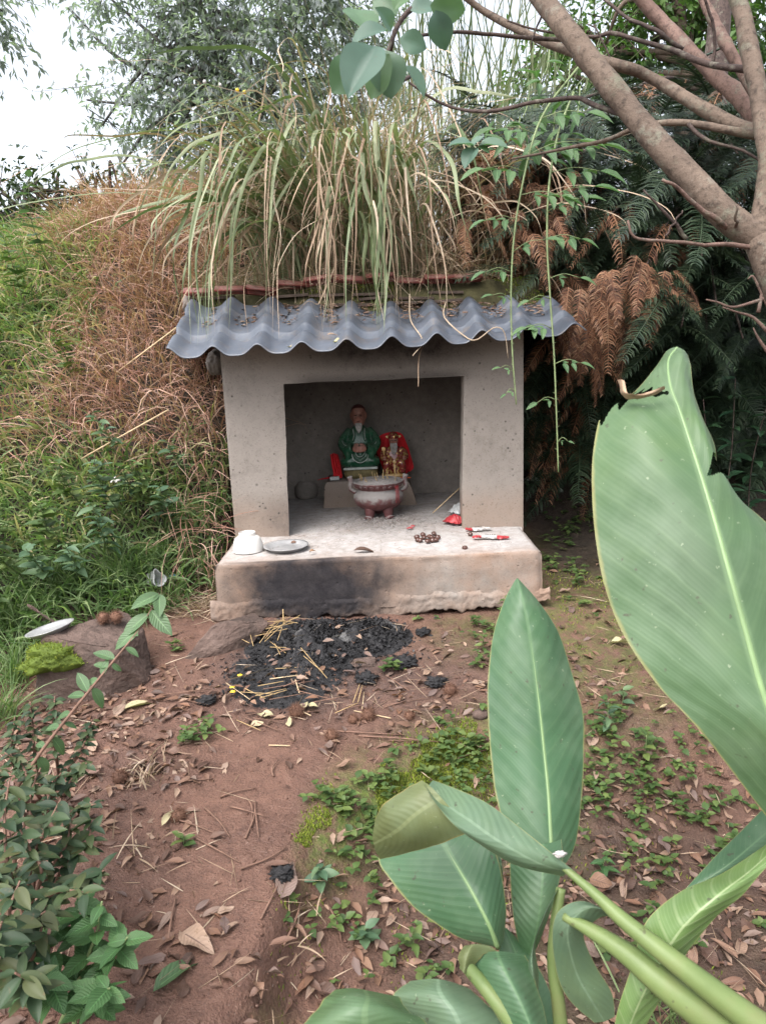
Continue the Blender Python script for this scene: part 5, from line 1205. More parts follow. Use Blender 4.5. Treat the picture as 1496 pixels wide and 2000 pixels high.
# ------------------------------------------------------------------ grass of the left bank
def bank_grass():
    n = 36000; x = RNG.uniform(-3.2, -0.70, n); y = RNG.uniform(-0.75, 2.6, n)
    yb = np.interp(x, BX, BY); q = y-yb
    keep = (q > -.05) & ((x < -.74) | (y > 1.0)); x, y, q = x[keep], y[keep], q[keep]; n = len(x)
    z = ground(x, y)
    nz = fbm(x*2.5, y*2.5, 33)
    red = sstep(-2.05, -1.45, x+.8*nz)*sstep(.28, .62, z+.45*nz+.1*(x+1.3))          # dead reddish grass hangs by the shrine
    red = np.maximum(red, .75*sstep(.9, 1.3, z+nz)*sstep(-2.2, -1.5, x))
    green = sstep(.55, .0, z+.9*nz)+.35*sstep(-1.6, -2.3, x)
    u = RNG.uniform(0, 1, n)
    cls = np.where(u < red, 0, np.where(RNG.uniform(0, 1, n) < np.clip(green, 0, 1), 2, np.where(RNG.uniform(0, 1, n) < .62, 1, 2)))
    names = [('dead_grass', 'drypink', 'dead reddish brown grass hanging on the bank left of the shrine'), ('yellowing_grass', 'straw', 'yellowing tangled grass on the left bank'), ('green_grass', 'grass', 'fresh green grass low on the left bank')]
    for c, (nm, mt, lab) in enumerate(names):
        k = cls == c; m = int(k.sum())
        if c == 2: k = k & (RNG.uniform(0, 1, n) < .85); m = int(k.sum())
        az = RNG.normal(-1.7, 1.1, m)                                      # mostly falls down-slope, towards the viewer
        th0 = RNG.uniform(.0, 1.1, m); bend = RNG.uniform(.6, 2.2, m); L = RNG.uniform(.12, .40, m); W = RNG.uniform(.0045, .0095, m)
        if c == 0: L *= 1.15; W *= .75; bend *= 1.1
        if c == 1: W *= 1.7; L *= .6
        if c == 2: L *= .72; bend *= .8; W *= 1.5
        V, F = blades_vf(np.stack([x[k], y[k], z[k]-.01], 1), az, th0, bend, L, W, 4, 1.2, RNG.normal(0, .8, m))
        tag(obj(nm, mesh_np(nm, V, F), MT[mt]), lab, kind='stuff')
    # bare roots and stalks that hang in the gap beside the pillar
    n = 380; x = RNG.uniform(-1.0, -.74, n); y = RNG.uniform(-.02, .6, n); z = ground(x, y)+RNG.uniform(.0, .35, n)
    V, F = blades_vf(np.stack([x, y, z], 1), RNG.normal(-1.6, .8, n), RNG.uniform(.8, 2.2, n), RNG.uniform(.4, 1.4, n), RNG.uniform(.12, .34, n), RNG.uniform(.002, .004, n), 6, 1.0, RNG.normal(0, 1.3, n))
    tag(obj('hanging_stalks', mesh_np('hanging_stalks', V, F), MT['drypink']), 'dead stalks hanging beside the left pillar', kind='stuff')
    n = 260; x = RNG.uniform(-.95, -.74, n); y = RNG.uniform(-.26, .15, n); z = ground(x, y)+.005
    V, F = blades_vf(np.stack([x, y, z], 1), RNG.uniform(0, 6.3, n), RNG.uniform(.9, 1.5, n), RNG.normal(.1, .3, n), RNG.uniform(.08, .25, n), RNG.uniform(.002, .004, n), 4)
    tag(obj('dry_straw', mesh_np('dry_straw', V, F), MT['dry']), 'dry straw on the soil left of the platform', kind='stuff')
bank_grass()
# broad leaved weeds in the bank
weeds_left = [(190, 960, .20, 16, 'bushy bluish weed at the middle of the left bank'), (255, 965, .22, 18, 'bushy weed with the white paper scrap in it'), (315, 960, .20, 18, 'bushy dark weed, nearest to the left pillar'), (350, 985, .16, 14, 'lower weed close to the left pillar'), (130, 1030, .18, 14, 'leafy weed left of the bushy weeds'), (225, 1040, .20, 16, 'leafy weed in front of the bushy weeds'), (60, 1080, .16, 12, 'leafy weed at the far left above the sedge'), (115, 1095, .15, 12, 'leafy weed above the grey plate'), (20, 1150, .14, 12, 'weed at the left frame edge above the sedge'), (290, 930, .14, 10, 'weed under the hanging dead grass'), (30, 1020, .15, 10, 'weed at the left frame edge, upper one'), (170, 1080, .14, 10, 'leafy weed above the sedge tufts'), (60, 560, .25, 12, 'pale green weed high on the left bank'), (110, 480, .3, 14, 'light green bush at the crest of the left bank'), (20, 640, .2, 10, 'pale weed at the far left of the bank'), (380, 890, .14, 10, 'weed in the shade beside the pillar'), (150, 700, .16, 8, 'weed amid the yellowing grass'), (240, 850, .16, 9, 'broad leaved weed low in the reddish grass')]
for k, (px, py, h, n, lab) in enumerate(weeds_left):
    p = on_ground(px, py+55)+np.array((0, -.06, .03)); weed(p, h*1.4, int(n*2.0), .055, .10, MT['weedblue' if k % 2 else 'weed'], lab, k % 3, (random.uniform(-.05, .05), -.20), name='leafy_weed', seed=200+k, stemr=.003)
for k, (px, py, L, dirx) in enumerate([(130, 508, 1.0, 1), (245, 735, .55, 1), (180, 900, .5, 1)]):
    a = on_ground(px, py); 
    b = [at_y(395, 522, a[1]-.1), at_y(345, 640, a[1]-.15), at_y(330, 800, a[1]-.1)][k]
    tag(obj('dry_stalk', MB().tube([a+np.array((0, -.12, .02)), b], .004, 6).mesh('dry_stalk'), MT['stickpale']), ['long pale stalk lying level across the dead grass', 'pale stalk slanting up to the roof corner', 'pale stalk slanting low in the grass'][k], 'stalk')

# ------------------------------------------------------------------ silver grass on the roof
reeds = empty('silver_grass', (-.05, .8, 1.15), 'big clump of arching green and dry silver grass on the shrine roof', 'grass clump')
def one_blade(root, az, th0, bend, L, W, mat, pw=1.5, twist=0.0, seg=16):
    t = np.linspace(0, 1, seg+1); th = th0+bend*t**pw; azt = az+twist*t
    D = np.stack([np.cos(azt)*np.sin(th), np.sin(azt)*np.sin(th), np.cos(th)], -1)
    P = np.zeros((seg+1, 3)); P[1:] = np.cumsum((D[1:]+D[:-1])*.5, 0)*L/seg; P += np.array(root)
    # keep it off the roof sheet
    on = (P[:, 1] < .46) & (P[:, 1] > -.06) & (np.abs(P[:, 0]) < .86)
    P[on, 2] = np.maximum(P[on, 2], roof_z(P[on, 0], P[on, 1])+.006)
    side = np.stack([-np.sin(azt), np.cos(azt), 0*azt], -1); nr = np.cross(D, side); rl = random.uniform(-.7, .7)+twist*.6*t[:, None]
    s2 = side*np.cos(rl)+nr*np.sin(rl); n2 = np.cross(D, s2)
    w = .5*W*np.minimum(1, .5+2*t)*np.clip(1-t**2.6, .02, 1)
    V = np.stack([P-s2*w[:, None]+n2*w[:, None]*.35, P, P+s2*w[:, None]+n2*w[:, None]*.35], 1).reshape(-1, 3)
    F = np.array([(3*i+j, 3*i+j+1, 3*i+j+4, 3*i+j+3) for i in range(seg) for j in (0, 1)])
    return V, F
def ribbon(P, W, cup=.3, roll=0.0, flatten=1.0):
    """a leaf blade of width W along the points P"""
    seg = len(P)-1; t = np.linspace(0, 1, seg+1); D = np.gradient(P, axis=0); D /= np.linalg.norm(D, axis=1)[:, None]+1e-9
    s = np.cross(D, np.array((0, 0, 1.0))+.15*RNG.normal(0, 1, 3)); ln = np.linalg.norm(s, axis=1)[:, None]; s /= ln+1e-6
    for i in range(1, len(s)):
        if np.dot(s[i], s[i-1]) < 0: s[i] *= -1
    nn = np.cross(D, s); r = roll*(.3+t[:, None]); s2 = s*np.cos(r)+nn*np.sin(r); n2 = np.cross(D, s2)
    w = .5*W*np.minimum(1, .45+2.2*t)*np.clip(1-t**3.0, .02, 1)
    V = np.stack([P-s2*w[:, None]+n2*w[:, None]*cup, P, P+s2*w[:, None]+n2*w[:, None]*cup], 1).reshape(-1, 3)
    return V, np.array([(3*i+j, 3*i+j+1, 3*i+j+4, 3*i+j+3) for i in range(seg) for j in (0, 1)])
def off_roof(P):
    on = (P[:, 1] < .47) & (P[:, 1] > -.06) & (np.abs(P[:, 0]) < .86)
    P[on, 2] = np.maximum(P[on, 2], roof_z(P[on, 0], P[on, 1])+.008); return P
def reed_blades():
    r_ = random.Random(12)
    def add(P, W, dry, roll): 
        V, F = ribbon(off_roof(P), W, .3, roll); obj('blade', mesh_np('blade', V, F, smooth=True), MT['dry' if dry else 'reed'], reeds)
    # arching blades: root on the soil, top of the arc, falling tip
    def arch(rx, ry, ax, ay_, az_, tx, ty, tz, W, dry):
        root = np.array((rx, ry, soil_z(rx, ry)-.03)); top = np.array((ax, ay_, az_)); tip = np.array((tx, ty, tz))
        q1 = root+(top-root)*np.array((.25, .25, .62)); q2 = top+(tip-top)*np.array((.55, .55, .22)); q3 = top+(tip-top)*np.array((.84, .84, .58))+np.array((r_.gauss(0, .03), r_.gauss(0, .02), 0))
        add(spline([root, q1, top, q2, q3, tip], 26), W, dry, r_.gauss(0, .7))
    for k in range(190):                                   # a fountain: blades lean outwards from the middle of the clump
        dryside = k % 3 == 0
        rx = r_.gauss(.12, .22) if dryside else r_.gauss(-.20, .17); ry = r_.uniform(.62, 1.15); off = rx+.10
        lean = off*r_.uniform(.4, 1.6)+r_.gauss(-.06 if not dryside else .0, .34); f = r_.uniform(.05, .75)
        h = r_.uniform(.35, .80) if k % 4 else r_.uniform(.7, 1.08)
        if abs(off) > .3: h *= .75
        ax, ay_ = rx+lean*.6, ry-f*.45; dry = r_.random() < (.9 if dryside else .48)
        drop = (r_.uniform(.05, .5) if k % 3 else r_.uniform(.45, 1.0))*h
        arch(rx, ry, ax, ay_, 1.15+h, ax+lean*r_.uniform(.3, .9), ay_-f*.5, 1.15+h-drop, r_.uniform(.006, .012) if dry else r_.uniform(.012, .025), dry)
    for k in range(44):                                    # far left arcs over the dead grass
        rx = r_.uniform(-.6, -.15); ry = r_.uniform(.6, .9); h = r_.uniform(.3, .75); ax = rx-r_.uniform(.12, .4); ay_ = ry-r_.uniform(.1, .3)
        arch(rx, ry, ax, ay_, 1.15+h, ax-r_.uniform(.1, .35), ay_-r_.uniform(.05, .25), 1.15+h-r_.uniform(.4, 1.1)*h, r_.uniform(.009, .022), r_.random() < .5)
    for k in range(30):                                    # broad pale blades sweeping down over the ridge, most of them to the left
        left = k % 4 != 0; rx = r_.gauss(-.08, .14); ry = r_.uniform(.6, .85)
        tx = rx-r_.uniform(.12, .55) if left else rx+r_.uniform(.0, .3); ty = r_.uniform(.05, .42); h = r_.uniform(.30, .75)
        tz = float(roof_z(np.clip(tx, -.84, .8), ty))+.01 if k % 3 else r_.uniform(1.05, 1.3)
        ax = rx+(tx-rx)*r_.uniform(.35, .6); ay_ = ry+(ty-ry)*r_.uniform(.3, .6); dry = r_.random() < .5
        arch(rx, ry, ax, ay_, 1.15+h, tx, ty, tz, r_.uniform(.008, .014) if dry else r_.uniform(.014, .027), dry)
    for k in range(95):                                    # limp broken blades tangled in the front
        rx = r_.gauss(-.05, .3); ry = r_.uniform(.55, .75); P = [np.array((rx, ry, soil_z(rx, ry)+r_.uniform(.0, .55)))]; d = np.array((r_.gauss(0, .7), -.3, r_.uniform(-.4, .9)))
        for q in range(6): d = d+np.array((r_.gauss(0, .35), r_.gauss(0, .15), -.35)); d /= np.linalg.norm(d); P.append(P[-1]+d*r_.uniform(.06, .11))
        add(spline(P, 26), r_.uniform(.005, .010), True, r_.gauss(0, 1))
    # front bunches whose tips lie on the roof sheet
    for px, n, col in [(375, 3, 'reed'), (402, 9, 'reed'), (445, 7, 'mix'), (505, 2, 'mix'), (632, 11, 'mix'), (652, 6, 'dry'), (738, 11, 'reed'), (752, 6, 'mix'), (800, 3, 'dry'), (860, 3, 'dry')]:
        for j in range(n):
            ty = r_.uniform(.0, .26) if px in (402, 445, 632, 738, 752) else r_.uniform(.1, .36); t0 = at_y(px+r_.gauss(0, 11), 610, ty); tx = t0[0]; tz = float(roof_z(tx, ty))+.01
            rx = tx*.45+.0+r_.gauss(.0, .14); ry = r_.uniform(.62, .9); h = r_.uniform(.25, .70); dry = col == 'dry' or (col == 'mix' and r_.random() < .6)
            ax = tx+(rx-tx)*r_.uniform(.2, .6); ay_ = ty+(ry-ty)*r_.uniform(.25, .5)
            arch(rx, ry, ax, ay_, 1.15+h, tx, ty, tz, r_.uniform(.007, .013) if dry else r_.uniform(.015, .026), dry)
    # a few dry ones hang over the eave
    for pts in ([(870, 590), (868, 620), (905, 655), (930, 664), (965, 640), (985, 650), (992, 700)], [(800, 575), (802, 625), (825, 665), (806, 695)], [(812, 620), (828, 660), (818, 700), (817, 755)]):
        P = spline([at_y(a, b, .42-.5*min(1, i/2.5)) for i, (a, b) in enumerate(pts)], 24)
        obj('blade', MB().tube(P, np.linspace(.004, .0018, 24), 5).mesh('blade'), MT['dry'], reeds)
reed_blades()
def reed_fill():
    # the thin mass of the clump
    for nm, mt, n, lo, hi, w in (('thin_dry_blades', 'dry', 850, .5, 1.5, (.003, .007)), ('thin_green_blades', 'reed', 420, .6, 1.35, (.005, .010))):
        x = np.clip(RNG.normal(.0, .30, n), -.8, .62) if mt == 'dry' else RNG.normal(-.2, .22, n); y = RNG.uniform(.62, 1.6, n); z = np.interp(y, [0.43, .62, .7, 1.6, 2.1], [1.0, 1.17, 1.17, 1.42, 1.42])-.03
        az = RNG.normal(-1.6, 1.2, n); th0 = RNG.uniform(.0, .4, n); bend = RNG.uniform(.9, 2.9, n)
        st = (x > .05) & (RNG.uniform(0, 1, n) < .55); bend[st] = RNG.uniform(.1, .9, st.sum())
        V, F = blades_vf(np.stack([x, y, z], 1), az, th0, bend, RNG.uniform(lo, hi, n)*np.clip(1.15-np.abs(x+.1)*1.1, .35, 1), RNG.uniform(*w, n), 9, 1.5, RNG.normal(0, .6, n))
        tag(obj(nm, mesh_np(nm, V, F), MT[mt], reeds), kind='stuff')
    n = 800; x = RNG.uniform(-.85, .6, n); y = RNG.uniform(.58, .85, n); z = np.interp(y, [.43, .62, .8], [1.02, 1.17, 1.19])
    V, F = blades_vf(np.stack([x, y, z], 1), RNG.normal(-1.6, .9, n), RNG.uniform(.6, 1.5, n), RNG.uniform(.2, 1.3, n), RNG.uniform(.12, .4, n), RNG.uniform(.002, .005, n), 5, 1.2, RNG.normal(0, 1, n))
    tag(obj('dead_thatch', mesh_np('dead_thatch', V, F), MT['dry'], reeds), kind='stuff')
reed_fill()
def roof_moss():
    n = 9000; x = RNG.uniform(-.8, .8, n); y = RNG.uniform(.45, .75, n); k = vnoise(x*6, y*9, 5) > .45+.25*sstep(0, -.6, x); x, y = x[k], y[k]
    z = 1.00+0.17*sstep(0.43, 0.62, y)+.25*sstep(.7, 1.6, y)-.02*sstep(0, .9, x)+.05*fbm(x*7, y*7, 71)+.035*fbm(x*28, y*28, 72)
    V, F = moss_tufts(np.stack([x, y, z-.002], 1), .014); tag(obj('roof_moss', mesh_np('roof_moss', V, F), MT['moss']), 'moss on the soil behind the roof sheet', kind='stuff')
    tV, tF, _ = leaf_vf(.4, 4, 1, .3, .3)
    n = 1100; x = RNG.uniform(-.8, .76, n); y = RNG.uniform(.12, .46, n); y = .46-np.abs(.46-y)**1.35; z = roof_z(x, y)+.006; k = ((x+0.885)/1.735*9.28-.02) % 1; k = (k > .25) & (k < .75); x, y, z = x[k], y[k], z[k]; n = len(x)
    a = RNG.uniform(0, 6.3, n); V, F = scatter(tV, tF, np.stack([x, y, z], 1), np.stack([np.cos(a), np.sin(a), .2+0*a], 1), np.tile((0, -.4, 1.), (n, 1)), RNG.uniform(.012, .04, n))
    tag(obj('roof_litter', mesh_np('roof_litter', V, F), MT['litter']), 'leaf crumbs caught in the pans of the roof sheet', kind='stuff')
roof_moss()
for k, (px, py, lab) in enumerate([(560, 660, 'curled pale dry leaf on the roof sheet, left one'), (650, 655, 'pale dry leaf on the roof sheet near the eave'), (637, 632, 'brown curled leaf caught on the roof sheet')]):
    y = [-.02, .0, .09][k]; p = at_y(px, py, y); put_leaf((p[0], y, float(roof_z(p[0], y))+.002), .055, k+1, lab, None, MT['pale_leaf' if k < 2 else 'litter'], .2, .15)

# ------------------------------------------------------------------ trees behind
def far_tree(name, foot, label, mat, bark, blobs, n_twigs, leaf, lpt, droop, seed, trunk_pts, lw=.42, tr=.12):
    """trunk and limbs reach into the blobs (x, y, z, r) that make the crown; leaves sit on twigs inside them"""
    rr = np.random.default_rng(seed); e = empty(name, tuple(foot), label, 'tree')
    m = MB(); m.tube(spline(trunk_pts, 20), np.linspace(tr, tr*.35, 20), 10); T = spline(trunk_pts, 20)
    B = np.array(blobs)
    for b in B:
        j = rr.integers(6, 18); mid = (T[j]+b[:3])/2+rr.normal(0, .15, 3)+np.array((0, 0, .2)); m.tube(spline([T[j], mid, b[:3]], 12), np.linspace(tr*.35, .012, 12), 6)
    vol = B[:, 3]**2; idx = rr.choice(len(B), n_twigs, p=vol/vol.sum())
    d = rr.normal(0, 1, (n_twigs, 3)); d /= np.linalg.norm(d, axis=1)[:, None]; rad = rr.uniform(.15, 1, n_twigs)**.6
    P = B[idx, :3]+d*(B[idx, 3]*rad)[:, None]*np.array((1, 1, .85)); dirs = d+np.array((0, 0, -droop))+rr.normal(0, .45, (n_twigs, 3)); dirs /= np.linalg.norm(dirs, axis=1)[:, None]
    TL = leaf*rr.uniform(3.0, 6.0, n_twigs)
    for i in range(0, n_twigs, 3): m.tube([P[i]-dirs[i]*TL[i]*.6, P[i], P[i]+dirs[i]*TL[i]], [.008, .005, .002], 3, False)
    obj('trunk', m.mesh('trunk'), bark, e)
    t = rr.uniform(-.2, 1.05, (n_twigs, lpt)); pos = P[:, None]+dirs[:, None]*(TL[:, None]*t)[..., None]+rr.normal(0, leaf*.25, (n_twigs, lpt, 3))
    ld = dirs[:, None]*.6+rr.normal(0, .65, (n_twigs, lpt, 3))+np.array((0, 0, -droop*.8)); N = n_twigs*lpt
    tV = np.array([(0, 0, 0), (.45, -.5, .10), (.5, 0, .0), (.45, .5, .10), (1, 0, -.12)]); tF = np.array([(0, 1, 2), (0, 2, 3), (1, 4, 2), (2, 4, 3)])
    tV[:, 1] *= lw
    V, F = scatter(tV, tF, pos.reshape(-1, 3), ld.reshape(-1, 3), rr.normal(0, .6, (N, 3))+np.array((0, 0, 1.)), leaf*rr.uniform(.6, 1.25, N))
    tag(obj('crown', mesh_np('crown', V, F), mat, e), kind='stuff')
def bl(l, y): return [(*at_y(a, b, y+dy), r) for a, b, r, dy in l]
TY = 6.5
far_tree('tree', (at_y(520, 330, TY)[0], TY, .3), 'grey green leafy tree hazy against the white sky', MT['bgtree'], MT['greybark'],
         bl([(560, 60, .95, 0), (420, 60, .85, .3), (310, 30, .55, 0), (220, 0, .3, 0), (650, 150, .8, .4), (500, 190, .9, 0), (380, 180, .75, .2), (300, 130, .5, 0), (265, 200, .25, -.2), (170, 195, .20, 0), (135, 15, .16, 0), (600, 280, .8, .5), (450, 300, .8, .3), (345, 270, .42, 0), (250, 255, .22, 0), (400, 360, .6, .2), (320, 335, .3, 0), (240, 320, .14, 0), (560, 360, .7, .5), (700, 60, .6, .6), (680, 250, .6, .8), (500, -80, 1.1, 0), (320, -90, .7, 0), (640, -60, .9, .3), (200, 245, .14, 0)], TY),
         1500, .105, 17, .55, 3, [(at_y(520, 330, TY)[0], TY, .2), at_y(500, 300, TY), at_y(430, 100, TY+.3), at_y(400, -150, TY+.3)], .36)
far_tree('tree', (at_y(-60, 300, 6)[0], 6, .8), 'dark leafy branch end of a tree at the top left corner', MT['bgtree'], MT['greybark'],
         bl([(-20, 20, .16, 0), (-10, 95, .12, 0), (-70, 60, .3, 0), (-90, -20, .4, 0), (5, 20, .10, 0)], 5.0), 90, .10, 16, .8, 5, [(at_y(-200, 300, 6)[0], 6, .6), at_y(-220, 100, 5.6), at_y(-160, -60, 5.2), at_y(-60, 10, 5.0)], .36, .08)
RYY = 4.2
far_tree('tree', (at_y(1330, 300, RYY)[0], RYY, .6), 'bright green broadleaf tree behind the bare limbs at top right', MT['brtree'], MT['bark'],
         bl([(1180, 90, .40, 0), (1100, 150, .35, .2), (1280, 60, .45, .3), (1400, 80, .5, .2), (1480, 60, .5, .3), (1200, 170, .35, .5), (1330, 140, .45, .6), (1450, 180, .5, .6), (1250, -40, .4, .2), (1400, -60, .5, 0), (1050, 110, .22, 0), (1130, 50, .18, 0), (1060, 210, .25, .4)], RYY),
         620, .085, 15, .35, 8, [(at_y(1330, 300, RYY)[0], RYY, .5), at_y(1345, 250, RYY), at_y(1330, 60, RYY), at_y(1300, -120, RYY)], .5, .10)
# sparse shrubs along the crest at the left, weeds on the sky line
for k, (px, py, r, y, lab) in enumerate([(30, 400, .22, 2.4, 'thin dark shrub on the crest at the far left'), (110, 405, .20, 2.3, 'thin dark shrub on the crest, second from the left'), (190, 410, .20, 2.3, 'thin shrub on the crest left of the dead grass'), (250, 415, .14, 2.2, 'low shrub on the crest beside the dead grass')]):
    c = at_y(px, py, y); gz0 = float(ground(c[0], y))
    far_tree('crest_shrub', (c[0], y, gz0), lab, MT['shrub'], MT['twig'], [(c[0], y, c[2], r), (c[0]-.15, y, c[2]-.08, r), (c[0]+.12, y+.1, c[2]-.12, r*.9), (c[0], y, c[2]-.22, r), (c[0]-.1, y, c[2]+.12, r*.45)], 110, .05, 12, .1, 40+k, [(c[0], y, gz0-.05), (c[0]+.02, y, gz0+.1), (c[0], y, c[2]-.15), (c[0], y, c[2])], .45, .014)
# tall thin reeds seen against the sky, right of the clump
def sky_reeds():
    n = 240; x = RNG.uniform(.15, 1.3, n); y = RNG.uniform(2.3, 3.2, n); z = ground(x, y)
    V, F = blades_vf(np.stack([x, y, z], 1), RNG.normal(-1.2, 1.6, n), RNG.uniform(.0, .30, n), RNG.uniform(.1, 1.3, n), RNG.uniform(1.2, 2.5, n), RNG.uniform(.008, .022, n), 10, 1.8)
    o = obj('tall_reeds', mesh_np('tall_reeds', V, F), MT['reed']); tag(o, 'tall thin reeds against the sky right of the roof clump', 'reeds', kind='stuff')
sky_reeds()
for k, (px, py) in enumerate([(400, 160), (430, 166), (464, 176), (478, 180)]):
    p = at_y(px, py, 1.6); lumpo = lump('flower', p, (.011, .011, .012), MT['yellow' if k > 1 else 'paperwhite'], None, seed=80+k, amp=.5, sub=2)
    tag(lumpo, ['small white flower above the silver grass, leftmost', 'small white flower above the silver grass, second', 'round yellow flower above the silver grass', 'pale flower right of the yellow one'][k], 'flower')
    obj('stalk', MB().tube(spline([p, p+np.array((.03, -.02, -.12)), p+np.array((.10, -.10, -.45))], 8), np.linspace(.002, .004, 8), 5).mesh('stalk'), MT['stem'], lumpo, False)

# ------------------------------------------------------------------ fir with dead fronds, right of the shrine
def frond_mesh(seed, nn, L, nl, curlz, mat, droopn):
    rr = np.random.default_rng(seed); s = np.linspace(0, 1, nn); x = s*L; z = -curlz*L*s**1.8
    P = np.stack([x, 0.03*L*np.sin(s*3+seed), z], 1); tg = np.gradient(P, axis=0); tg /= np.linalg.norm(tg, axis=1)[:, None]
    V = []; F = []
    for sd in (-1, 1):
        for i in range(nn):
            side = np.array((0, sd, 0.0)); d0 = tg[i]*rr.uniform(.35, .75)+side*rr.uniform(.75, 1.0)+np.array((0, 0, rr.uniform(.0, .35)))
            d0 /= np.linalg.norm(d0); l = nl*(1.15-.75*s[i]**2)*rr.uniform(.8, 1.1); w = .0026
            wv = np.cross(d0, (0, 0, 1.)); wv = wv/(np.linalg.norm(wv)+1e-6)*w
            b = len(V); p0 = P[i]; p1 = p0+d0*l*.55+np.array((0, 0, -.06*l*droopn)); p2 = p0+d0*l+tg[i]*l*.22+np.array((0, 0, -.35*l*droopn))
            V += [p0-wv, p0+wv, p1-wv*.9, p1+wv*.9, p2]; F += [(b, b+1, b+3), (b, b+3, b+2), (b+2, b+3, b+4)]
    k = len(V); V2, F2 = tube_vf(P[::4], np.linspace(.0035, .0012, len(P[::4])), 4, False)
    V += list(V2); F += [(a+k, b+k, c+k) for a, b, c, d in F2]+[(a+k, c+k, d+k) for a, b, c, d in F2]
    me = mesh_np('frond', np.array(V), np.array(F)); me.materials.append(mat); return me
FG = [frond_mesh(k, 40, .36, .066, c, MT['fir'], .6) for k, c in enumerate((.12, .25, .4))]
FB = [frond_mesh(k+10, 34, .23, .050, c, MT['firbrown'], 1.0) for k, c in enumerate((.35, .7, 1.1))]
fir = empty('fir_tree', (2.35, 2.5, .1), 'dark drooping fir with rusty dead fronds over the right of the shrine', 'fir tree')
def fir_tree():
    r_ = random.Random(31)
    m = MB(); m.tube([(2.35, 2.5, 0), (2.4, 2.5, 1.5), (2.5, 2.55, 4.0)], [.13, .11, .05], 10); obj('trunk', m.mesh('trunk'), MT['twig'], fir)
    brs = []
    tips = [(960, 330, 1.25), (930, 420, 1.15), (960, 500, 1.05), (1000, 560, .95), (1040, 440, 1.0), (1080, 330, 1.2), (1120, 520, .8), (1140, 240, 1.3), (1050, 260, 1.5), (1170, 600, .7), (1110, 640, .85), (1150, 690, .95), (1190, 420, .75), (1240, 330, .9), (1260, 520, .6), (1290, 580, .55), (1300, 440, .7), (1340, 350, .8), (1370, 500, .55), (1400, 600, .5), (1430, 420, .6), (1440, 300, .9), (1480, 540, .5), (1490, 350, .7), (1220, 220, 1.2), (1320, 220, 1.1), (1420, 210, 1.1), (1330, 640, .7), (1450, 660, .6), (1230, 660, .9), (1010, 380, 1.4), (980, 260, 1.7), (1180, 300, 1.3), (1380, 680, .9), (1490, 250, 1.1)]
    for px, py, y in tips:
        if px > 1130: y -= .45
        tip = at_y(px, py, y); root = np.array((2.38, 2.5, min(3.4, tip[2]+.35+r_.uniform(0, .4)))); mid = (tip+root)/2+np.array((0, 0, .12)); S = spline([root, mid, tip], 14)
        obj('branch', MB().tube(S, np.linspace(.020, .004, 14), 5).mesh('branch'), MT['twig'], fir); brs.append((S, px, py))
    cnt = 0
    for S, px, py in brs:
        for j in range(11):
            t = 1-(.95*(j/11)**1.25); i = min(12, int(t*13)); p = S[i]+(S[i+1]-S[i])*r_.random(); tg = S[min(13, i+1)]-S[i-1]; tg /= np.linalg.norm(tg)
            deadp = .75 if (px < 1080 and py > 280) else .35 if py > 480 and px < 1330 else .45 if px < 1200 else .10
            dead = r_.random() < deadp*(.35+.65*t)
            sd = 1 if j % 2 else -1; d = tg*.7+np.cross(tg, (0, 0, 1))*sd*r_.uniform(.3, .9)+np.array((0, -.25, r_.uniform(-.7, .1) if dead else r_.uniform(-.35, .35)))
            o = leaf_part(fir, r_.choice(FB if dead else FG), p, d, (r_.gauss(0, .35), r_.gauss(-.35, .35), 1), r_.uniform(.75, 1.25), 'frond'); cnt += 1
    # hanging dead bunch near the roof corner
    for px, py, y in [(1130, 600, .55), (1160, 620, .55), (1180, 570, .5), (1200, 590, .5), (1250, 540, .5), (1270, 570, .5), (1120, 660, .75), (1150, 680, .75), (1185, 690, .8), (1140, 720, .85), (1090, 690, .9), (1210, 640, .8), (1170, 560, .55), (1300, 565, .5), (960, 400, 1.0), (1000, 440, .9), (1040, 390, 1.0), (1080, 470, .8), (940, 470, 1.0), (1130, 380, .9), (1000, 350, 1.1), (1070, 720, 1.3), (1160, 740, 1.3), (1100, 570, 1.0), (1230, 600, .8)]:
        p = at_y(px, py-35, y-.35)
        for q in range(3): leaf_part(fir, FB[q % 3], p+np.array((r_.gauss(0, .03), 0, r_.gauss(0, .02))), (r_.gauss(0, .35), -.45, -.55), (r_.gauss(0, .3), -.6, 1), r_.uniform(.7, 1.0), 'frond')
    print('fronds', cnt)
fir_tree()
def fir_mass():
    # the deep interior of the fir: too dense to pick apart
    r_ = np.random.default_rng(9)
    for nm, mt, n, base, pb in (('inner_fronds', 'fir', 1500, FG[:2], 0), ('inner_dead_fronds', 'firbrown', 380, FB[1:3], 1)):
        co = [(np.array([v.co for v in m.vertices]), np.array([p.vertices for p in m.polygons])) for m in base]; Vs = []; Fs = []; b = 0
        for i in range(n):
            px, py = r_.uniform(900, 1600), r_.uniform(190, 900); y = r_.uniform(.95, 1.7)
            if px < 1030 and py > 540: continue
            if py > 640: y = r_.uniform(.8, 1.1)
            if pb and (px > 1250 or py < 260): px = r_.uniform(900, 1120); py = r_.uniform(280, 540)
            p = at_y(px, py, y)
            if i % 4 == 0 and not pb: p = np.array((r_.uniform(.75, 2.6), r_.uniform(.1, 1.6), r_.uniform(1.2, 2.0)))
            if i % 4 == 0 and not pb and p[1] < .5 and p[0] < 1.25: continue
            tV, tF = co[i % len(co)]
            V, F = scatter(tV, tF, p[None], np.array([(r_.normal(-.4, .6), -.6, r_.normal(-.25, .3))]), np.array([(r_.normal(0, .4), -.4, 1.)]), np.array([r_.uniform(.9, 1.5)])); Vs.append(V); Fs.append(F+b); b += len(V)
        tag(obj(nm, mesh_np(nm, np.vstack(Vs), np.vstack(Fs)), MT[mt], fir), kind='stuff')
fir_mass()
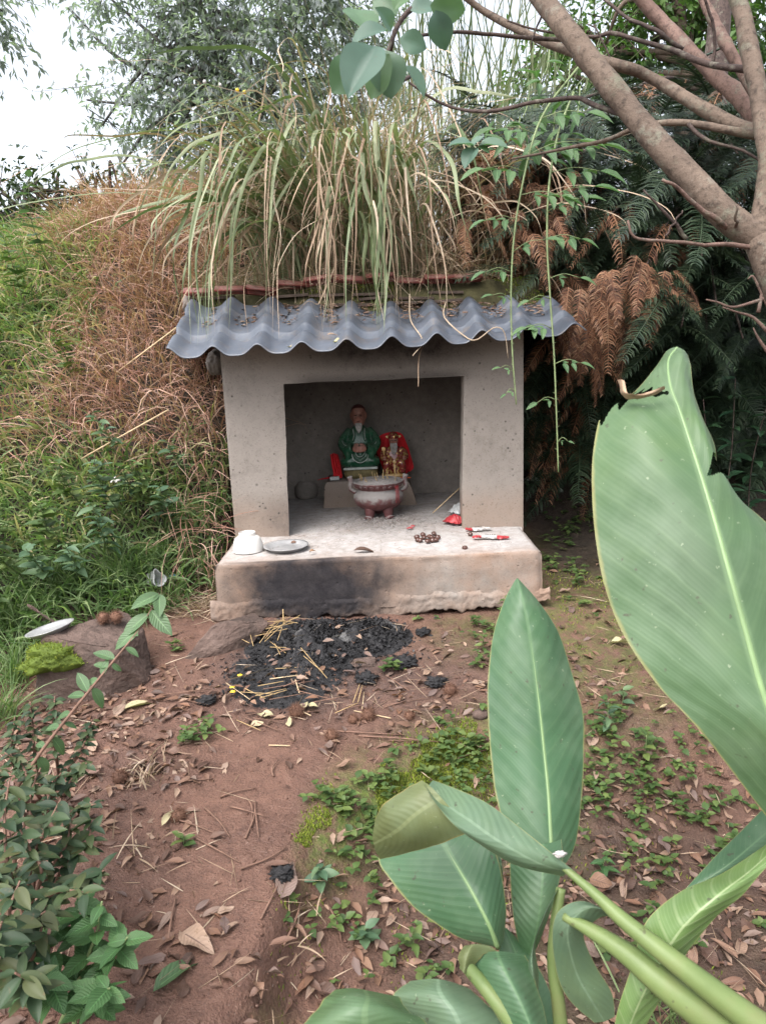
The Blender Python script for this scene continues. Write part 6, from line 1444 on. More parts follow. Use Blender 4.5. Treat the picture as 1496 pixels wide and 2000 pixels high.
# glossy shrub in the shade at the right edge
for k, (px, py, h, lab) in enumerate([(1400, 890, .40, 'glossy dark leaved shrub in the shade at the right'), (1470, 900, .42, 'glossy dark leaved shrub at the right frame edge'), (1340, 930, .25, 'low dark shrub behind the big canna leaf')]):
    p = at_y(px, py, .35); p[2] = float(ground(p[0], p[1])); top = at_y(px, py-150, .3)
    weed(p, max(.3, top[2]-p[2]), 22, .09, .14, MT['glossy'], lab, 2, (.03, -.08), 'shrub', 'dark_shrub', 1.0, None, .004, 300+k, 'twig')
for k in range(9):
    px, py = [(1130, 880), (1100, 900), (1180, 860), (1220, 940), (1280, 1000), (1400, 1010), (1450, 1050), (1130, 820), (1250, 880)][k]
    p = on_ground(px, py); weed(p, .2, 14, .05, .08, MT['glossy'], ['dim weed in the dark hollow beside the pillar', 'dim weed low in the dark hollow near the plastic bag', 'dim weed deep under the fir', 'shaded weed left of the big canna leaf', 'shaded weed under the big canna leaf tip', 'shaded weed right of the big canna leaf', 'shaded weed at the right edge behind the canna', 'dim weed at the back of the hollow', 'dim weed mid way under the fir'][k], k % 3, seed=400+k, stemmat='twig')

# ------------------------------------------------------------------ bare limbed tree at the upper right, near the viewer
limb_tree = empty('bare_tree', (1.35, -1.9, -.6), 'smooth brown tree with bare spreading limbs crossing the upper right', 'tree')
def limb(pts, r0, r1, name='limb', mat='bark', n=30, seg=10, wob=.004):
    S = spline([at_d(*q) for q in pts], n); k = np.linspace(0, 1, n)
    S = S+np.stack([fbm(k*7, k*0+pts[0][0], 3), fbm(k*7, k*0+pts[0][1], 4), fbm(k*7, k*0, 5)], 1)*wob*2.5
    rad = .74*(r0+(r1-r0)*k)*(1+.35*fbm(k*14, k*0+pts[0][0], 8)); m = MB(); m.tube(S, rad, seg)
    return obj(name, m.mesh(name), MT[mat], limb_tree)
# trunk comes up out of the frame at the right
obj('trunk', MB().tube(spline([np.array((1.35, -1.9, -.7)), at_d(1600, 900, 1.55), at_d(1560, 650, 1.55), at_d(1490, 470, 1.6)], 24), np.linspace(.05, .038, 24), 14).mesh('trunk'), MT['bark'], limb_tree)
limb([(1505, 490, 1.6), (1400, 405, 1.62), (1290, 285, 1.68), (1190, 165, 1.75), (1110, 65, 1.8), (1020, -50, 1.9)], .042, .031)
limb([(1480, 470, 1.6), (1497, 330, 1.62), (1485, 200, 1.66), (1462, 90, 1.7), (1430, -40, 1.75)], .030, .026)
limb([(1488, 262, 1.75), (1430, 243, 1.8), (1340, 195, 1.85), (1270, 150, 1.9), (1200, 125, 1.9), (1080, 90, 2.0), (960, 30, 2.1), (905, -10, 2.1)], .026, .011)
limb([(1492, 250, 1.9), (1440, 190, 1.95), (1385, 135, 2.0), (1290, 40, 2.1), (1225, -30, 2.1)], .034, .020, mat='bark_pink')
limb([(1475, 190, 1.85), (1420, 90, 1.9), (1390, 30, 1.95), (1340, -50, 2.0)], .022, .016, mat='bark_pink')
limb([(1480, 268, 1.72), (1400, 250, 1.75), (1320, 240, 1.8), (1250, 245, 1.85), (1180, 275, 1.9), (1100, 290, 1.95), (1000, 310, 2.0)], .014, .004, 'limb', 'bark', 26, 8)
limb([(1228, 232, 1.72), (1160, 205, 1.8), (1120, 192, 1.85), (1040, 200, 1.9), (940, 218, 1.95), (870, 205, 2.0), (800, 160, 1.95)], .010, .004, 'twig', 'twig', 26, 7)
limb([(1460, 140, 1.8), (1380, 125, 1.85), (1300, 95, 1.9), (1200, 65, 1.95), (1150, 72, 2.0), (1060, 60, 2.0), (990, 40, 2.0)], .012, .003, 'twig', 'twig', 26, 7)
limb([(1330, 100, 1.9), (1280, 60, 1.9), (1220, 30, 1.95), (1170, -10, 2.0)], .008, .005, 'twig', 'twig', 16, 6)
limb([(1100, 80, 1.95), (1000, 72, 1.95), (900, 62, 1.9), (820, 70, 1.8), (790, 90, 1.6)], .008, .004, 'twig', 'twig', 22, 6)
limb([(1440, 450, 1.61), (1400, 432, 1.59), (1360, 400, 1.58), (1320, 365, 1.56), (1295, 350, 1.55)], .009, .004, 'twig', 'bark_pink', 16, 6)
limb([(1500, 490, 1.6), (1440, 480, 1.59), (1380, 478, 1.58), (1310, 470, 1.56), (1240, 465, 1.55), (1225, 430, 1.54)], .008, .003, 'twig', 'bark_pink', 18, 6)
limb([(1340, 470, 1.57), (1320, 440, 1.56), (1290, 405, 1.55), (1255, 370, 1.54)], .006, .0025, 'twig', 'twig', 16, 6)
limb([(1300, 465, 1.56), (1320, 430, 1.55), (1335, 410, 1.55)], .004, .002, 'twig', 'twig', 8, 5)
limb([(1440, 450, 1.6), (1436, 425, 1.56), (1440, 400, 1.54)], .005, .003, 'twig', 'bark_pink', 8, 6)
limb([(1060, 30, 1.9), (1040, 70, 1.9), (1035, 100, 1.9)], .004, .002, 'twig', 'twig', 8, 5)
limb([(1345, 245, 1.78), (1380, 275, 1.75), (1440, 290, 1.72), (1500, 320, 1.7)], .007, .004, 'twig', 'twig', 12, 6)
limb([(1390, 130, 1.85), (1395, 60, 1.83), (1370, -20, 1.8)], .006, .004, 'twig', 'twig', 12, 6)
limb([(1160, 50, 1.9), (1190, 120, 1.9), (1160, 180, 1.9)], .003, .002, 'twig', 'twig', 10, 5)
# pale lichen scars on the big limb
for k, (px, py, d) in enumerate([]):
    p = at_d(px, py, d-.038 if k == 0 else d-.026); lump('lichen_patch', p, (.006, .003, .005), MT['paperwhite'], limb_tree, seed=90+k, amp=.6, sub=2)
# bare twiggy shrub low at the right edge
bt = empty('bare_shrub', tuple(at_d(1500, 700, 2.2)), 'bare pale twigs poking in at the right edge', 'shrub')
for pts in ([(1500, 580, 2.2), (1470, 590, 2.2), (1430, 600, 2.2), (1400, 590, 2.2), (1378, 585, 2.2)], [(1500, 650, 2.2), (1470, 620, 2.2), (1440, 610, 2.2), (1410, 600, 2.2)], [(1500, 600, 2.2), (1485, 570, 2.2), (1470, 540, 2.2), (1460, 545, 2.2)], [(1480, 610, 2.2), (1490, 560, 2.2), (1500, 530, 2.2)], [(1500, 690, 2.2), (1480, 660, 2.2), (1470, 640, 2.2)]):
    obj('twig', MB().tube(spline([at_d(*q) for q in pts], 14), np.linspace(.006, .002, 14), 6).mesh('twig'), MT['bark_pink'], bt)
# the branch with round glaucous leaves hanging in from the top
rl = empty('leafy_branch', tuple(at_d(860, -60, 1.15)), 'near branch with round bluish green leaves at the top centre', 'branch')
obj('stem', MB().tube(spline([at_d(900, -80, 1.15), at_d(850, -20, 1.12), at_d(790, 30, 1.1), at_d(765, 80, 1.08), at_d(745, 140, 1.06)], 20), np.linspace(.006, .002, 20), 7).mesh('stem'), MT['twig'], rl)
obj('stem', MB().tube(spline([at_d(800, 150, 1.5), at_d(775, 160, 1.4), at_d(760, 130, 1.2), at_d(770, 60, 1.1)], 16), np.linspace(.004, .003, 16), 6).mesh('stem'), MT['twig'], rl)
RL = [leaf_vf(.86, 10, 4, .10, .30, .06, .5, .5, seed=3), leaf_vf(.72, 10, 4, .22, .5, .05, .6, .48, seed=5)]
RLM = [mesh_np('leaf', V, F, UV, True) for V, F, UV in RL]
for m_ in RLM: m_.materials.append(MT['fg_leaf'])
for k, (bx, by, tx, ty, d, dd, L) in enumerate([(775, 30, 735, -20, 1.05, 0, .075), (760, 60, 690, 65, 1.0, -.02, .07), (700, 110, 655, 175, 1.0, 0, .07), (735, 90, 680, 160, .97, -.03, .072), (760, 105, 720, 185, 1.02, .02, .068), (765, 60, 745, 15, .97, -.03, .085), (840, 10, 905, 20, 1.05, 0, .075), (850, 20, 870, 95, 1.05, .02, .07), (800, 20, 850, 5, 1.1, 0, .06), (785, 130, 835, 175, 1.1, 0, .05), (780, 75, 830, 90, 1.15, 0, .045), (755, 130, 790, 110, 1.06, 0, .05), (720, 60, 690, 5, 1.08, .02, .06), (770, 20, 800, -20, 1.0, 0, .08), (745, 95, 765, 180, 1.03, 0, .06)]):
    a, b = at_d(bx, by, d), at_d(tx, ty, d+dd); v = b-a; L = float(np.linalg.norm(v))*1.1
    leaf_part(rl, RLM[k % 2], a, v, (random.gauss(0, .3), -.8, .5+random.gauss(0, .4)), L)
for k, (bx, by, tx, ty) in enumerate([(925, 285, 880, 272), (930, 288, 905, 318), (935, 285, 990, 275), (930, 288, 955, 292), (920, 290, 940, 262)]):
    a, b = at_d(bx, by, 1.9), at_d(tx, ty, 1.88); leaf_part(rl, RLM[1], a, b-a, (random.gauss(0, .3), -.5, .8), float(np.linalg.norm(b-a))*1.1)

# ------------------------------------------------------------------ brambles hanging before the roof
BRL = leaf_vf(.46, 9, 2, .22, .35, .04, .8, .40, teeth=.10, seed=2)
brm = mesh_np('leaf', *BRL[:2], BRL[2], True); brm.materials.append(MT['bramble'])
def vine(pts, label, leaves, d0):
    P = [at_d(a, b, d0+dd) for a, b, dd in pts]; S = spline(P, 60); e = empty('bramble', tuple(P[0]), label, 'bramble')
    obj('stem', MB().tube(S, np.linspace(.0048, .0028, 60), 7).mesh('stem'), MT['stem'], e)
    m = MB(); r_ = random.Random(len(leaves))
    for i in range(3, 58):
        a = r_.uniform(0, 6.28); m.tube([S[i], S[i]+np.array((math.cos(a)*.011, math.sin(a)*.011, .004))], [.0016, .0003], 4)
    tag(obj('thorns', m.mesh('thorns'), MT['stem'], e), kind='stuff')
    for (px, py, n, L, sx) in leaves:
        j = int(np.argmin([abs(q[2]-at_d(px, py, d0)[2]) for q in S])); p = S[j]
        out = np.array((sx, -.25, r_.uniform(-.1, .25))); out /= np.linalg.norm(out); R_ = L*2.2; tip = p+out*R_; 
        obj('leaf_stalk', MB().tube(spline([p, p+out*R_*.5+np.array((0, 0, .015)), tip], 8), np.linspace(.0018, .001, 8), 5).mesh('leaf_stalk'), MT['stem'], e)
        L *= 1.25; leaf_part(e, brm, tip, out+np.array((0, 0, -.3)), (r_.gauss(0, .3), -.5, 1), L*1.15)
        for q in range(n//2):
            b = p+out*R_*(.35+.5*q/max(1, n//2-.5)); perp = np.cross(out, (0, -.5, .85)); perp /= np.linalg.norm(perp)
            for s in (-1, 1): leaf_part(e, brm, b, out*.5+perp*s+np.array((0, 0, -.25)), (r_.gauss(0, .3), -.5, 1), L*r_.uniform(.75, 1.0))
    return e
BD = 2.75
vine([(1130, 130, .1), (1075, 200, .05), (1045, 260, 0), (1022, 350, 0), (1005, 450, 0), (998, 560, 0), (1000, 680, 0), (1008, 790, 0)], 'left of the two long bramble shoots hanging before the roof',
     [(1060, 230, 4, .075, .6), (1045, 262, 4, .075, -.7), (1035, 300, 4, .08, .8), (1028, 330, 4, .075, -.8), (1018, 380, 4, .07, .8), (1010, 430, 4, .055, -.9), (1004, 490, 2, .055, .7), (998, 530, 2, .05, -.6), (998, 590, 2, .035, -.8), (1000, 665, 2, .028, .5), (1004, 720, 2, .026, -.7), (1007, 770, 2, .02, -.5)], BD)
vine([(1120, 180, .1), (1090, 260, .05), (1072, 360, 0), (1068, 470, 0), (1074, 580, 0), (1082, 700, 0), (1086, 800, 0), (1090, 922, 0)], 'right and longer of the two bramble shoots hanging before the roof',
     [(1085, 300, 4, .08, .7), (1078, 340, 4, .08, .8), (1072, 385, 4, .075, .8), (1070, 420, 4, .06, .7), (1068, 470, 4, .055, .8), (1072, 540, 2, .05, .8), (1076, 590, 2, .04, -.8), (1078, 640, 4, .048, -.8), (1082, 715, 4, .042, .9), (1085, 780, 2, .035, -.9), (1088, 870, 2, .018, .5)], BD)
for k, (px, py) in enumerate([(1060, 150), (1100, 190), (1020, 230), (1120, 240), (1000, 300), (1070, 290)]):
    p = at_d(px, py, BD+.15); e = empty('bramble_leaf_spray', tuple(p), ['bramble leaf spray by the big limb, topmost', 'bramble leaf spray close below the limb', 'bramble leaf spray left of the shoots', 'bramble leaf spray right of the shoots', 'bramble leaf spray, leftmost and lowest', 'bramble leaf spray between the two shoots'][k], 'bramble')
    r_ = random.Random(k); obj('stem', MB().tube(spline([p+np.array((.05, .1, .16)), p+np.array((.03, .05, .06)), p], 8), np.linspace(.003, .002, 8), 5).mesh('stem'), MT['stem'], e)
    for j in range(7): leaf_part(e, brm, p+np.array((r_.gauss(0, .03), r_.gauss(0, .03), r_.gauss(0, .03))), (r_.gauss(0, 1), r_.gauss(-.3, .5), r_.gauss(-.2, .5)), (r_.gauss(0, .3), -.6, 1), r_.uniform(.06, .10))

# ------------------------------------------------------------------ canna in the right foreground
canna = empty('canna_plant', (.62, -2.35, -.72), 'broad leaved green canna plant filling the lower right foreground', 'canna')
def patch(name, rows, mat, nu=25, nv=60, fold=0.0, wave=0.0, label=None, parent=None, seed=0, rib=0.0, arch=0.0, tear=None, tear_right=()):
    """rows: cross sections from base to tip, each a list of (px, py, distance); all rows the same length"""
    A = [[at_d(*q) for q in r] for r in rows]
    U = np.stack([spline(r, nu) for r in A]); G = np.stack([spline(U[:, k], nv) for k in range(nu)], 1)      # nv, nu, 3
    du = np.gradient(G, axis=1); dv = np.gradient(G, axis=0); N = np.cross(dv, du); N /= np.linalg.norm(N, axis=2)[..., None]+1e-9
    view = G-CAM_AT; N *= np.where((N*view).sum(2) > 0, -1, 1)[..., None]
    u = np.linspace(-1, 1, nu)[None, :]; v = np.linspace(0, 1, nv)[:, None]
    wid = np.linalg.norm(G[:, -1]-G[:, 0], axis=1)[:, None]
    disp = fold*np.abs(u)*wid*.5+arch*(1-u*u)*wid*.25+wave*wid*(np.sin(v*13+seed+2*np.sign(u))*np.abs(u)**2*.5+np.sin(v*29+seed*2)*np.abs(u)**3*.25)
    G = G+N*disp[..., None]
    uv = np.stack([np.broadcast_to((u+1)/2, (nv, nu)), np.broadcast_to(v, (nv, nu))], -1).reshape(-1, 2)
    I = np.arange(nu*nv).reshape(nv, nu); F = np.stack([I[:-1, :-1], I[:-1, 1:], I[1:, 1:], I[1:, :-1]], -1).reshape(-1, 4)
    if tear is not None:                         # the leaf is ripped in from its left margin
        fu = uv[F].mean(1)
        for v0, v1, u1, jag in tear:
            mid = (v0+v1)/2+jag*fu[:, 0]; half = (v1-v0)/2*np.clip(1-fu[:, 0]/u1, 0, 1)**.7
            half = half*(1+.5*np.sin(fu[:, 0]*60)); F_ = np.abs(fu[:, 1]-mid) < half; F = F[~F_]; fu = fu[~F_]
        for v0, v1, u1, jag in tear_right:
            mid = (v0+v1)/2+jag*(1-fu[:, 0]); half = (v1-v0)/2*np.clip((fu[:, 0]-u1)/(1-u1), 0, 1)**.8; F_ = np.abs(fu[:, 1]-mid) < half; F = F[~F_]; fu = fu[~F_]
    o = obj(name, mesh_np(name, G.reshape(-1, 3), F, uv, True), MT[mat], parent or canna)
    if label: o['label'] = label
    if rib:
        S = G[:, nu//2]; view = S-CAM_AT; view /= np.linalg.norm(view, axis=1)[:, None]
        obj('midrib', MB().tube(S[::2]+view[::2]*rib*.55, np.linspace(rib, rib*.35, len(S[::2])), 8).mesh('midrib'), MT['canna_rib'], o, False)
    return o
# the big leaf at the right, tip torn
patch('leaf', [[(1500, 1600, .93), (1540, 1590, .92), (1570, 1575, .92), (1590, 1560, .93), (1610, 1540, .95)],
               [(1370, 1432, .92), (1465, 1440, .90), (1525, 1450, .89), (1590, 1440, .91), (1650, 1420, .95)],
               [(1285, 1338, .95), (1400, 1345, .91), (1487, 1350, .90), (1570, 1330, .92), (1640, 1300, .97)],
               [(1215, 1235, .98), (1340, 1220, .94), (1452, 1225, .92), (1540, 1190, .94), (1610, 1160, .99)],
               [(1180, 1145, 1.0), (1310, 1110, .96), (1420, 1110, .94), (1500, 1080, .96), (1545, 1075, 1.0)],
               [(1162, 1050, 1.02), (1290, 1010, .98), (1392, 1010, .965), (1440, 985, .98), (1470, 1000, 1.0)],
               [(1155, 960, 1.04), (1265, 910, 1.0), (1366, 925, .99), (1400, 900, 1.0), (1410, 945, 1.02)],
               [(1160, 875, 1.06), (1250, 830, 1.03), (1345, 860, 1.015), (1375, 840, 1.02), (1396, 870, 1.04)],
               [(1180, 800, 1.09), (1250, 780, 1.06), (1325, 800, 1.04), (1352, 785, 1.05), (1372, 815, 1.06)],
               [(1235, 768, 1.10), (1275, 755, 1.08), (1309, 755, 1.065), (1335, 735, 1.07), (1353, 765, 1.08)],
               [(1275, 722, 1.12), (1290, 712, 1.11), (1305, 705, 1.10), (1330, 695, 1.09), (1348, 715, 1.09)],
               [(1300, 686, 1.14), (1310, 680, 1.135), (1322, 678, 1.13), (1335, 684, 1.12), (1343, 694, 1.12)]],
      'canna', 121, 330, .0, .016, 'largest canna leaf with torn brown tip', seed=1, rib=.0052, tear=[(.70, .80, .46, .10)], tear_right=[(.50, .60, .55, -.03), (.35, .39, .75, .0)])
# torn brown curl across the tip
patch('torn_edge', [[(1208, 742, 1.07), (1213, 741, 1.055), (1219, 744, 1.05)], [(1212, 770, 1.06), (1218, 766, 1.045), (1226, 768, 1.04)], [(1232, 779, 1.055), (1238, 773, 1.04), (1245, 770, 1.035)], [(1265, 776, 1.04), (1268, 770, 1.03), (1270, 764, 1.03)], [(1298, 760, 1.04), (1298, 757, 1.035), (1297, 754, 1.03)]], 'canna_brown', 9, 40, 0, .1, 'pale brown shrivelled tear', seed=4)
# upright leaf in the middle
patch('leaf', [[(1060, 1705, 1.24), (1070, 1704, 1.235), (1080, 1703, 1.23), (1086, 1703, 1.235), (1094, 1703, 1.24)],
               [(1005, 1650, 1.27), (1040, 1645, 1.255), (1075, 1640, 1.25), (1098, 1645, 1.26), (1118, 1650, 1.275)],
               [(974, 1565, 1.31), (1025, 1555, 1.285), (1070, 1550, 1.28), (1102, 1555, 1.29), (1129, 1560, 1.31)],
               [(962, 1480, 1.34), (1015, 1465, 1.315), (1061, 1460, 1.31), (1100, 1465, 1.32), (1133, 1465, 1.34)],
               [(956, 1400, 1.36), (1005, 1385, 1.34), (1052, 1375, 1.33), (1095, 1382, 1.34), (1133, 1400, 1.36)],
               [(957, 1320, 1.38), (1000, 1300, 1.36), (1042, 1295, 1.35), (1080, 1300, 1.36), (1112, 1320, 1.38)],
               [(967, 1240, 1.40), (998, 1222, 1.38), (1030, 1215, 1.375), (1060, 1222, 1.38), (1086, 1240, 1.40)],
               [(986, 1175, 1.42), (1002, 1165, 1.41), (1018, 1160, 1.40), (1034, 1165, 1.41), (1050, 1178, 1.42)],
               [(1006, 1133, 1.43), (1008, 1131, 1.43), (1010, 1129, 1.43), (1012, 1131, 1.43), (1014, 1133, 1.43)]],
      'canna_dk', 33, 100, .10, .008, 'upright pointed canna leaf before the platform', seed=2, rib=.0045)
# arching leaf whose end folds under: upper side
patch('leaf', [[(1135, 1712, .98), (1122, 1706, .98), (1108, 1706, .99), (1098, 1712, 1.0)],
               [(1085, 1672, .98), (1062, 1678, .975), (1035, 1690, .98), (1008, 1690, 1.0)],
               [(1010, 1612, 1.0), (985, 1630, .985), (955, 1648, .98), (930, 1645, .99)],
               [(950, 1568, 1.02), (930, 1590, 1.0), (908, 1615, .985), (885, 1610, .985)],
               [(890, 1540, 1.04), (878, 1560, 1.02), (868, 1580, 1.0), (850, 1568, .995)],
               [(845, 1524, 1.06), (840, 1530, 1.05), (835, 1536, 1.04), (828, 1530, 1.03)]],
      'canna_pale', 25, 60, 0, .006, 'glaucous canna leaf arching left and folding under', seed=3)
# its end folded under
patch('folded_end', [[(925, 1622, 1.0), (880, 1578, 1.005), (845, 1540, 1.02), (824, 1524, 1.04)],
                     [(880, 1640, 1.02), (830, 1610, 1.01), (800, 1570, 1.02), (785, 1545, 1.045)],
                     [(820, 1660, 1.05), (790, 1640, 1.03), (760, 1605, 1.03), (748, 1572, 1.05)],
                     [(742, 1678, 1.09), (733, 1660, 1.07), (728, 1635, 1.06), (733, 1598, 1.06)]], 'canna_under', 25, 40, 0, .01, 'yellowing brown underside of the folded leaf end', seed=4)
# leaf below it
patch('leaf', [[(962, 1848, 1.10), (967, 1851, 1.098), (972, 1852, 1.095), (977, 1848, 1.10), (982, 1838, 1.11)],
               [(890, 1825, 1.12), (925, 1815, 1.10), (952, 1800, 1.09), (968, 1785, 1.10), (985, 1765, 1.12)],
               [(810, 1768, 1.15), (870, 1755, 1.125), (918, 1735, 1.11), (948, 1715, 1.12), (972, 1690, 1.14)],
               [(768, 1722, 1.17), (830, 1705, 1.15), (888, 1685, 1.14), (925, 1662, 1.15), (955, 1640, 1.16)],
               [(744, 1682, 1.20), (800, 1665, 1.18), (862, 1640, 1.17), (905, 1622, 1.18), (935, 1610, 1.19)],
               [(770, 1640, 1.23), (805, 1622, 1.22), (835, 1605, 1.21), (865, 1590, 1.22), (890, 1582, 1.23)]],
      'canna_dk', 29, 70, .06, .012, 'drooping canna leaf below the folded one', seed=5, rib=.004)
# dark leaf in the middle of the plant
patch('leaf', [[(1018, 1868, 1.17), (1026, 1869, 1.168), (1034, 1869, 1.165), (1042, 1860, 1.17), (1050, 1845, 1.18)], [(1002, 1785, 1.18), (1028, 1792, 1.17), (1052, 1790, 1.165), (1066, 1780, 1.17), (1078, 1765, 1.18)], [(996, 1690, 1.22), (1030, 1700, 1.20), (1060, 1702, 1.19), (1080, 1695, 1.2), (1096, 1685, 1.22)], [(1000, 1640, 1.25), (1030, 1645, 1.24), (1060, 1648, 1.23), (1080, 1645, 1.24), (1094, 1640, 1.25)]], 'canna_dk', 21, 40, .05, .01, 'short dark canna leaf in the middle of the plant', seed=6)
patch('leaf', [[(975, 1640, 1.16), (980, 1690, 1.15), (985, 1730, 1.15)], [(950, 1630, 1.17), (960, 1670, 1.16), (975, 1705, 1.16)], [(912, 1622, 1.19), (935, 1645, 1.18), (962, 1672, 1.18)]], 'canna_pale', 13, 24, 0, .02, 'pale sliver of leaf behind the drooping one', seed=7)
# rolled grey green leaf
patch('leaf', [[(1095, 1735, 1.10), (1088, 1738, 1.09), (1078, 1745, 1.10)], [(1075, 1780, 1.08), (1062, 1790, 1.06), (1050, 1805, 1.08)], [(1052, 1845, 1.07), (1040, 1852, 1.05), (1028, 1862, 1.07)], [(1060, 1895, 1.07), (1040, 1900, 1.05), (1018, 1905, 1.07)], [(1056, 1950, 1.08), (1050, 1945, 1.07), (1040, 1935, 1.08)]], 'canna_pale', 15, 40, -.5, .03, 'rolled narrow canna leaf with yellow tip', seed=8)
# drooping leaf at the stalks
patch('leaf', [[(1235, 1815, 1.0), (1222, 1800, .99), (1205, 1790, 1.0)], [(1185, 1790, 1.0), (1160, 1772, .985), (1140, 1760, 1.0)], [(1150, 1810, 1.0), (1118, 1795, .99), (1092, 1778, 1.01)], [(1140, 1835, 1.02), (1108, 1830, 1.0), (1078, 1818, 1.02)], [(1165, 1890, 1.04), (1125, 1900, 1.03), (1085, 1890, 1.05)], [(1195, 1940, 1.05), (1155, 1955, 1.04), (1110, 1952, 1.06)], [(1200, 1985, 1.06), (1180, 1995, 1.055), (1160, 1998, 1.06)]], 'canna_pale', 21, 60, 0, .03, 'limp canna leaf hanging off the stalks', seed=9)
# pale striped leaf at the right
patch('leaf', [[(1195, 2040, .98), (1215, 2040, .97), (1240, 2040, .97)], [(1205, 1975, .96), (1245, 1965, .945), (1290, 1950, .95)], [(1232, 1890, .95), (1280, 1895, .93), (1330, 1880, .94)], [(1262, 1800, .95), (1330, 1815, .92), (1390, 1800, .93)], [(1330, 1740, .96), (1400, 1750, .92), (1450, 1745, .93)], [(1420, 1700, .97), (1465, 1700, .94), (1500, 1690, .94)], [(1510, 1640, .99), (1530, 1640, .97), (1550, 1640, .96)]], 'canna_stripe', 25, 80, .0, .02, 'pale striped canna leaf at the lower right', seed=10)
patch('leaf', [[(1330, 1745, 1.10), (1345, 1740, 1.10), (1360, 1742, 1.10)], [(1390, 1680, 1.12), (1420, 1690, 1.10), (1440, 1700, 1.10)], [(1450, 1620, 1.14), (1480, 1640, 1.12), (1500, 1665, 1.12)], [(1510, 1560, 1.16), (1540, 1590, 1.14), (1560, 1630, 1.14)]], 'canna_dk', 17, 40, .05, .01, 'darker canna leaf behind the striped one', seed=11)
# leaves at the bottom edge
patch('leaf', [[(585, 2060, .97), (680, 2060, .94), (760, 2070, .95), (850, 2080, .98)], [(588, 2010, .98), (670, 1990, .94), (755, 1985, .95), (845, 2015, .98)], [(625, 1962, 1.0), (690, 1950, .96), (745, 1955, .97), (800, 1975, 1.0)], [(655, 1932, 1.02), (690, 1930, 1.0), (735, 1938, 1.0), (778, 1948, 1.02)]], 'canna', 31, 50, .0, .02, 'canna leaf at the bottom edge, left one', seed=12)
patch('leaf', [[(830, 2080, 1.02), (920, 2070, 1.0), (1020, 2080, 1.02)], [(800, 2000, 1.04), (890, 1985, 1.01), (985, 2000, 1.04)], [(768, 1948, 1.06), (860, 1940, 1.03), (940, 1950, 1.06)], [(800, 1915, 1.08), (855, 1912, 1.06), (905, 1925, 1.08)]], 'canna_pale', 25, 50, .0, .015, 'greyish canna leaf at the bottom edge, right one', seed=13)
patch('leaf', [[(1010, 2040, 1.0), (1050, 2040, .98), (1075, 2040, 1.0)], [(960, 1970, 1.03), (1015, 1955, 1.0), (1062, 1975, 1.03)], [(920, 1895, 1.06), (980, 1885, 1.03), (1040, 1900, 1.06)], [(905, 1865, 1.08), (970, 1858, 1.06), (1025, 1865, 1.08)]], 'canna_dk', 21, 50, .0, .015, 'dark canna leaf behind the yellow green stalk', seed=14)
patch('leaf', [[(1000, 2040, 1.1), (1040, 2040, 1.09), (1090, 2040, 1.1)], [(985, 1950, 1.13), (1030, 1940, 1.12), (1075, 1950, 1.13)], [(975, 1860, 1.16), (1010, 1870, 1.15), (1045, 1885, 1.16)], [(968, 1800, 1.18), (985, 1810, 1.175), (1005, 1830, 1.18)]], 'canna_dk', 17, 40, .1, .01, 'shaded canna leaf deep in the plant', seed=15)
def stalk(pts, r0, r1, mat='canna_stem', flat=1.0):
    S = spline([at_d(*q) for q in pts], 30); obj('stalk', MB().tube(S, np.linspace(r0, r1, 30), 14).mesh('stalk'), MT[mat], canna)
stalk([(1560, 2060, .86), (1430, 1965, .88), (1320, 1880, .90), (1220, 1800, .935), (1160, 1745, .96), (1095, 1690, .985)], .0185, .004)
stalk([(1490, 2075, .89), (1400, 2000, .90), (1300, 1925, .92), (1220, 1860, .95), (1150, 1815, .98), (1100, 1790, 1.0)], .026, .005)
stalk([(1100, 2060, 1.08), (1090, 1960, 1.08), (1080, 1880, 1.085), (1085, 1800, 1.09), (1095, 1735, 1.10)], .011, .007)
stalk([(1050, 2060, 1.0), (985, 1975, 1.02), (940, 1920, 1.04), (905, 1880, 1.05)], .013, .009)
patch('sheath', [[(898, 1888, 1.045), (905, 1900, 1.035), (915, 1905, 1.045)], [(895, 1868, 1.05), (912, 1866, 1.04), (930, 1880, 1.05)], [(905, 1850, 1.06), (925, 1845, 1.055), (950, 1862, 1.06)], [(940, 1842, 1.07), (960, 1850, 1.065), (985, 1870, 1.07)]], 'canna_under', 11, 20, 0, .05, 'pale green leaf sheath lip')
# bird dropping on the arching leaf
p = at_d(1093, 1668, .972); lump('white_splash', p, (.008, .003, .005), MT['paperwhite'], canna, seed=7, amp=1.2, fr=4, sub=3)

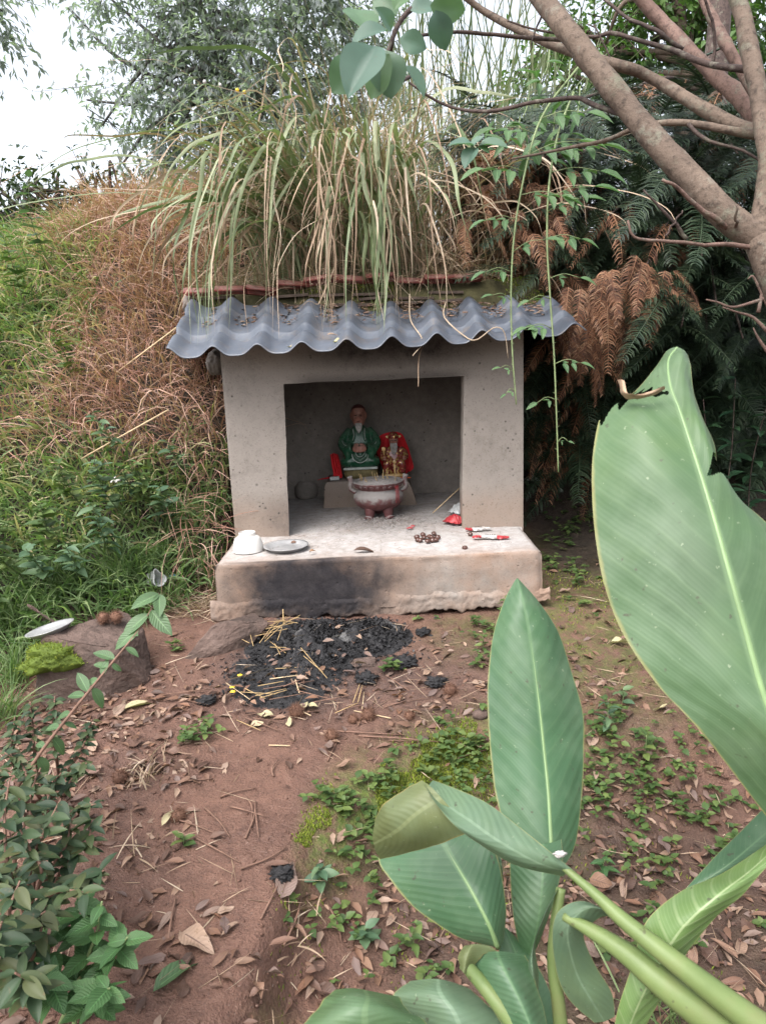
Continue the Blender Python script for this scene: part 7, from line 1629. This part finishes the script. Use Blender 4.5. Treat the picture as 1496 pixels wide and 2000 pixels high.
# ------------------------------------------------------------------ bushes at the lower left, near the viewer
OV = leaf_vf(.46, 10, 3, .16, .35, .03, .6, .46, seed=1); ovm = mesh_np('leaf', *OV[:2], OV[2], True); ovm.materials.append(MT['oval'])
spray = empty('leafy_spray', tuple(on_ground(40, 1560)), 'slender twig with pale oval leaves reaching up across the rock', 'shrub')
SP = spline([at_d(20, 1560, 1.8), at_d(80, 1470, 1.8), at_d(150, 1380, 1.82), at_d(215, 1300, 1.85), at_d(275, 1225, 1.9), at_d(312, 1160, 1.95)], 50)
obj('stem', MB().tube(SP, np.linspace(.005, .0018, 50), 6).mesh('stem'), MT['stickdark'], spray)
rs = random.Random(77)
for k, (px, py, tx, ty) in enumerate([(280, 1222, 236, 1240), (285, 1215, 328, 1230), (300, 1180, 262, 1180), (305, 1178, 312, 1195), (262, 1245, 225, 1232+30), (225, 1290, 188, 1272), (240, 1270, 273, 1280), (215, 1300, 186, 1295), (218, 1300, 238, 1312), (195, 1325, 160, 1340), (180, 1335, 205, 1380), (170, 1350, 130, 1355), (200, 1315, 210, 1305-20), (150, 1380, 110, 1400), (140, 1395, 155, 1420), (130, 1410, 90, 1420), (120, 1420, 128, 1470), (100, 1440, 72, 1450), (85, 1460, 60, 1480), (90, 1460, 95, 1510), (60, 1500, 30, 1500), (60, 1500, 72, 1540), (252, 1255, 268, 1240), (175, 1345, 150, 1310)]):
    j = int(np.argmin([(q[2]-at_d(px, py, 1.85)[2])**2+(q[0]-at_d(px, py, 1.85)[0])**2 for q in SP])); a = SP[j]; b = at_d(tx, ty, 1.80+.1*j/50); v = b-a
    leaf_part(spray, ovm, a, v, (rs.gauss(0, .3), -.5, .9), float(np.linalg.norm(v))*rs.uniform(1.0, 1.25))
def bush(name, label, foot, stems, mat, leafme, L, per, seed, dist_jit=.06, cat='shrub', stemmat='stickdark'):
    r_ = random.Random(seed); e = empty(name, tuple(foot), label, cat)
    for pts in stems:
        S = spline([np.array(foot)+np.array((r_.gauss(0, .02), r_.gauss(0, .02), 0))]+[at_d(*q) for q in pts], 40); obj('stem', MB().tube(S, np.linspace(.005, .0018, 40), 6).mesh('stem'), MT[stemmat], e)
        a = r_.uniform(0, 6)
        for k in range(per):
            t = .25+.75*(k+r_.random()*.6)/per; i = min(39, int(t*39)); p = S[i]; a += 2.4
            d = (math.cos(a), math.sin(a)*.8-.25, r_.uniform(-.35, .45)); leaf_part(e, leafme, p, d, (r_.gauss(0, .3), r_.gauss(-.3, .3), 1), L*r_.uniform(.65, 1.15))
    return e
NT_ = leaf_vf(.58, 11, 3, .12, .35, .04, .6, .38, teeth=.07, seed=4); ntm = mesh_np('leaf', *NT_[:2], NT_[2], True); ntm.materials.append(MT['nettle'])
DK = leaf_vf(.42, 9, 2, .2, .4, .04, .6, .46, seed=6); dkm = mesh_np('leaf', *DK[:2], DK[2], True); dkm.materials.append(MT['shrub'])
SE = leaf_vf(.5, 7, 1, .2, .3, .1, .6, .46, teeth=.08, seed=8); sem = mesh_np('leaf', *SE[:2], SE[2], True); sem.materials.append(MT['shrub'])
f = on_ground(150, 1985)
bush('broadleaf_plant', 'bright green toothed leaf plant at the bottom left', (f[0], f[1], f[2]), [[(160, 1900, 1.42), (190, 1820, 1.40), (200, 1760, 1.40)], [(110, 1900, 1.45), (95, 1850, 1.42), (85, 1800, 1.40)], [(200, 1900, 1.40), (230, 1860, 1.38), (250, 1830, 1.36)], [(140, 1950, 1.36), (110, 1930, 1.33), (80, 1910, 1.30)], [(190, 1960, 1.34), (200, 1940, 1.3), (215, 1930, 1.28)], [(150, 1860, 1.45), (150, 1800, 1.45), (160, 1760, 1.47)]], None, ntm, .062, 13, 5, stemmat='stem')
f = on_ground(60, 1830)
bush('dark_bush', 'dark leaved bush at the left edge above the toothed plant', tuple(f), [[(60, 1700, 1.55), (90, 1620, 1.55), (120, 1560, 1.6)], [(20, 1700, 1.5), (10, 1600, 1.5), (20, 1520, 1.55)], [(110, 1740, 1.55), (160, 1720, 1.55), (205, 1700, 1.55)], [(120, 1700, 1.6), (170, 1650, 1.62), (180, 1600, 1.65)], [(40, 1740, 1.45), (10, 1720, 1.4), (-20, 1700, 1.4)], [(90, 1760, 1.5), (130, 1740, 1.45), (170, 1745, 1.42)], [(70, 1650, 1.6), (60, 1560, 1.65), (80, 1500, 1.7)], [(30, 1680, 1.6), (50, 1600, 1.6), (30, 1540, 1.6)], [(80, 1720, 1.5), (60, 1660, 1.5), (40, 1620, 1.5)], [(100, 1700, 1.6), (130, 1650, 1.6), (140, 1600, 1.65)]], None, dkm, .052, 22, 6)
f = on_ground(40, 1960)
bush('dark_bush', 'dark shadowed bush in the bottom left corner', tuple(f), [[(30, 1850, 1.3), (20, 1780, 1.28), (40, 1720, 1.3)], [(60, 1880, 1.35), (80, 1820, 1.35), (90, 1770, 1.38)], [(10, 1900, 1.25), (-10, 1850, 1.2), (5, 1800, 1.2)], [(50, 1950, 1.25), (60, 1920, 1.2), (30, 1900, 1.18)], [(20, 1820, 1.35), (60, 1800, 1.35), (90, 1780, 1.35)]], None, dkm, .052, 20, 7)
f = on_ground(100, 1560)
bush('seeding_herb', 'grey green herb with upright seed spikes at the left', tuple(f), [[(70, 1480, 1.9), (65, 1420, 1.9), (60, 1370, 1.9)], [(110, 1470, 1.9), (105, 1410, 1.9), (108, 1360, 1.92)], [(150, 1480, 1.92), (170, 1440, 1.95), (180, 1405, 1.95)], [(30, 1500, 1.85), (25, 1450, 1.85), (30, 1400, 1.85)], [(60, 1530, 1.8), (40, 1490, 1.8), (10, 1470, 1.8)], [(130, 1540, 1.8), (150, 1510, 1.8), (170, 1490, 1.8)], [(110, 1600, 1.7), (150, 1580, 1.7), (190, 1570, 1.7)], [(90, 1580, 1.75), (100, 1540, 1.75), (120, 1510, 1.75)], [(20, 1560, 1.75), (-5, 1530, 1.75), (0, 1500, 1.75)]], None, sem, .032, 34, 9)
